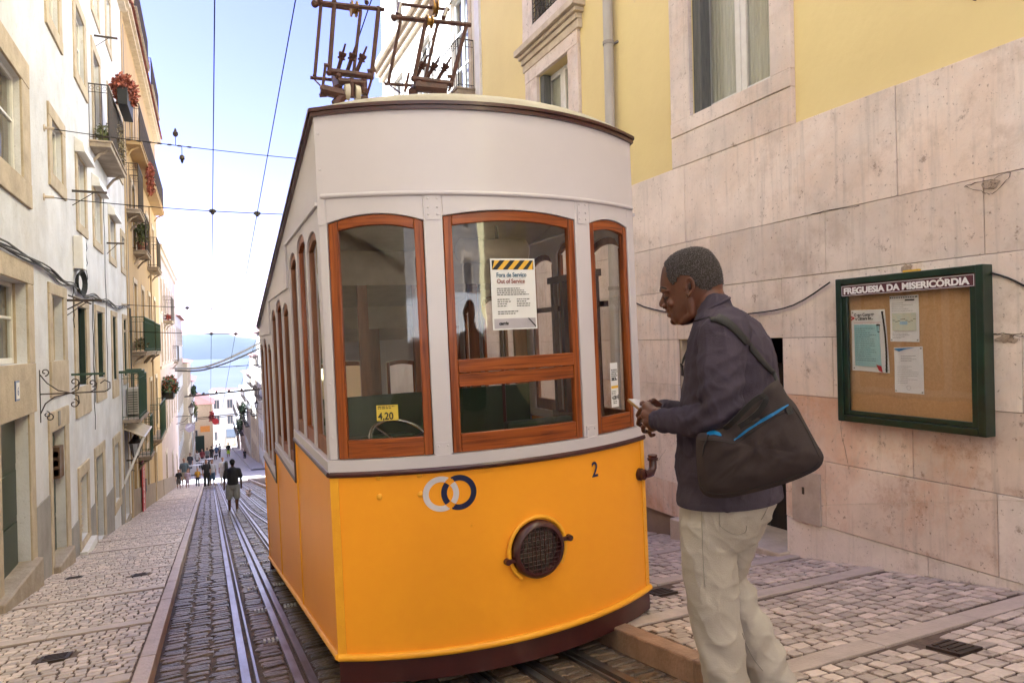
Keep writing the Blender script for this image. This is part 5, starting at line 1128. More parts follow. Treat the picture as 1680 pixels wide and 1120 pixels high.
# head lamp
def cframe(u, off, z):
    p = Vector(aP(u, off, z)); n = Vector((u/R_, -sqrt(1-u*u/R_/R_), 0)); t = Vector((-n.y, n.x, 0)); return p, n, t
p, n, t = cframe(.085, 0, -1.245); up_ = Vector((0, 0, 1))
lampo = MB(); lampo.lathe(p, n, [(0, .172), (.012, .172), (.030, .168), (.048, .155), (.050, .140), (.030, .132), (.006, .130), (.0, .13)], 36); hl_ = lampo.obj('head_lamp', m_maroon, tram, smooth=50)
mb = MB(); mb.lathe(p+n*.004, n, [(0, .129), (.001, .10), (-.0, .04)], 24); 
mb.obj('reflector', M('lamp_reflector', (.10, .095, .08), .25, (.05, .045, .04), 9, metal=.6), hl_, smooth=50)
mb = MB(); mb.lathe(p+n*.022, n, [(0, .128), (.006, .09), (.010, .03), (.0105, .005)], 24); mb.obj('lamp_glass', m_clear, hl_, smooth=60)
mb = MB()
for k in range(-4, 5):
    d = k*.028; h = sqrt(max(0, .136**2-d*d)); j = .003*sin(k*2.2)
    mb.tube([p+n*.042+t*(d+j*.7)+up_*h*q for q in (-1, -.5, 0, .5, 1)], .0022, 4); mb.tube([p+n*.040+up_*(d-j)+t*h*q for q in (-1, -.5, 0, .5, 1)], .0022, 4)
mb.obj('wire_mesh', m_maroon, hl_)
mb = MB(); mb.tube([p+n*.006+(t*cos(k*pi/20)+up_*sin(k*pi/20))*(.190 if 2 < k < 32 else .188) for k in range(-4, 27)], .013, 8); 
mb.obj('lamp_hood', m_tyel2, hl_, smooth=60)
mb = MB()
for s, dz_ in ((-1, -.035), (1, .035)):
    c = p+t*s*.19+up_*dz_+n*.02; mb.box(c.x-.03, c.x+.03, c.y-.012, c.y+.012, c.z-.012, c.z+.012); mb.lathe(c+t*s*.02-n*.01, n, [(0, .02), (.03, .018)], 10)
mb.obj('lamp_lug', m_maroon, hl_)
# logo of two linked rings
def ringlogo(name, cu, mat, other):
    mb = MB(); n1 = 300; rads = [.068, .0787, .0893, .100]; z0 = -.853
    for i in range(n1):
        for j in range(3):
            a0, a1 = 2*pi*i/n1, 2*pi*(i+1)/n1; am = (a0+a1)/2; rm = (rads[j]+rads[j+1])/2
            x, z = cu+rm*cos(am), rm*sin(am); dd = sqrt((x-other)**2+z*z)
            if .066 < dd < .102: continue
            mb.add([aP(cu+rr_*cos(aa), .0035, z0+rr_*sin(aa)) for rr_, aa in ((rads[j], a0), (rads[j+1], a0), (rads[j+1], a1), (rads[j], a1))], [(0, 1, 2, 3)])
    # hand-over pieces: each ring passes through where the other is left open
    return mb.obj(name, mat, tram, fix=False)
ringlogo('logo_ring', -.478, m_logow, -.378)['label'] = 'white ring of the linked ring logo'; ringlogo('logo_ring', -.378, m_navy, -.478)['label'] = 'navy ring of the linked ring logo'
p2, n2, t2 = cframe(.54, .004, -.885); text_obj('2', .135, m_navy, 'car_number', tram, frameM(p2-t2*.03, t2, up_), .001, .0015, xs=.85)
# elbow pipe at the corner
p3, n3, t3 = cframe(.985, 0, -.955); mb = MB(); mb.lathe(p3-t3*.0, n3, [(0, .042), (.02, .042), (.022, .032), (.05, .032)], 12)
mb.tube([p3+n3*.04, p3+n3*.05+t3*.03, p3+n3*.055+t3*.07+up_*.0, p3+n3*.055+t3*.10+up_*.03, p3+n3*.055+t3*.105+up_*.08], .027, 10); mb.lathe(p3+n3*.055+t3*.105+up_*.08, (0, 0, 1), [(0, .036), (.018, .038), (.02, .03), (.035, .034), (.04, .03)], 12); mb.lathe(p3+n3*.03, n3, [(0, .037), (.015, .037)], 12); mb.obj('air_pipe', m_maroon, tram, smooth=50)
# stickers and notice on the panes
def sticker(name, u, zc, w, h, mat, off=-.022): 
    mb = MB(); mb.grid([[aP(u+w*(i/4-.5), off, zc-h/2) for i in range(5)], [aP(u+w*(i/4-.5), off, zc+h/2) for i in range(5)]]); return mb.obj(name, mat, tram, fix=False)
m_sty = M('sticker_yellow', (.75, .55, .04), .5); m_ink = M('ink_black', (.02, .02, .02), .6); m_inkb = M('ink_steel_blue', (.05, .13, .22), .6); m_inkr = M('ink_faded_red', (.32, .12, .10), .6); m_hzy = M('hazard_yellow', (.82, .48, .02), .5); m_pgrey = M('paper_grey', (.50, .46, .50), .7)
s1 = sticker('fare_sticker', -.747, -.378, .115, .088, m_sty)
def on_arc(u, z, off): p_, n_, t_ = cframe(u, off, z); return frameM(p_, t_, up_)
text_obj('4,20', .056, m_ink, 'fare_text', s1, on_arc(-.797, -.415, -.0200), .0006, .0012, xs=.9)
def lines(mb, u0, u1, z, n, dz, off, h=.0035, seed=1, mi=None):
    rr = random.Random(seed)
    for k in range(n):
        u = u0; e = u1-(u1-u0)*rr.uniform(0, .35)
        while u < e:
            w = rr.uniform(.006, .02); b = min(u+w, e); mb.add([aP(u, off, z-k*dz), aP(b, off, z-k*dz), aP(b, off, z-k*dz+h), aP(u, off, z-k*dz+h)], [(0, 1, 2, 3)], mi); u = b+.004
mb = MB(); lines(mb, -.797, -.70, -.345, 2, .010, -.0205, .005); mb.obj('fare_print', m_ink, s1, fix=False)
s2 = sticker('fare_notice', .785, -.33, .075, .29, m_paper)
mb = MB(); lines(mb, .755, .82, -.235, 6, .013, -.0205, .007, 3); mb.obj('fare_print', m_ink, s2, fix=False)
mb = MB(); mb.grid([[aP(.785+.07*(i/2-.5), -.0206, -.352) for i in range(3)], [aP(.785+.07*(i/2-.5), -.0206, -.335) for i in range(3)]]); mb.obj('yellow_strip', m_hzy, s2, fix=False)
text_obj('4.20 €', .036, m_ink, 'fare_text', s2, on_arc(.755, -.425, -.0200), .0005, .001, xs=.75)
text_obj('BICA', .026, m_ink, 'fare_heading', s2, on_arc(.76, -.30, -.0200), .0005, .0006, xs=.8)
mb = MB(); lines(mb, .752, .80, -.372, 3, .010, -.0205, .004, 9); lines(mb, .765, .815, -.44, 2, .012, -.0205, .005, 5); mb.obj('fare_print', m_ink, s2, fix=False)
NU0, NZ1, NZ0, NW = .018, .478, .060, .292
s3 = sticker('service_notice', NU0, (NZ0+NZ1)/2, NW, NZ1-NZ0, m_paper, -.020); s3['label'] = 'white out of service notice with a black and yellow striped top'
hz = MB(); uL, uR = NU0-NW/2+.010, NU0+NW/2-.010; zt = NZ1-.010; zb = zt-.055
hz.grid([[aP(uL+(uR-uL)*i/6, -.0190, zb) for i in range(7)], [aP(uL+(uR-uL)*i/6, -.0190, zt) for i in range(7)]]); hz.cur = 1
for k in range(-1, 5):
    a = uL+k*.066; q = [(a, zb), (a+.032, zb), (a+.032+.052, zt), (a+.052, zt)]; q = [(min(max(x, uL), uR), z) for x, z in q]
    if q[1][0]-q[0][0]+q[2][0]-q[3][0] > .004: hz.add([aP(x, -.0184, z) for x, z in q], [(0, 1, 2, 3)])
hz.obj('hazard_stripes', [m_hzy, m_ink], s3, fix=False)
text_obj('Fora de Serviço', .036, m_inkb, 'heading', s3, on_arc(NU0-NW/2+.035, .370, -.0175), .0005, .0008, xs=.83)
text_obj('Out of Service', .036, m_inkr, 'heading', s3, on_arc(NU0-NW/2+.037, .333, -.0175), .0005, .0008, xs=.83)
mb = MB(); lines(mb, uL+.025, uR-.025, .300, 4, .012, -.0185, .005, 2); lines(mb, uL+.025, uL+.11, .236, 4, .013, -.0185, .005, 3); lines(mb, uL+.15, uR-.03, .236, 4, .013, -.0185, .005, 4); lines(mb, uL+.025, uR-.08, .165, 2, .013, -.0185, .005, 5); mb.obj('notice_print', m_ink, s3, fix=False, kind='stuff')
mb = MB(); mb.grid([[aP(uL+(uR-uL)*i/4, -.0190, NZ0+.008) for i in range(5)], [aP(uL+(uR-uL)*i/4, -.0190, NZ0+.066) for i in range(5)]]); mb.obj('notice_footer', m_pgrey, s3, fix=False)
mb = MB(); mb.add([aP(uR-.055, -.018, NZ0+.066), aP(uR-.045, -.018, NZ0+.066), aP(uR, -.018, NZ0+.020), aP(uR, -.018, NZ0+.008)], [(0, 1, 2, 3)]); mb.obj('footer_stripe', m_ink, s3, fix=False)
text_obj('carris', .026, m_ink, 'footer_text', s3, on_arc(uL+.03, NZ0+.030, -.0175), .0004, .0012)
# pantographs
def panto(px0, lab, rods_f, rods_b, bars, YF, YBk, thin, ins, drum, wheels, misc):
    mb = MB()
    def F(x, y, Y): return onY(px0[0]+x/px0[1], y/px0[1]+px0[2], Y)
    for (a, b) in rods_f: mb.tube([F(*a, YF), F(*b, YF)], .014, 7)
    for (a, b) in rods_b: mb.tube([F(*a, YBk), F(*b, YBk)], .012, 7)
    for (a, ya, b, yb, r) in bars: mb.tube([F(*a, ya), F(*b, yb)], r, 7)
    for (a, ya, r) in misc: mb.ball(F(*a, ya), r*.66, 8, 6)
    o = mb.obj('pantograph', m_pant, tram, smooth=50); o.matrix_parent_inverse = tram.matrix_world.inverted(); o['label'] = lab
    for (a, b) in ins:
        m2 = MB(); A1, B1 = F(*a, (YF+YBk)/2), F(*b, (YF+YBk)/2+.05); m2.tube([A1, B1], .013, 8); d = (A1-B1).normalized(); m2.lathe(A1-d*.01, d, [(0, .024), (.012, .026), (.014, .018), (.03, .026), (.045, .024), (.046, .008), (.10, .006)], 10); q = m2.obj('spring_arm', m_pant, o, smooth=40)
    for (a, Y, r) in wheels:
        m2 = MB(); c = F(*a, Y); m2.lathe(c-Vector((.02, 0, 0)), (1, 0, 0), [(0, r), (.008, r), (.012, r*.6), (.028, r*.6), (.032, r), (.04, r)], 16); m2.obj('trolley_wheel', M('brass_worn', (.30, .17, .04), .4, metal=.8), o, smooth=40)
    if drum:
        m2 = MB(); c = F(*drum, YF); m2.lathe(c-Vector((.05, 0, 0)), (1, 0, 0), [(0, .03), (.005, .045), (.03, .05), (.033, .05)], 14); m2.lathe(c+Vector((.018, 0, 0)), (1, 0, 0), [(0, .05), (.028, .045), (.033, .03)], 14); m2.obj('insulator', M('porcelain', (.62, .55, .42), .3), o, smooth=50)
m_pant = M('pantograph_oxide', (.085, .028, .018), .55, (.045, .018, .014), 14, bump=.2)
bpy.context.view_layer.update()
YF, YK = 4.25, 4.75
# pixel tables below are read at 6x zoom from (500, 0); they are only used to place joints on the two real frames
panto((500, 6.0, 0), 'left of the two rusty pantographs on the tram roof',
  [((290, 40), (240, 730)), ((728, 80), (655, 780))], [((160, 40), (97, 760)), ((550, 110), (480, 720))],
  [((75, 20), YF, (780, 95), YF, .014), ((95, 40), YK, (560, 108), YK, .012), ((240, 700), YF, (660, 755), YF, .02), ((55, 765), YK, (300, 790), YK, .012), ((240, 715), YF, (620, 765), YK, .016), ((190, 640), YF, (260, 650), YF, .012), ((205, 640), YF, (165, 940), YF, .009), ((145, 940), YF, (215, 938), YF, .012), ((100, 790), YK, (180, 870), YF, .006),
   ((160, 880), YF, (400, 940), YF, .034), ((300, 1035), YF, (380, 940), YF, .03), ((620, 700), YF, (695, 690), YF, .012), ((655, 790), YF, (605, 960), YF, .008), ((530, 965), YF, (620, 962), YF, .014), ((580, 790), YF, (580, 930), YF, .022), ((455, 780), YF, (465, 960), YF, .022), ((300, 720), YK, (330, 880), YF, .03), ((330, 800), YF, (600, 820), YF, .022), ((300, 1035), YF, (310, 1080), YF, .03), ((600, 0), YK, (612, -260), YK, .012), ((290, 40), YF, (300, -240), YF, .012), ((610, 30), YF, (600, -60), YK, .014)],
  YF, YK, None, [((362, 570), (320, 720)), ((460, 580), (400, 760)), ((558, 590), (490, 760))], (466, 915), [((485, 90), YF+.2, .05)],
  [((100, 40), YF, .035), ((150, 15), YF, .03), ((290, 20), YF, .024), ((725, 85), YF, .024), ((240, 720), YF, .028), ((655, 765), YF, .026), ((97, 745), YK, .02), ((330, 750), YF, .035), ((600, 750), YF, .026), ((180, 870), YF, .03), ((580, 890), YF, .04)])
panto((500, 6.0, 0), 'right of the two rusty pantographs on the tram roof, with a second hinged frame',
  [((1195, 190), (1075, 780)), ((1590, 250), (1440, 840))], [((950, 160), (825, 810)), ((1310, 220), (1185, 780))],
  [((850, 165), YF, (1635, 248), YF, .015), ((960, 190), YK, (1330, 228), YK, .012), ((1075, 780), YF, (1440, 825), YF, .02), ((785, 825), YK, (1080, 845), YK, .012), ((940, 40), YK, (915, 150), YF, .016), ((915, 38), YK, (1425, 98), YK, .012), ((1395, 90), YK, (1365, 180), YF, .016), ((1025, 720), YF, (985, 905), YF, .009), ((820, 830), YK, (940, 915), YF, .006),
   ((1080, 850), YF, (1390, 880), YF, .035), ((1265, 830), YF, (1265, 920), YF, .02), ((1410, 755), YF, (1475, 752), YF, .012), ((1440, 850), YF, (1415, 900), YF, .008), ((1130, 830), YK, (1060, 910), YF, .03), ((1390, 850), YF, (1345, 900), YF, .022)],
  YF, YK, None, [((1150, 660), (1090, 770)), ((1262, 670), (1190, 790)), ((1372, 680), (1300, 800))], None, [((1272, 80), YK, .065), ((1225, 215), YF, .04)],
  [((880, 180), YF, .03), ((1195, 195), YF, .026), ((1590, 245), YF, .024), ((1075, 775), YF, .034), ((1440, 830), YF, .03), ((940, 160), YF, .026), ((825, 810), YK, .02), ((1120, 820), YF, .034)])
# ================================================================ OVERHEAD WIRES
m_wire = M('overhead_wire', (.03, .028, .03), .9, spec=.05)
def wirez(y): return 1.95-.172*(y-11.0)
for i, (x, lab) in enumerate(((.12, 'left overhead trolley wire above the clear track'), (.735, 'second overhead trolley wire slanting up beside the tram'), (1.33, 'overhead wire running over the left pantograph'), (1.98, 'overhead wire running over the right pantograph'))):
    mb = MB(); mb.tube([(x, y, wirez(y)+(.0 if y < 53 else .06*(y-53)) + (.03 if int(y) % 9 else 0)) for y in (-12, -4, 2, 6, 11.05, 15.5, 20.4, 26, 32, 40, 48, 60)], .0055 if i != 3 else .005, 5); tag(mb.obj('trolley_wire', m_wire), lab, 'wire')
def span(y, za, zb, lab, sag=.10, r=.006, x0=XL, x1=XR, ins=(), anchor=True):
    t = thing('span_wire', lab, 'wire', (x0, y, za)); mb = MB(); n = 16
    f = lambda q: (x0+(x1-x0)*q, y, za+(zb-za)*q-sag*4*q*(1-q))
    mb.tube([f(k/n) for k in range(n+1)], r, 4); mb.obj('wire', m_wire, t)
    if anchor: m2 = MB(); m2.lathe((x0, y, za), (1, 0, 0), [(0, .05), (.01, .05), (.012, .02), (.12, .018)], 10); m2.obj('wall_anchor', m_sill, t)
    for x in ins:
        q = (x-x0)/(x1-x0); p_ = Vector(f(q)); m2 = MB(); m2.lathe(p_-Vector((.05, 0, 0)), (1, 0, 0), [(0, .012), (.02, .028), (.05, .034), (.08, .028), (.10, .012)], 10); m2.lathe(p_-Vector((0, 0, .05)), (0, 0, 1), [(0, .018), (.03, .03), (.07, .02)], 8); m2.obj('wire_clamp', m_pant if False else m_cable, t, smooth=40)
    adopt(t); return t, f
span(11.0, 2.06, 2.25, 'near cross wire carrying the trolley wire clamps over the street', .16, ins=(.12, .735))
t5, f5 = span(11.12, 3.02, 2.95, 'beaded cross wire with two hanging insulators high over the street', .10, r=.006)
for x, s in ((-.35, 1), (-.27, -1)):
    q = (x-XL)/(XR-XL); p_ = Vector(f5(q)); m2 = MB(); m2.tube([p_, p_+Vector((0, 0, s*.13))], .005, 4); m2.lathe(p_+Vector((0, 0, s*.13)), (0, 0, s), [(0, .02), (.02, .035), (.06, .038), (.07, .022), (.09, .02), (.12, .008)], 10); o = m2.obj('insulator', m_iron, t5, smooth=40); o.matrix_parent_inverse = t5.matrix_world.inverted()
for k in range(9):
    m2 = MB(); x = XL+.75+k*.13; p_ = Vector(f5((x-XL)/(XR-XL))); m2.ball(p_, (.04, .014, .014), 8, 5); o = m2.obj('bead', m_iron, t5); o.matrix_parent_inverse = t5.matrix_world.inverted()
span(20.4, .45, .45, 'third cross wire lower down with small clamps', .12, r=.009, ins=(.12, .735), anchor=True)
span(20.1, 1.12, 1.0, 'thin cross wire with a dangling insulator by the pink house', .08, r=.008, ins=(-.45,))
span(44, -1.2, -1.0, 'dark cross wire spanning between the far houses', .1, r=.02, ins=(-.5, .2, 1.6))
mb = MB(); mb.tube(smoothpts([(XL+.4, 40, -1.10), (-.4, 40, -1.12), (.6, 40, -.85), (1.7, 40, -.35), (3.2, 40, .4), (XR, 40, 1.1)], 5), .055, 6); tag(mb.obj('party_garland', M('garland_grey', (.30, .29, .29), .8)), 'thick pale cable garland swinging across the street lower down', 'cable')
mb = MB(); mb.tube(smoothpts([(XL+.4, 40.1, -1.22), (-.4, 40.1, -1.26), (.6, 40.1, -1.02), (1.7, 40.1, -.6), (3.2, 40.1, .1), (XR, 40.1, .8)], 5), .04, 6); tag(mb.obj('party_garland', m_cable), 'darker companion cable hanging just under the pale garland', 'cable')
t = thing('street_bar', 'dark iron bar with hooks spanning the street above the lanterns', 'bar', (-1, 48, -2.9)); mb = MB(); mb.tube([(XL+.6, 48, -3.12), (XR, 48, -2.72)], .045, 6)
for k in range(6): mb.ball((-1.0+k*.75, 48, -3.04+k*.05), .09, 6, 4)
mb.obj('bar', m_iron, t); adopt(t)
for y, z in ((66, -4.0), (84, -7.6), (100, -9.3)):
    mb = MB(); mb.tube([(XL+.3, y, z-.3), (4.3, y, z)], .04, 4); tag(mb.obj('far_wire', m_wire), {66: 'thin far wire just beyond the crossing', 84: 'thin far wire over the middle of the lower street', 100: 'farthest thin wire near the hanging basket'}[y], 'wire')
# ================================================================ NOTICE BOARD
nbx = 4.70; bd = thing('notice_board', 'dark green glazed notice board with a maroon header hung on the stone wall', 'notice board', (XR-.05, 3.48, -.15))
y0, y1, z0, z1 = 2.90, 4.07, -.72, .43
mb = MB(); w = .052
mb.box(nbx, XR-.046, y0, y0+w, z0, z1); mb.box(nbx, XR-.046, y1-w, y1, z0, z1); mb.box(nbx+.001, XR-.046, y0+w, y1-w, z1-w, z1-.001); mb.box(nbx+.001, XR-.046, y0+w, y1-w, z0+.001, z0+w)
mb.box(nbx+.012, nbx+.04, y0+w+.004, y0+w+.045, z0+w+.004, z1-w-.004); mb.box(nbx+.012, nbx+.04, y1-w-.045, y1-w-.004, z0+w+.004, z1-w-.004); mb.box(nbx+.013, nbx+.04, y0+w+.045, y1-w-.045, z0+w+.004, z0+w+.04)
mb.obj('frame', M('board_green', (.012, .035, .018), .35, (.006, .018, .010), 6, c3=(.35, .36, .30), c3t=.76, c3scale=14, coat=.2), bd, bevel=.005)
mb = MB(); mb.box(nbx+.062, nbx+.08, y0+w, y1-w, z0+w, z1-w); mb.obj('cork_panel', M('cork', (.56, .35, .17), .9, (.46, .28, .13), 60, bump=.3, bscale=200, c3=(.50, .30, .14), c3t=.6, c3scale=2.5), bd)
mb = MB(); mb.box(nbx+.028, nbx+.031, y0+w+.045, y1-w-.045, z0+w+.04, z1-w-.09); mb.obj('glass_pane', m_clear, bd)
mb = MB(); mb.box(nbx+.004, nbx+.011, y0+w+.003, y1-w-.003, z1-w-.092, z1-w-.006); hd = mb.obj('header_sign', M('header_maroon', (.085, .02, .03), .4), bd)
mb = MB()
for (a, b, c, d) in ((y0+w+.008, y1-w-.008, z1-w-.088, z1-w-.085), (y0+w+.008, y1-w-.008, z1-w-.013, z1-w-.010), (y0+w+.008, y0+w+.011, z1-w-.088, z1-w-.010), (y1-w-.011, y1-w-.008, z1-w-.088, z1-w-.010)): mb.box(nbx+.0025, nbx+.0045, a, b, c, d)
mb.obj('header_border', m_paper, hd)
text_obj('FREGUESIA DA MISERICÓRDIA', .066, m_paper, 'header_lettering', hd, frameM((nbx+.0035, y1-w-.025, z1-w-.073), (0, -1, 0), (0, 0, 1)), .0006, .0030, xs=1.12)
PX = nbx+.058
def sheet(name, P, mat, lab, curl=.006, seed=1):
    q = [onX(a, b, PX) for a, b in P]; mb = MB(); rr = random.Random(seed); n = 6; rows = []
    for j in range(n+1):
        row = []
        for i in range(n+1):
            s_, t_ = i/n, j/n; p = (q[0]*(1-s_)+q[1]*s_)*(1-t_)+(q[3]*(1-s_)+q[2]*s_)*t_; row.append((p.x-.001-curl*abs(2*s_-1)**3*abs(t_-.4)-.002*sin(s_*9+seed), p.y, p.z))
        rows.append(row)
    mb.grid(rows); t = thing(name, lab, 'poster', (PX, (q[0].y+q[2].y)/2, (q[0].z+q[2].z)/2)); mb.obj('sheet', mat, t, fix=False)
    return t, q
def onsheet(q, mb, s0, s1, t0, t1, d=.006, mi=None):
    P = lambda s_, t_: (q[0]*(1-s_)+q[1]*s_)*(1-t_)+(q[3]*(1-s_)+q[2]*s_)*t_
    mb.add([tuple(P(s_, t_)-Vector((d, 0, 0))) for s_, t_ in ((s0, t0), (s1, t0), (s1, t1), (s0, t1))], [(0, 1, 2, 3)], mi)
def plines(q, mb, s0, s1, t0, t1, n, seed=1, h=.007, d=.008):
    rr = random.Random(seed)
    for k in range(n):
        t = t0+(t1-t0)*k/max(1, n-1); e = s1-(s1-s0)*rr.choice([0, .05, .1, .3, .5]); s_ = s0
        while s_ < e:
            b = min(e, s_+rr.uniform(.03, .09)); onsheet(q, mb, s_, b, t, t+h, d); s_ = b+.012
def pins(q, t, mat):
    mb = MB(); P = lambda s_, t_: (q[0]*(1-s_)+q[1]*s_)*(1-t_)+(q[3]*(1-s_)+q[2]*s_)*t_
    for s_, t_ in ((.05, .04), (.95, .04), (.05, .96), (.95, .96)): mb.lathe(P(s_, t_)-Vector((.004, 0, 0)), (-1, 0, 0), [(0, .006), (.006, .005), (.008, .002)], 8)
    mb.obj('pin', mat, t)
pa, qa = sheet('poster', [(1397, 509), (1452, 507), (1461, 612), (1400, 607)], m_paper, 'white and pale blue notice with a lamp drawing, leftmost on the cork', .010, 1)
mb = MB(); onsheet(qa, mb, .08, .80, .24, .92, .007); mb.obj('blue_panel', M('poster_blue', (.30, .52, .55), .7, (.38, .56, .58), 4), pa, fix=False)
mb = MB(); plines(qa, mb, .12, .72, .30, .82, 16, 3, .006, .0085); mb.obj('print', m_ink, pa, fix=False)
def ptext(s, q, s_, t_, size, mat, par, xs=.8, bold=.001):
    p = (q[0]*(1-s_)+q[1]*s_)*(1-t_)+(q[3]*(1-s_)+q[2]*s_)*t_; return text_obj(s, size, mat, 'heading', par, frameM((p.x-.010, p.y, p.z), (0, -1, 0), (0, 0, 1)), .0004, bold, xs=xs)
ptext('O que Compete', qa, .10, .105, .034, m_ink, pa); ptext('a Câmara faz...', qa, .14, .165, .034, m_ink, pa); ptext('>', qa, .00, .18, .06, m_red, pa, 1, .003)
mb = MB(); onsheet(qa, mb, .08, .88, .205, .210, .0085); mb.add([tuple((qa[0]*(1-s_)+qa[1]*s_)*(1-t_)+(qa[3]*(1-s_)+qa[2]*s_)*t_-Vector((.0085, 0, 0))) for s_, t_ in ((.66, .88), (.80, .90), (.82, 1.0), (.72, .97))], [(0, 1, 2, 3)]); mb.obj('red_mark', m_red, pa, fix=False)
mb = MB(); mb.cur = 0
for (a, b, c, d) in ((.74, .84, .235, .245), (.73, .85, .245, .26), (.75, .76, .26, .35), (.82, .83, .26, .35), (.76, .82, .35, .365), (.785, .795, .22, .235)): onsheet(qa, mb, a, b, c, d, .009)
for k in range(16): t_ = .03+k*.06; s_ = .88+.06*sin(t_*2.6+.4); onsheet(qa, mb, s_, s_+.05, t_, t_+.062, .009)
mb.obj('drawing', m_ink, pa, fix=False)
pb, qb = sheet('poster', [(1460, 486), (1507, 483), (1509, 561), (1462, 560)], m_paper, 'cream sheet with a small coastal map, upper middle of the board', .006, 2)
mb = MB(); onsheet(qb, mb, .08, .92, .38, .76, .007); mb.obj('map', M('map_print', (.66, .62, .46), .8, (.52, .58, .50), 30, coords='World'), pb, fix=False)
mb = MB(); onsheet(qb, mb, .35, .62, .56, .63, .0078); mb.obj('map_water', M('map_blue', (.35, .5, .66), .8), pb, fix=False)
mb = MB(); plines(qb, mb, .08, .9, .16, .33, 5, 6, .006); plines(qb, mb, .08, .7, .82, .92, 4, 7, .006); 
for k in range(12): onsheet(qb, mb, .02+k*.08, .06+k*.08, .03, .055, .0085)
for k in range(9): onsheet(qb, mb, .10+k*.09, .19+k*.09, .53+.03*sin(k*1.3), .54+.03*sin(k*1.3), .0085)
onsheet(qb, mb, .55, .88, .09, .12, .0085); mb.obj('print', m_ink, pb, fix=False)
pc, qc = sheet('poster', [(1467, 570), (1514, 568), (1517, 647), (1469, 643)], m_paper, 'white letter with a blue corner and round stamp, lower middle of the board', .006, 3)
mb = MB(); plines(qc, mb, .25, .8, .19, .30, 4, 8, .007); plines(qc, mb, .12, .85, .42, .78, 10, 9, .005)
for k in range(16): a_ = k*pi/8; onsheet(qc, mb, .5+.07*cos(a_)-.006, .5+.07*cos(a_)+.006, .88+.045*sin(a_)-.004, .88+.045*sin(a_)+.004, .0085)
mb.obj('print', m_ink, pc, fix=False)
mb = MB(); P = lambda s_, t_: tuple((qc[0]*(1-s_)+qc[1]*s_)*(1-t_)+(qc[3]*(1-s_)+qc[2]*s_)*t_-Vector((.0085, 0, 0))); mb.add([P(.03, .02), P(.75, .02), P(.4, .05), P(.2, .09), P(.03, .05)], [(0, 1, 2, 3, 4)]); mb.obj('blue_corner', M('ink_blue2', (.05, .22, .50), .6), pc, fix=False)
for t_, q_ in ((pa, qa), (pb, qb), (pc, qc)): pins(q_, t_, m_chrome); adopt(t_)
adopt(bd)
mb = MB(); mb.box(XR-.085, XR-.05, 3.40, 3.52, .435, .450); tag(mb.obj('yellow_tab', m_hzy), 'small yellow tab on top of the notice board', 'tab')
# ================================================================ PEOPLE
def remesh(name, mb, mat, parent, voxel=.006, smooth_it=2, disp=None):
    me = bpy.data.meshes.new('tmp'); me.from_pydata(mb.v, [], mb.f)
    bm = bmesh.new(); bm.from_mesh(me); bmesh.ops.recalc_face_normals(bm, faces=bm.faces); bm.to_mesh(me); bm.free()
    o = bpy.data.objects.new('tmp', me); COL.objects.link(o)
    r = o.modifiers.new('r', 'REMESH'); r.mode = 'VOXEL'; r.voxel_size = voxel; r.use_smooth_shade = True
    if smooth_it: s = o.modifiers.new('s', 'SMOOTH'); s.iterations = smooth_it; s.factor = .6
    dg = bpy.context.evaluated_depsgraph_get(); m2 = bpy.data.meshes.new_from_object(o.evaluated_get(dg)); bpy.data.objects.remove(o); m2.name = name
    if disp:
        n = len(m2.vertices); co = np.empty(n*3); m2.vertices.foreach_get('co', co); co = co.reshape(-1, 3); no = np.array([v.normal[:] for v in m2.vertices])
        d = np.array([disp(Vector(c)) for c in co]); co = co+no*d[:, None]; m2.vertices.foreach_set('co', co.ravel()); m2.update()
    for m in (mat if isinstance(mat, (list, tuple)) else [mat]): m2.materials.append(m)
    m2.polygons.foreach_set('use_smooth', [True]*len(m2.polygons))
    o = bpy.data.objects.new(name, m2); COL.objects.link(o)
    if parent: o.parent = parent
    return o
def cap(mb, pts, rs, n=12):
    pts = [Vector(p) for p in pts]; mb.tube(pts, rs, n)
    for p, r in zip(pts, rs if isinstance(rs, (list, tuple)) else [rs]*len(pts)): mb.ball(p, r*.985, n, 8)
# ---- the man at the tram: frame of axes (facing f, his left side l towards the camera)
_az = radians(-36); fdir = np.array([sin(_az), cos(_az), 0]); ldir = np.array([-cos(_az), sin(_az), 0]); Dm = 2.40
C0 = ray(1190, 600)*Dm
def P3(px, py, lat=0.0):
    r = ray(px, py); n = ldir; t = ((C0+ldir*lat)@n)/(r@n); return Vector(r*t)
def SZ(px, py, lat=0.): p = np.array(P3(px, py, lat)); return float((p-C0)@fdir), float(p[2])
def W3(s, lat, z): p = C0+fdir*s+ldir*lat; return Vector((p[0], p[1], z))
def loft(mb, sl, n=28, front=.0, lat0=0., exp=1.0, cap_=True):
    """sl: (py, px_front, px_back, half width[, lateral offset, half width forward shift]) slices from the photograph's profile"""
    rings = []
    for q in sl:
        py, pf, pb, hw = q[:4]; lo = q[4] if len(q) > 4 else lat0
        (sf, zf), (sb, zb) = SZ(pf, py, lo), SZ(pb, py, lo); z = (zf+zb)/2; mid = (sf+sb)/2; h = (sf-sb)/2; row = []
        for k in range(n):
            a = 2*pi*k/n; ca, sa = cos(a), sin(a); w = hw*(1-front*max(0, ca)**2)
            row.append(W3(mid+h*math.copysign(abs(ca)**exp, ca), lo+w*math.copysign(abs(sa)**exp, sa), z+(zf-zb)/2*ca))
        rings.append(row)
    vs_ = [p for r in rings for p in r]; k = len(rings)
    F = [(i*n+j, i*n+(j+1) % n, (i+1)*n+(j+1) % n, (i+1)*n+j) for i in range(k-1) for j in range(n)]
    if cap_: F += [tuple(range(n-1, -1, -1)), tuple(range((k-1)*n, k*n))]
    mb.add(vs_, F); return rings
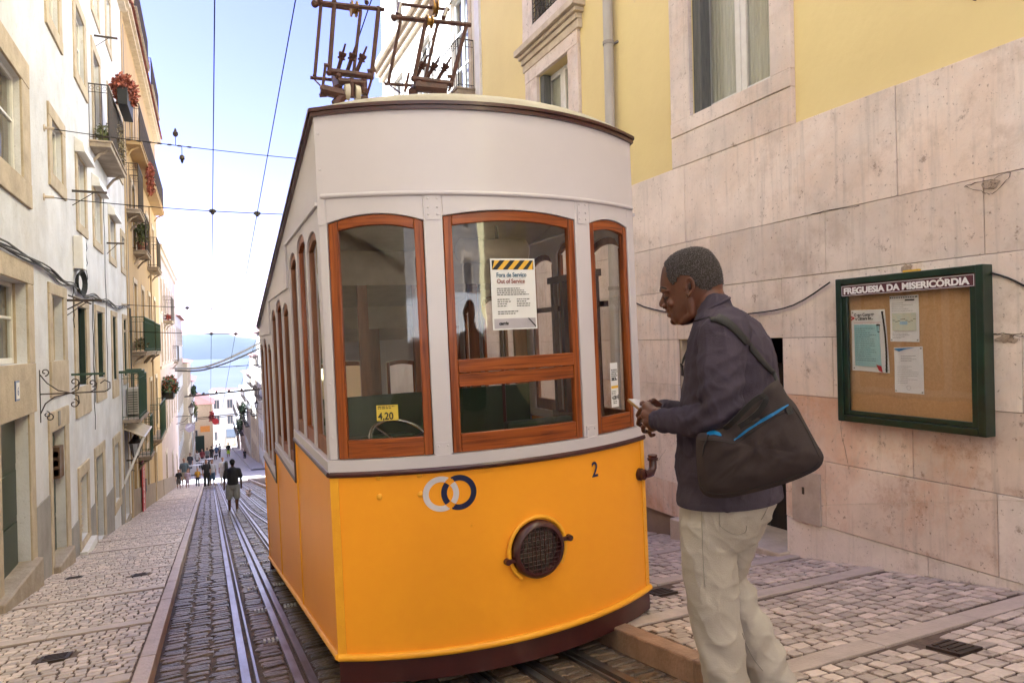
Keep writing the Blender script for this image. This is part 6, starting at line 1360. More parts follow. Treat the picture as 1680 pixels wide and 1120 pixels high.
def skinmat():
    m = M('skin_brown', (.125, .040, .018), .42, (.085, .028, .013), 18, bump=.10, bscale=160, c3=(.16, .055, .028), c3t=.6, c3scale=8)
    m.node_tree.nodes['Principled BSDF'].inputs['Subsurface Weight'].default_value = .06; m.node_tree.nodes['Principled BSDF'].inputs['Subsurface Radius'].default_value = (.02, .008, .004); return m
m_skin = skinmat()
man = thing('person', 'grey haired man in a dark violet jumper and pale trousers, reading his phone', 'person', (float(C0[0]), float(C0[1]), gz(float(C0[1]))))
head_sl = [(406.5, 1132, 1152, .018), (409, 1122, 1160, .034), (413, 1112, 1165, .048), (420, 1101.5, 1171, .061), (430, 1092.5, 1177.5, .071), (441, 1087, 1182, .0765), (454, 1084.5, 1184.5, .079), (464, 1083.5, 1185, .079), (472, 1083.5, 1185.5, .077),
  (479, 1086, 1184.5, .0745), (485, 1089.5, 1182, .072), (492, 1090, 1178, .069), (499, 1091.5, 1170, .066), (505, 1094, 1162, .063), (510, 1096, 1156, .060), (514, 1099, 1151, .057), (519, 1099.5, 1147, .053), (524, 1102.5, 1143, .048), (529, 1105.5, 1138, .040), (533, 1112, 1128, .024)]
def headmesh(mb):
    loft(mb, head_sl, 36, .30)
    cap(mb, [P3(1131, 490, .052), P3(1136, 515, .046), P3(1120, 526, .030)], [.022, .018, .018]); cap(mb, [P3(1131, 490, -.052), P3(1136, 515, -.046), P3(1120, 526, -.030)], [.022, .018, .018])
    # neck
    loft(mb, [(468, 1128, 1182, .056), (485, 1130, 1190, .058), (505, 1136, 1202, .062), (525, 1143, 1216, .070), (545, 1146, 1228, .085), (575, 1146, 1236, .10)], 28)
    # brow ridge, nose, lips, chin, cheek
    for s in (-1, 1):
        cap(mb, [P3(1084.6, 476.5, .008*s), P3(1087, 474.5, .030*s), P3(1095, 477, .052*s)], [.0075, .0085, .006]); mb.ball(P3(1100.5, 498, .046*s), (.015, .015, .014))
        mb.ball(P3(1090.5, 502.5, .013*s), (.0105, .0105, .009), 10, 8); mb.ball(P3(1095.0, 485.5, .030*s), (.0130, .0130, .0115), 12, 8)
    cap(mb, [P3(1091, 482, 0), P3(1088.5, 491, 0), P3(1086.3, 498, 0)], [.0085, .0100, .0120]); mb.ball(P3(1086.6, 499.3, 0), .0125, 12, 8)
    cap(mb, [P3(1096.5, 509.5, .020), P3(1094.6, 509.5, 0), P3(1096.5, 509.5, -.020)], [.0055, .0075, .0055]); cap(mb, [P3(1100, 517, .020), P3(1097.6, 517.2, 0), P3(1100, 517, -.020)], [.006, .0085, .006])
    mb.ball(P3(1107, 527, 0), (.017, .017, .014), 12, 8)
    # ears
    for s in (-1, 1):
        e = [P3(1124.5+dx, 471.5+dy, s*(.079+.007*(dx > 4))) for dx, dy in ((0, 2), (.5, -7), (4, -14), (9, -14.5), (13, -9), (13.5, -1), (11, 7), (7, 13), (3.5, 13), (1.5, 8))]
        cap(mb, e, [.0045, .005, .0052, .0055, .0055, .0052, .005, .0062, .0055, .0045], 8)
        mb.hexa([tuple(P3(a, b, s*c)) for a, b, c in ((1124, 462, .066), (1136, 462, .066), (1134, 482, .066), (1126, 484, .066), (1124, 462, .078), (1136, 462, .081), (1134, 482, .081), (1126, 484, .077))])
def finger(mb, pts, r): cap(mb, pts, [r, r*.96, r*.9, r*.8][:len(pts)], 10)
def lerpP(a, b, t): return a+(b-a)*t
def hand_near(mb):
    # palm: from the cuff (1082, 690) to the knuckles; back of the hand faces the camera
    w = P3(1084, 689, .13); 
    for a, b, c in (((1062, 668), .10, .021), ((1060, 680), .115, .021), ((1063, 692), .122, .020), ((1070, 700), .122, .018)):
        cap(mb, [w, P3(*a, b)], [.024, c], 12)
    cap(mb, [P3(1079, 677, .125), P3(1074, 694, .132)], [.021, .021])
    F = [([(1062, 667, .098), (1051, 672, .085), (1046, 681, .060), (1050, 686, .042)], .0098), ([(1060, 679, .112), (1049, 686, .098), (1047, 695, .072), (1053, 698, .052)], .0100),
         ([(1063, 691, .120), (1055, 700, .108), (1056, 707, .084), (1062, 708, .066)], .0096), ([(1070, 699, .120), (1065, 709, .112), (1068, 714, .094), (1073, 713, .080)], .0086)]
    for pts, r in F: finger(mb, [P3(*p) for p in pts], r)
    finger(mb, [P3(1074, 672, .105), P3(1062, 663, .075), P3(1053, 662, .058)], .0112)     # thumb over the phone's edge
    cap(mb, [P3(1110, 689, .150), w], [.026, .023])
def hand_far(mb):
    w = P3(1084, 672, -.02)
    for a, b in (((1066, 664), -.005), ((1068, 672), -.03), ((1070, 680), -.02)): cap(mb, [w, P3(*a, b)], [.022, .019])
    for pts, r in (([(1066, 668, -.02), (1054, 672, -.015), (1050, 680, .0), (1054, 684, .010)], .0094), ([(1066, 676, -.03), (1056, 682, -.022), (1053, 690, -.005), (1058, 692, .005)], .0096), ([(1070, 682, -.025), (1061, 690, -.018), (1060, 697, -.003), (1065, 698, .006)], .0092), ([(1074, 688, -.02), (1068, 696, -.012), (1069, 702, 0), (1073, 702, .01)], .0082)):
        finger(mb, [P3(*p) for p in pts], r)
    finger(mb, [P3(1082, 664, -.005), P3(1072, 657, .012), P3(1066, 660, .026)], .0115)
    cap(mb, [P3(1112, 678, -.06), w], [.027, .024])
body = MB(); headmesh(body); hand_near(body); hand_far(body)
# trunk and limbs run on under the clothes
loft(body, [(530, 1150, 1225, .12), (570, 1140, 1240, .16), (640, 1135, 1250, .15), (720, 1130, 1250, .14), (800, 1135, 1255, .14), (850, 1140, 1240, .14)], 24)
cap(body, [P3(1190, 560, .16), P3(1188, 690, .20), P3(1110, 689, .15)], [.05, .040, .027]); cap(body, [P3(1190, 560, -.16), P3(1175, 690, -.20), P3(1112, 678, -.06)], [.05, .040, .027])
cap(body, [P3(1165, 850, .09), P3(1168, 1010, .10), P3(1198, 1330, .09)], [.07, .055, .04]); cap(body, [P3(1206, 850, -.09), P3(1190, 985, -.09), P3(1282, 1190, -.08)], [.055, .040, .035])
remesh('body', body, m_skin, man, .0036, 2)
# hair
def interp(xs_, ys_, x):
    return float(np.interp(x, xs_, ys_))
hl_px = [1084, 1090, 1097, 1100, 1105, 1111, 1118, 1123, 1127, 1138, 1141, 1150, 1158, 1170, 1178, 1190]; hl_py = [426, 434, 441, 455, 464, 470, 470, 458, 454, 455, 466, 472, 477, 479, 472, 464]
hm = MB(); fine = []
ys_h = np.arange(406, 482, 1.5); hs = np.array(head_sl)
for y in ys_h: fine.append((y, float(np.interp(y, hs[:, 0], hs[:, 1]))-.9, float(np.interp(y, hs[:, 0], hs[:, 2]))+1.0, float(np.interp(y, hs[:, 0], hs[:, 3]))+.0035))
fine[0] = (405.2, 1134, 1150, .016)
tmp = MB(); n = 72; loft(tmp, fine, n, .30, cap_=False); keep = []
rr = random.Random(2)
def hair_ok(p):
    x, y, d = proj(p); lat = float((np.array(p)-C0)@ldir); s_ = float((np.array(p)-C0)@fdir)
    # compare at the profile position of the same point projected onto the middle plane
    q = W3(s_, 0, p[2]); x, y, d = proj(q); return y < interp(hl_px, hl_py, x)+rr.uniform(-.8, .8)
vv = [Vector(p) for p in tmp.v]; okv = [hair_ok(p) for p in vv]
vv = [p+Vector([noise.noise(p*240)*.0012]*3) for p in vv]
ff = [f for f in tmp.f if all(okv[i] for i in f)]; base = len(vv); vv.append(P3(1142, 404.6, 0)); ff += [(base, (j+1) % n, j) for j in range(n)]
hm.add(vv, ff)
mh_ = M('hair_grizzled', (.042, .030, .028), .85, (.018, .013, .012), 90, c3=(.20, .165, .165), c3t=.51, c3scale=330, bump=1.0, bscale=300, contrast=.1)
ho_ = hm.obj('hair', mh_, man, smooth=70); 
sdm = ho_.modifiers.new('s', 'SOLIDIFY'); sdm.thickness = .004; sdm.offset = -1
# short hair strands so that the outline is not a clean edge
hb = MB(); rr = random.Random(8); okf = [f for f in ff if len(f) == 4]
for _ in range(13000):
    f = rr.choice(okf); a, b, c, d = (vv[i] for i in f); s_, t_ = rr.random(), rr.random(); p = (a*(1-s_)+b*s_)*(1-t_)+(d*(1-s_)+c*s_)*t_
    nrm = (b-a).cross(d-a); 
    if nrm.length < 1e-10: continue
    nrm.normalize(); ctr = W3(float((np.array(p)-C0)@fdir)*.3, 0, 0); 
    if nrm.dot(p-Vector(P3(1136, 460, 0))) < 0: nrm = -nrm
    e = p+nrm*rr.uniform(.0012, .0032)+Vector((rr.uniform(-1, 1), rr.uniform(-1, 1), rr.uniform(-1, 1)))*.002; w_ = (Vector((rr.uniform(-1, 1), rr.uniform(-1, 1), rr.uniform(-1, 1))).cross(nrm)).normalized()*.0005
    hb.add([p-w_, p+w_, e], [(0, 1, 2)])
hb.obj('hair_stubble', M('hair_strands', (.05, .036, .034), .8, (.26, .215, .215), 300, contrast=.06), man, fix=False)
# eyes, brows; dark skin in ear, nostril and mouth stands in for shade
for s in (-1, 1):
    mb = MB(); mb.ball(P3(1094.6, 486.9, .0325*s), (.0098, .0098, .0098), 12, 8); mb.obj('eye', M('eye_white', (.10, .06, .045), .3), man, smooth=60)
    mb = MB(); cap(mb, [P3(1090.4, 485.8, .0275*s), P3(1092.6, 484.2, .0375*s), P3(1096, 485.0, .043*s), P3(1100, 487, .048*s)], [.0038, .0056, .0050, .0022], 8); mb.obj('eyelid', m_skin, man, smooth=60)
    mb = MB(); cap(mb, [P3(1089.5, 487.6, .030*s), P3(1093.5, 488.4, .041*s), P3(1098, 487, .047*s)], [.0012, .0018, .0010], 6); mb.obj('eyelash', m_black, man)
    mb = MB(); cap(mb, [P3(1083.8, 472.6, .014*s), P3(1085.6, 471.2, .032*s), P3(1092, 473.2, .050*s), P3(1096, 476, .055*s)], [.0026, .0032, .0026, .0012], 8); mb.obj('eyebrow', M('brow_hair', (.018, .012, .010), .8), man)
    mb = MB(); mb.ball(P3(1131.5, 470, .0825*s), (.0055, .0055, .012), 8, 6); mb.obj('ear_hollow_shade', M('skin_hollow_shade', (.035, .012, .007), .7), man)
    mb = MB(); mb.ball(P3(1089.2, 505.2, .011*s), (.004, .004, .003), 8, 6); mb.obj('nostril', MATS['skin_hollow_shade'], man)
mb = MB(); cap(mb, [P3(1098.2, 513.4, 0), P3(1101, 513.6, .018), P3(1106.5, 514.6, .030)], [.0030, .0022, .0012], 6); cap(mb, [P3(1098.2, 513.4, 0), P3(1101, 513.6, -.018), P3(1106.5, 514.6, -.030)], [.0030, .0022, .0012], 6); mb.obj('mouth', MATS['skin_hollow_shade'], man)
# jumper
m_jump = M('jumper_violet', (.068, .053, .074), .9, (.052, .041, .058), 9, spec=.15, bump=.25, bscale=260)
jm = MB()
loft(jm, [(497, 1156, 1196, .068), (505, 1150, 1207, .082), (513, 1148, 1220, .115), (523, 1145, 1234, .155), (538, 1140, 1249, .190), (558, 1134, 1262, .208), (585, 1129, 1270.5, .212), (620, 1125, 1274, .205), (660, 1119, 1274.5, .198), (700, 1115, 1274, .190), (740, 1113, 1275, .186), (775, 1113, 1279, .188), (800, 1114, 1282, .190), (818, 1115.5, 1283, .190)], 40, .12, exp=.92)
loft(jm, [(484, 1162, 1192, .060), (497, 1149, 1200, .073), (512, 1143, 1212, .090)], 30)
for s in (1, -1):
    if s > 0: A1 = [(1196, 540, .145), (1188, 552, .195), (1182, 600, .232), (1182, 650, .245), (1186, 678, .250)]; B1 = [(1186, 678, .250), (1168, 686, .235), (1140, 689, .205), (1110, 690, .170), (1084, 689.5, .140)]
    else: A1 = [(1190, 545, -.14), (1180, 560, -.19), (1172, 620, -.23), (1165, 675, -.24)]; B1 = [(1165, 675, -.24), (1140, 682, -.18), (1105, 680, -.08), (1088, 675, -.035)]
    cap(jm, [P3(*p) for p in A1], [.072, .078, .072, .068, .062][:len(A1)], 16); cap(jm, [P3(*p) for p in B1], [.062, .058, .052, .046, .041][:len(B1)], 16)
elb = np.array(P3(1184, 672, .24)); shd = np.array(P3(1186, 548, .18)); wr = np.array(P3(1088, 690, .14))
def ridge(v, k=5): return max(0, 1-1.9*abs(noise.noise(v)))**k
def folds(p):
    P_ = np.array(p); z = p.z; s_ = float((P_-C0)@fdir); lat = float((P_-C0)@ldir); d = 0.
    de = np.linalg.norm(P_-elb); d += .0075*math.exp(-(de/.13)**2)*sin((s_*.7+z*1.1)*95+3*noise.noise(p*7))
    dw = np.linalg.norm(P_-wr); d += .0035*math.exp(-(dw/.10)**2)*sin((s_)*150)
    if lat < .235 or s_ < -.02: d += .0055*(noise.noise(Vector((s_*20+z*3, lat*20, z*4))))*(1 if s_ < .02 else .8)
    d += .004*noise.noise(p*14)+.0018*noise.noise(p*38)
    if z < -.30: d += .005*sin(z*52+2*noise.noise(p*6))*min(1, (-.30-z)*8)*(1 if s_ > -.05 else .45)
    return d*.85+.0055*ridge(Vector((s_*11+z*1.5, lat*11, z*2.6+2)), 5)*(1 if s_ < .03 else .5)+.006*ridge(Vector((s_*14-z*10, lat*8, z*14+s_*9)), 4)*math.exp(-(np.linalg.norm(P_-elb)/.17)**2)+.003*ridge(p*15, 5)-.0015
jo = remesh('jumper', jm, m_jump, man, .0055, 3, folds)
mb = MB(); mb.tube([P3(1143.5+a, b, c) for a, b, c in ((1, 528, .02), (3, 522, .055), (12, 512, .080), (27, 503, .086), (42, 495, .072), (51, 490, .03), (53, 489, -.01), (42, 492, -.07), (20, 505, -.086), (3, 524, -.05), (1, 528, .02))], .0060, 8); mb.obj('collar', m_jump, man, smooth=60)
for (x, y, lat, r) in ((1085, 690, .139, .0415), (1089, 676, -.037, .040)):
    a, b = P3(x, y, lat), P3(x+8, y-.3, lat+.012); d = (b-a).normalized(); mb = MB(); mb.lathe(a, d, [(0, r*.86), (.002, r*1.0), (.010, r*1.05), (.020, r*1.03), (.03, r*.96)], 22); mb.obj('cuff', m_jump, man, smooth=60)
mb = MB(); rings = loft(mb, [(808, 1114, 1282.5, .191), (813, 1113.5, 1283.5, .1945), (819, 1114.5, 1284, .193)], 40, .12, exp=.92, cap_=False); mb.obj('hem_band', m_jump, man, smooth=60)
# trousers
m_trou = M('trousers_beige', (.45, .40, .355), .9, (.37, .32, .275), 5, spec=.15, bump=.22, bscale=300)
tm = MB()
loft(tm, [(790, 1118, 1276, .168), (820, 1117.5, 1277, .176), (845, 1118, 1268, .180), (870, 1119, 1254, .176), (890, 1119, 1245, .16)], 36, .1)
loft(tm, [(850, 1118, 1210, .088, .088), (880, 1117.5, 1207, .092, .092), (915, 1119, 1207, .092, .098), (950, 1122, 1210, .090, .102), (985, 1128, 1213, .086, .104), (1015, 1134, 1216, .084, .104), (1050, 1142, 1220, .083, .102), (1085, 1150, 1225, .082, .100), (1125, 1159, 1230, .081, .098), (1200, 1168, 1240, .082, .096), (1290, 1172, 1250, .085, .094), (1335, 1170, 1254, .088, .094)], 30)
loft(tm, [(845, 1165, 1262, .085, -.085), (875, 1165, 1250, .088, -.088), (905, 1163, 1239, .086, -.09), (935, 1162, 1227, .084, -.09), (958, 1163, 1221, .083, -.09), (985, 1166, 1226, .080, -.09)], 30)
cap(tm, [P3(1196, 955, -.09), P3(1206, 985, -.09), P3(1233, 1040, -.09), P3(1262, 1105, -.088), P3(1276, 1150, -.086), P3(1284, 1185, -.085)], [.070, .074, .078, .078, .079, .080], 24)
def ridge(v, k=5): return max(0, 1-1.9*abs(noise.noise(v)))**k
def tfolds(p):
    P_ = np.array(p); s_ = float((P_-C0)@fdir); lat = float((P_-C0)@ldir); z = p.z
    d = .007*noise.noise(Vector((s_*13, lat*10, z*3.2)))+.003*noise.noise(p*16)
    if lat < -.0: d += .009*sin((z+s_*1.3)*42+2.5*noise.noise(p*5))*max(0, min(1, (-.72-z)*5))
    else: d += .006*sin((z*1.0-s_*1.2)*38+2.6*noise.noise(p*5))*max(0, min(1, (-.80-z)*4))
    return d*.75+.0048*ridge(Vector((s_*7+z*6, lat*6, z*7-s_*6)), 4)+.0035*ridge(Vector((s_*15-z*9+4, lat*9, z*15)), 5)-.002
remesh('trousers', tm, m_trou, man, .0065, 3, tfolds)
m_seam = M('trouser_seam', (.27, .24, .21), .9)
def on_surf(obj_, px, py, off=.0015):
    d = Vector(ray(px, py)).normalized(); hit, loc, nrm, idx = obj_.ray_cast(Vector((0, 0, 0)), d); return loc+nrm*off if hit else None
trou = [c for c in man.children if c.name.startswith('trousers')][0]
bpy.context.view_layer.update()
for pts, nm in ((((1151, 820), (1152, 860), (1153, 900), (1155, 940), (1157, 962)), 'side_seam'), (((1178, 822), (1181, 850), (1182, 862), (1196, 872), (1207, 876), (1222, 872), (1224, 862)), 'pocket_seam'), (((1262, 824), (1254, 842), (1248, 852)), 'pocket_seam'), (((1217, 1038), (1226, 1060), (1238, 1082), (1252, 1100)), 'inner_seam')):
    q = [on_surf(trou, *p) for p in smoothpts(pts, 4)]; q = [p for p in q if p is not None]
    if len(q) > 2:
        mb = MB(); mb.tube(q, .0013, 4, cap=False); mb.obj(nm, m_seam, trou)
# shoes
for (x, y, lat, yaw) in ((1200, 1352, .09, 0), (1276, 1215, -.085, 0)):
    p = P3(x, y, lat); g = gz(p.y); mb = MB(); zf = g+.03 if lat > 0 else p.z-.02
    f3 = Vector(fdir); 
    base_ = Vector((p.x, p.y, zf+.02)); cap(mb, [base_-f3*.06, base_+f3*.05, base_+f3*.16], [.045, .048, .040], 12); cap(mb, [base_+Vector((0, 0, .06))-f3*.04, base_], [.045, .045]); remesh('shoe', mb, M('shoe_grey', (.30, .27, .25), .6), man, .008, 2)
for (x, y, l1, x2, y2, l2) in ((1053.5, 661.5, .062, 1057, 662.2, .068), (1066.5, 659.5, .028, 1069, 658.6, .022)):
    mb = MB(); a_, b_ = P3(x, y, l1), P3(x2, y2, l2); mb.ball(a_.lerp(b_, .4)+Vector((0, 0, .0088)), (.005, .0055, .0018), 8, 5); mb.obj('finger_nail', M('nail', (.26, .12, .08), .3), man, smooth=60)
adopt(man)
# phone
ph = thing('mobile_phone', 'pale edged mobile phone held in both hands by the man', 'phone', P3(1050, 672, .045))
a = P3(1036.5, 657.5, .035); b = P3(1068, 684, .055); d1 = (b-a).normalized(); nn = Vector((0, 0, 1)); sd_ = Vector(ldir); sd_ = (sd_-d1*sd_.dot(d1)).normalized(); up2 = d1.cross(sd_); 
if up2.z < 0: up2 = -up2
def pbox(mb, o, L_, W_, T_, e=0): mb.hexa([tuple(o+d1*x+sd_*y+up2*z) for z in (0+e, T_-e) for x, y in ((0, -W_/2), (L_, -W_/2), (L_, W_/2), (0, W_/2))])
mb = MB(); pbox(mb, a, .150, .074, .009); mb.obj('phone_case', M('phone_case', (.30, .17, .05), .4), ph, bevel=.003)
mb = MB(); pbox(mb, a+up2*.0092+d1*.002, .146, .070, .0012); mb.obj('phone_screen', M('phone_screen', (.66, .62, .66), .15), ph, bevel=.001)
mb = MB(); mb.lathe(a+d1*.022+sd_*.018-up2*.002, -up2, [(0, .009), (.002, .008)], 12); mb.obj('camera_lens', m_black, ph); adopt(ph)
# sunglasses hanging at the neckline
sg = thing('sunglasses', 'dark sunglasses hooked on the neck of the jumper', 'sunglasses', P3(1124, 595, .03)); mb = MB(); 
mb.tube([P3(1136, 560, .075), P3(1128, 572, .08), P3(1121, 588, .075), P3(1118, 602, .065)], .0022, 6); mb.tube([P3(1136, 566, .03), P3(1126, 580, .03), P3(1120, 596, .03)], .0022, 6); mb.tube([P3(1117.6+5*(1-cos(k*pi/6))*.6-1, 607+11*sin(k*pi/6-pi/2), .062) for k in range(13)], .0024, 6)
mb.obj('frame', m_black, sg)
mb = MB(); mb.grid([[tuple(P3(1117.5+i*2.0, 598+j*9+i*.5, .062)) for i in range(3)] for j in range(3)]); mb.obj('lens', M('lens_violet', (.05, .035, .07), .15), sg, fix=False); adopt(sg)
# ---- shoulder bag
m_bag = M('bag_brown_grey', (.052, .038, .038), .9, (.038, .028, .028), 5, spec=.2, bump=.10, bscale=260)
bag = thing('shoulder_bag', 'floppy dark brown shoulder bag with bright blue zips on the man\'s hip', 'bag', P3(1240, 740, .27))
out = [(1255, 636), (1276, 624), (1292, 648), (1306, 664), (1322, 694), (1340, 727), (1350, 744), (1351, 754), (1345, 766), (1330, 776), (1300, 789), (1262, 801), (1225, 810), (1195, 816), (1168, 816), (1152, 808), (1146, 793), (1143, 765), (1142, 735), (1144, 713), (1160, 708), (1185, 700), (1205, 684), (1228, 664), (1246, 648)]
outp = smoothpts([(x, y) for x, y in out]+[out[0]], 4)[:-1]; cxp, cyp = 1240, 735
LB_ = .285
def bagpt(x, y, side):
    # distance to the outline along the ray from the middle, for the pillow shape
    return P3(x, y, LB_+side)
no_ = len(outp); rings = 12; V = []; F = []
def bagd(x, y, t): 
    base_ = (1-t**2.6)**.55; w = Vector((x/22, y/22, 3)); return base_*(.062+.012*noise.noise(w))+.004*noise.noise(Vector(((x+y)/9, (x-y)/26, 1)))*base_
for side in (1, -1):
    o = len(V)
    for k in range(rings+1):
        t = 1-k/(rings+1)
        for (x, y) in outp:
            X_, Y_ = cxp+(x-cxp)*t, cyp+(y-cyp)*t; V.append(tuple(bagpt(X_, Y_, side*bagd(X_, Y_, t)*(1 if side > 0 else .8))))
    V.append(tuple(bagpt(cxp, cyp, side*bagd(cxp, cyp, 0)))); c = len(V)-1
    for k in range(rings):
        for j in range(no_): F.append((o+k*no_+j, o+k*no_+(j+1) % no_, o+(k+1)*no_+(j+1) % no_, o+(k+1)*no_+j))
    for j in range(no_): F.append((o+rings*no_+j, o+rings*no_+(j+1) % no_, c))
h_ = len(V)//2
for j in range(no_): F.append((j, (j+1) % no_, h_+(j+1) % no_, h_+j))
mb = MB(); mb.add(V, F); bo = mb.obj('bag_body', m_bag, bag, smooth=60)
bpy.context.view_layer.update()
def surf_strip(name, mat, centre, width, off=.002, parent=None):
    pts = smoothpts(centre, 5); L1 = []; 
    for i, (x, y) in enumerate(pts):
        a = pts[max(0, i-1)]; b = pts[min(len(pts)-1, i+1)]; dx, dy = b[0]-a[0], b[1]-a[1]; l_ = sqrt(dx*dx+dy*dy); nx, ny = -dy/l_, dx/l_; t = i/(len(pts)-1); w = width*(1 if isinstance(width, (int, float)) else 1)*min(1, .35+3*min(t, 1-t))
        p = on_surf(bo, x+nx*w, y+ny*w, off); q = on_surf(bo, x-nx*w, y-ny*w, off)
        if p is not None and q is not None: L1.append([tuple(p), tuple(q)])
    mb = MB(); mb.grid(L1); o = mb.obj(name, mat, parent or bag, fix=False); s_ = o.modifiers.new('t', 'SOLIDIFY'); s_.thickness = .002; s_.offset = 1; return o
def seam(pts, w=.0014):
    q = [on_surf(bo, x, y, .0012) for x, y in smoothpts(pts, 4)]; q = [p for p in q if p is not None]
    if len(q) > 3: m_ = MB(); m_.tube(q, w, 4, cap=False); m_.obj('stitching', M('bag_thread', (.025, .02, .02), .9), bag)
m_zip = M('zip_blue', (.015, .16, .42), .5); m_strap = M('strap_black', (.018, .015, .015), .75, bump=.2, bscale=300)
surf_strip('zip', m_zip, [(1205, 722), (1222, 708), (1250, 690), (1275, 675), (1293, 664)], 2.2, .0025); surf_strip('zip_edge', m_strap, [(1203, 721), (1220, 706), (1248, 687), (1273, 671), (1291, 661)], 1.6, .003)
surf_strip('zip', m_zip, [(1160, 712), (1172, 710), (1184, 714)], 3.0, .0025); surf_strip('brand_tab', m_strap, [(1291, 668), (1298, 679)], 5.0, .0035)
seam([(1150, 722), (1165, 722), (1185, 724), (1206, 727), (1226, 714), (1252, 697), (1280, 680), (1298, 672)]); seam([(1149, 780), (1152, 800), (1170, 809), (1200, 808), (1240, 799), (1290, 785), (1330, 769), (1343, 757)]); seam([(1300, 668), (1318, 696), (1334, 728), (1344, 750)])
mb = MB(); mb.tube([on_surf(bo, x, y, .004) or P3(x, y, .34) for x, y in ((1163, 714), (1157, 730), (1154, 748))], .0025, 5); mb.obj('zip_pull', m_strap, bag)
def strap(mb, pts, w=.018, t=.003, nup=None):
    q = [Vector(p) for p in smoothpts([tuple(p) for p in pts], 4)]; rows = []
    for i, p in enumerate(q):
        d = (q[min(i+1, len(q)-1)]-q[max(i-1, 0)]).normalized(); v = Vector(-FW); s_ = d.cross(nup(i/(len(q)-1)) if nup else v).normalized()*w; rows.append([tuple(p-s_), tuple(p+s_)])
    mb.grid(rows)
bpy.context.view_layer.update()
def onj(x, y, off=.006, lat=.2):
    p = on_surf(jo, x, y, off); return p if p is not None else P3(x, y, lat)
ctr = smoothpts([(1163, 522), (1172, 522), (1185, 526), (1200, 536), (1214, 550), (1228, 567), (1243, 585), (1256, 600), (1267, 611)], 4); rows = []
for i, (x, y) in enumerate(ctr):
    x0_, y0_ = ctr[max(0, i-1)]; x1_, y1_ = ctr[min(len(ctr)-1, i+1)]; dx, dy = x1_-x0_, y1_-y0_; l_ = sqrt(dx*dx+dy*dy); w_ = 7.5-4.2*i/(len(ctr)-1)
    mid = on_surf(jo, x, y, .004); e = [on_surf(jo, x+k*-dy/l_*w_, y+k*dx/l_*w_, .004) for k in (-1, 1)]
    if mid is None: continue
    rows.append([tuple(e[0] if e[0] is not None and (e[0]-mid).length < .05 else mid), tuple(mid), tuple(e[1] if e[1] is not None and (e[1]-mid).length < .05 else mid)])
last = rows[-1]; tip = P3(1276, 626, .25)
rows += [[tuple(Vector(p)*.5+(tip+(Vector(p)-Vector(last[1])))*.5) for p in last], [tuple(tip+(Vector(p)-Vector(last[1]))) for p in last]]
first = rows[0]; rows = [[tuple(Vector(p)+Vector((-.02, .05, -.012))) for p in first]]+rows
mb = MB(); mb.grid(rows); so = mb.obj('strap', m_strap, bag, fix=False, smooth=70); s_ = so.modifiers.new('t', 'SOLIDIFY'); s_.thickness = .004; s_.offset = 0
mb = MB(); strap(mb, [on_surf(bo, 1190, 705, .004) or P3(1190, 705, .33), P3(1205, 690, .345), P3(1232, 662, .35), P3(1250, 650, .345), P3(1257, 656, .345), P3(1246, 674, .345), P3(1228, 690, .345), P3(1212, 700, .345)], .008); so = mb.obj('carry_handle', m_strap, bag, fix=False); s_ = so.modifiers.new('t', 'SOLIDIFY'); s_.thickness = .004
adopt(bag)

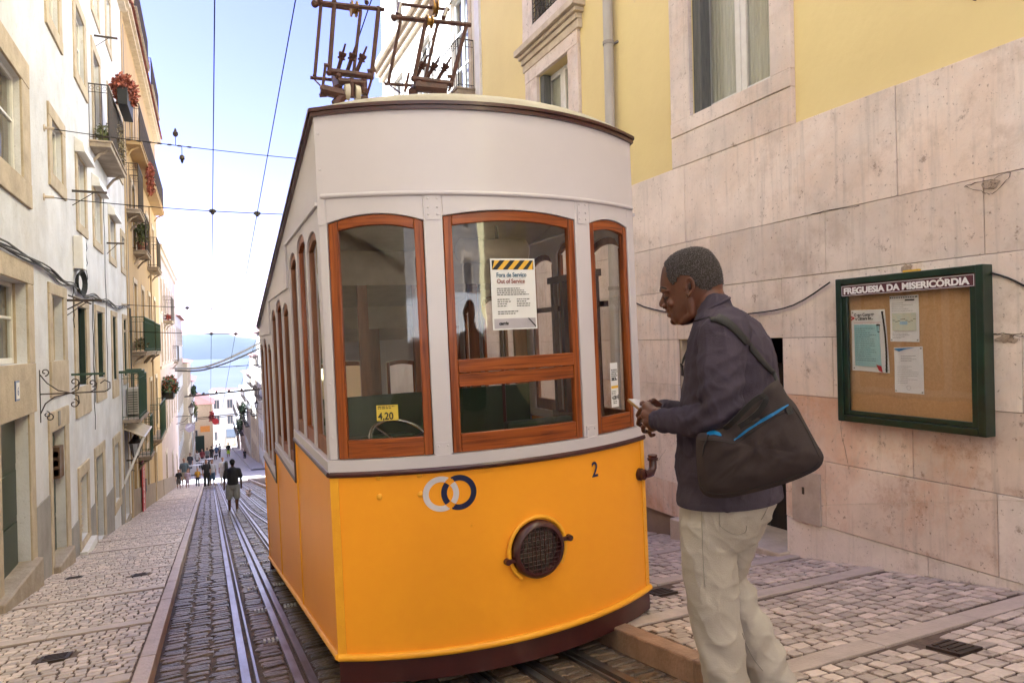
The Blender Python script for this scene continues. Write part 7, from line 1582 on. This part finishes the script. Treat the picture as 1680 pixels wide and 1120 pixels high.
# ---- people further down the street
def walker(label, x, y, h, shirt, legs, skin, hair, face=0, stride=.0, long_hair=False, skirt=False, arms=.0, wide=1.0, group=None, longlegs=True, extra=None, sit=False):
    k = h/1.75; z0 = gz(y)+(.10 if (x < KL0) else 0.0); t = thing('person', label, 'person', (x, y, z0), group)
    c, s_ = cos(face), sin(face)
    def L_(a, b, z): return Vector((x+(a*c-b*s_)*k, y+(a*s_+b*c)*k, z0+z*k))
    hip = .86; 
    bd_ = MB(); cap(bd_, [L_(0, 0, 1.36), L_(0, 0, 1.50)], [.06*k, .055*k], 8); bd_.ball(L_(0, -.01, 1.635), (.078*k, .092*k, .115*k), 10, 8); cap(bd_, [L_(0, -.09, 1.62), L_(0, -.10, 1.60)], [.015*k, .018*k], 6)
    cap(bd_, [L_(0, 0, 1.0), L_(0, 0, 1.3)], [.12*k*wide, .14*k*wide], 8)
    for q in (-1, 1):
        cap(bd_, [L_(.17*q*wide, 0, 1.38), L_(.22*q*wide, .02, 1.10), L_(.23*q*wide, -.05-arms*q, .86), L_(.23*q*wide, -.07-arms*q, .76)], [.05*k, .042*k, .033*k, .036*k], 8)
        if sit: cap(bd_, [L_(.09*q, 0, .5), L_(.10*q, -.38, .48), L_(.10*q, -.40, .08), L_(.10*q, -.52, .04)], [.085*k, .06*k, .045*k, .04*k], 8)
        else: cap(bd_, [L_(.09*q*wide, 0, hip), L_(.10*q*wide, -stride*q*.5, .46), L_(.10*q*wide, -stride*q+(.05 if q*stride > 0 else 0), .08), L_(.10*q*wide, -stride*q-.12, .04)], [.085*k*wide, .058*k*wide, .042*k, .038*k], 8)
    remesh('body', bd_, skin, t, .018*k, 2)
    sh = MB(); cap(sh, [L_(0, 0, .92), L_(0, 0, 1.12), L_(0, 0, 1.34)], [.155*k*wide, .160*k*wide, .150*k*wide], 10); cap(sh, [L_(-.15*wide, 0, 1.39), L_(.15*wide, 0, 1.39)], [.07*k, .07*k], 8)
    for q in (-1, 1): cap(sh, [L_(.17*q*wide, 0, 1.38), L_(.22*q*wide, .02, 1.16)], [.072*k, .066*k], 8)
    remesh('shirt', sh, shirt, t, .018*k, 3)
    tr_ = MB()
    if skirt: tr_.lathe(L_(0, 0, .45), (0, 0, 1), [(0, .22*k), (.25*k, .18*k), (.5*k, .14*k)], 12)
    else:
        cap(tr_, [L_(0, 0, .95), L_(0, 0, .88)], [.15*k*wide, .155*k*wide], 10); lo = .10 if longlegs else .50
        for q in (-1, 1):
            if sit: cap(tr_, [L_(.09*q, 0, .5), L_(.10*q, -.36, .48), L_(.10*q, -.38, .14)], [.10*k, .08*k, .06*k], 8)
            else:
                f = (hip-lo)/(hip-.08); e = -stride*q*f
                cap(tr_, [L_(.09*q*wide, 0, hip), L_(.10*q*wide, -stride*q*.5, .52), L_(.10*q*wide, e, lo)] if longlegs else [L_(.09*q*wide, 0, hip), L_(.105*q*wide, -stride*q*.42, .50)], [.10*k*wide, .085*k*wide, .07*k] if longlegs else [.105*k*wide, .10*k*wide], 8)
    remesh('trousers' if not skirt else 'skirt', tr_, legs, t, .018*k, 2)
    hr_ = MB(); hr_.ball(L_(0, .02, 1.665), (.088*k, .098*k, .105*k), 10, 8)
    if long_hair: cap(hr_, [L_(0, .06, 1.64), L_(0, .09, 1.45)], [.08*k, .06*k], 8)
    remesh('hair', hr_, hair, t, .02*k, 1, lambda p: .012*k*noise.noise(p*18/k))
    sh_ = MB()
    for q in (-1, 1):
        yy = -stride*q if not sit else -.45
        cap(sh_, [L_(.10*q*wide, yy+.02, .045), L_(.10*q*wide, yy-.15, .035)], [.048*k, .042*k], 8)
    remesh('shoes', sh_, m_shoe, t, .018*k, 1)
    if extra: extra(t, L_, k)
    adopt(t); return t
m_shoe = M('shoes_pale', (.45, .42, .40), .7); m_sk1 = M('skin_tan', (.36, .19, .12), .55); m_sk2 = M('skin_dark_brown', (.12, .055, .03), .55); m_hblack = M('hair_black', (.012, .010, .009), .8, bump=.6, bscale=90); m_hbrown = M('hair_brown', (.10, .05, .025), .8); m_hblond = M('hair_sandy', (.32, .20, .10), .8)
def C_(n, c): return M('cloth_'+n, c, .85, tuple(x*.75 for x in c), 9)
p_ = onX(0, 0, 1)
walker('man in a black T-shirt and grey shorts walking down between the rails', .58, 20.8, 1.46, C_('black', (.022, .020, .022)), C_('grey', (.30, .29, .27)), m_sk2, m_hblack, face=pi, stride=.06, wide=1.15, longlegs=False)
mb = MB(); foliage(mb, (.97, 20.6, gz(20.7)+.52), (.05, .05, .10), 60, .09, random.Random(3)); tag(mb.obj('plastic_bag', M('plastic_pinkish', (.75, .60, .55), .4), fix=False), 'crumpled pinkish plastic bag in the hand of the walking man', 'bag')
S_ = 1.42
walker('bearded man in a cap and grey T-shirt leading the children', -1.42, 46.5, 1.75, C_('steel', (.10, .13, .15)), C_('khaki', (.36, .32, .25)), m_sk1, m_hblond, longlegs=False, stride=.08)
walker('small child in a black T-shirt, leftmost of the three children', -1.62, 43.5, 1.1, C_('black', (.022, .020, .022)), C_('darkgrey', (.10, .09, .09)), m_sk1, m_hbrown, longlegs=False, stride=.1)
walker('small child in a lilac dress, middle of the three children', -1.18, 43.8, 1.05, C_('lilac', (.42, .34, .44)), C_('lilac', (.42, .34, .44)), m_sk1, m_hbrown, skirt=True, long_hair=True)
walker('small child in a mustard yellow top, rightmost of the three children', -.66, 44.4, 1.08, C_('mustard', (.55, .30, .03)), C_('navy', (.03, .035, .07)), m_sk1, m_hblond, stride=.12)
walker('woman with dark clothes and long black trousers beside the rail', -.18, 45.0, 1.66, C_('black', (.022, .020, .022)), C_('black', (.022, .020, .022)), m_sk1, m_hbrown, long_hair=True, face=.3)
walker('woman in a pale striped top and denim shorts', .12, 45.2, 1.62, C_('palestripe', (.50, .48, .50)), C_('denim', (.06, .10, .18)), m_sk1, m_hbrown, long_hair=True, longlegs=False, stride=.08)
walker('man in a white vest and white shorts with a dark backpack', .78, 48.5, 1.72, C_('white', (.70, .68, .66)), C_('white', (.70, .68, .66)), m_sk1, m_hblond, longlegs=False, stride=.14)
mb = MB(); mb.box(.88, 1.08, 48.0, 48.6, gz(48.4)+.85, gz(48.4)+1.45); tag(mb.obj('backpack', C_('olive', (.05, .05, .035)), bevel=.06), 'dark backpack slung on the man in white', 'bag')
walker('figure in a lime green skirt far down the street', 2.05, 88, 1.7, C_('black', (.022, .020, .022)), C_('lime', (.42, .60, .05)), m_sk1, m_hblack, skirt=True)
walker('dark clothed figure crouching by the far right house fronts', 3.5, 80, 1.1, C_('black', (.022, .020, .022)), C_('black', (.022, .020, .022)), m_sk1, m_hblack)
rq = random.Random(31)
labs = ['seated drinker in black, nearest of the terrace group', 'seated drinker in a pale top at the terrace', 'seated drinker in dark red at the terrace', 'standing figure in grey behind the terrace', 'standing figure in black at the back of the terrace', 'seated drinker in blue beside the far wall', 'standing figure in white at the end of the terrace']
cl_ = [(.022, .020, .022), (.5, .46, .42), (.25, .05, .05), (.2, .2, .2), (.022, .020, .022), (.08, .12, .25), (.65, .62, .6)]
for i in range(7):
    walker(labs[i], -1.4+i*.42+rq.uniform(-.1, .1), 64+i*4.2, 1.7, C_('t%d' % i, cl_[i]), C_('dark', (.05, .05, .055)), m_sk1, m_hbrown if i % 2 else m_hblack, face=rq.uniform(-1, 4), sit=i in (0, 1, 2, 5))
for i in range(3):
    x, y = -1.0+i*.5, 65.2+i*4.4; t = thing('cafe_table', ['nearest small round cafe table on the crossing', 'second small round cafe table on the crossing', 'farthest small round cafe table on the crossing'][i], 'table', (x, y, gz(y))); mb = MB(); mb.lathe((x, y, gz(y)+.68), (0, 0, 1), [(0, .4), (.03, .4)], 14); mb.obj('table_top', m_whitepaint, t); mb = MB(); mb.lathe((x, y, gz(y)), (0, 0, 1), [(0, .22), (.03, .2), (.05, .03), (.68, .03)], 10); mb.obj('pedestal', m_iron, t); adopt(t)
# ================================================================ HAZE
def haze():
    m = bpy.data.materials.new('haze'); m.use_nodes = True; nt = m.node_tree; nt.nodes.remove(nt.nodes['Principled BSDF']); v = nt.nodes.new('ShaderNodeVolumePrincipled')
    v.inputs['Density'].default_value = HAZE_D; v.inputs['Color'].default_value = (.78, .86, 1, 1); v.inputs['Anisotropy'].default_value = .2
    nt.links.new(v.outputs[0], nt.nodes['Material Output'].inputs['Volume'])
    mb = MB(); mb.box(-5100, 5100, -70, 4300, -65, 48); o = mb.obj('haze', m, kind='stuff'); return o
HAZE_D = .00002
haze()
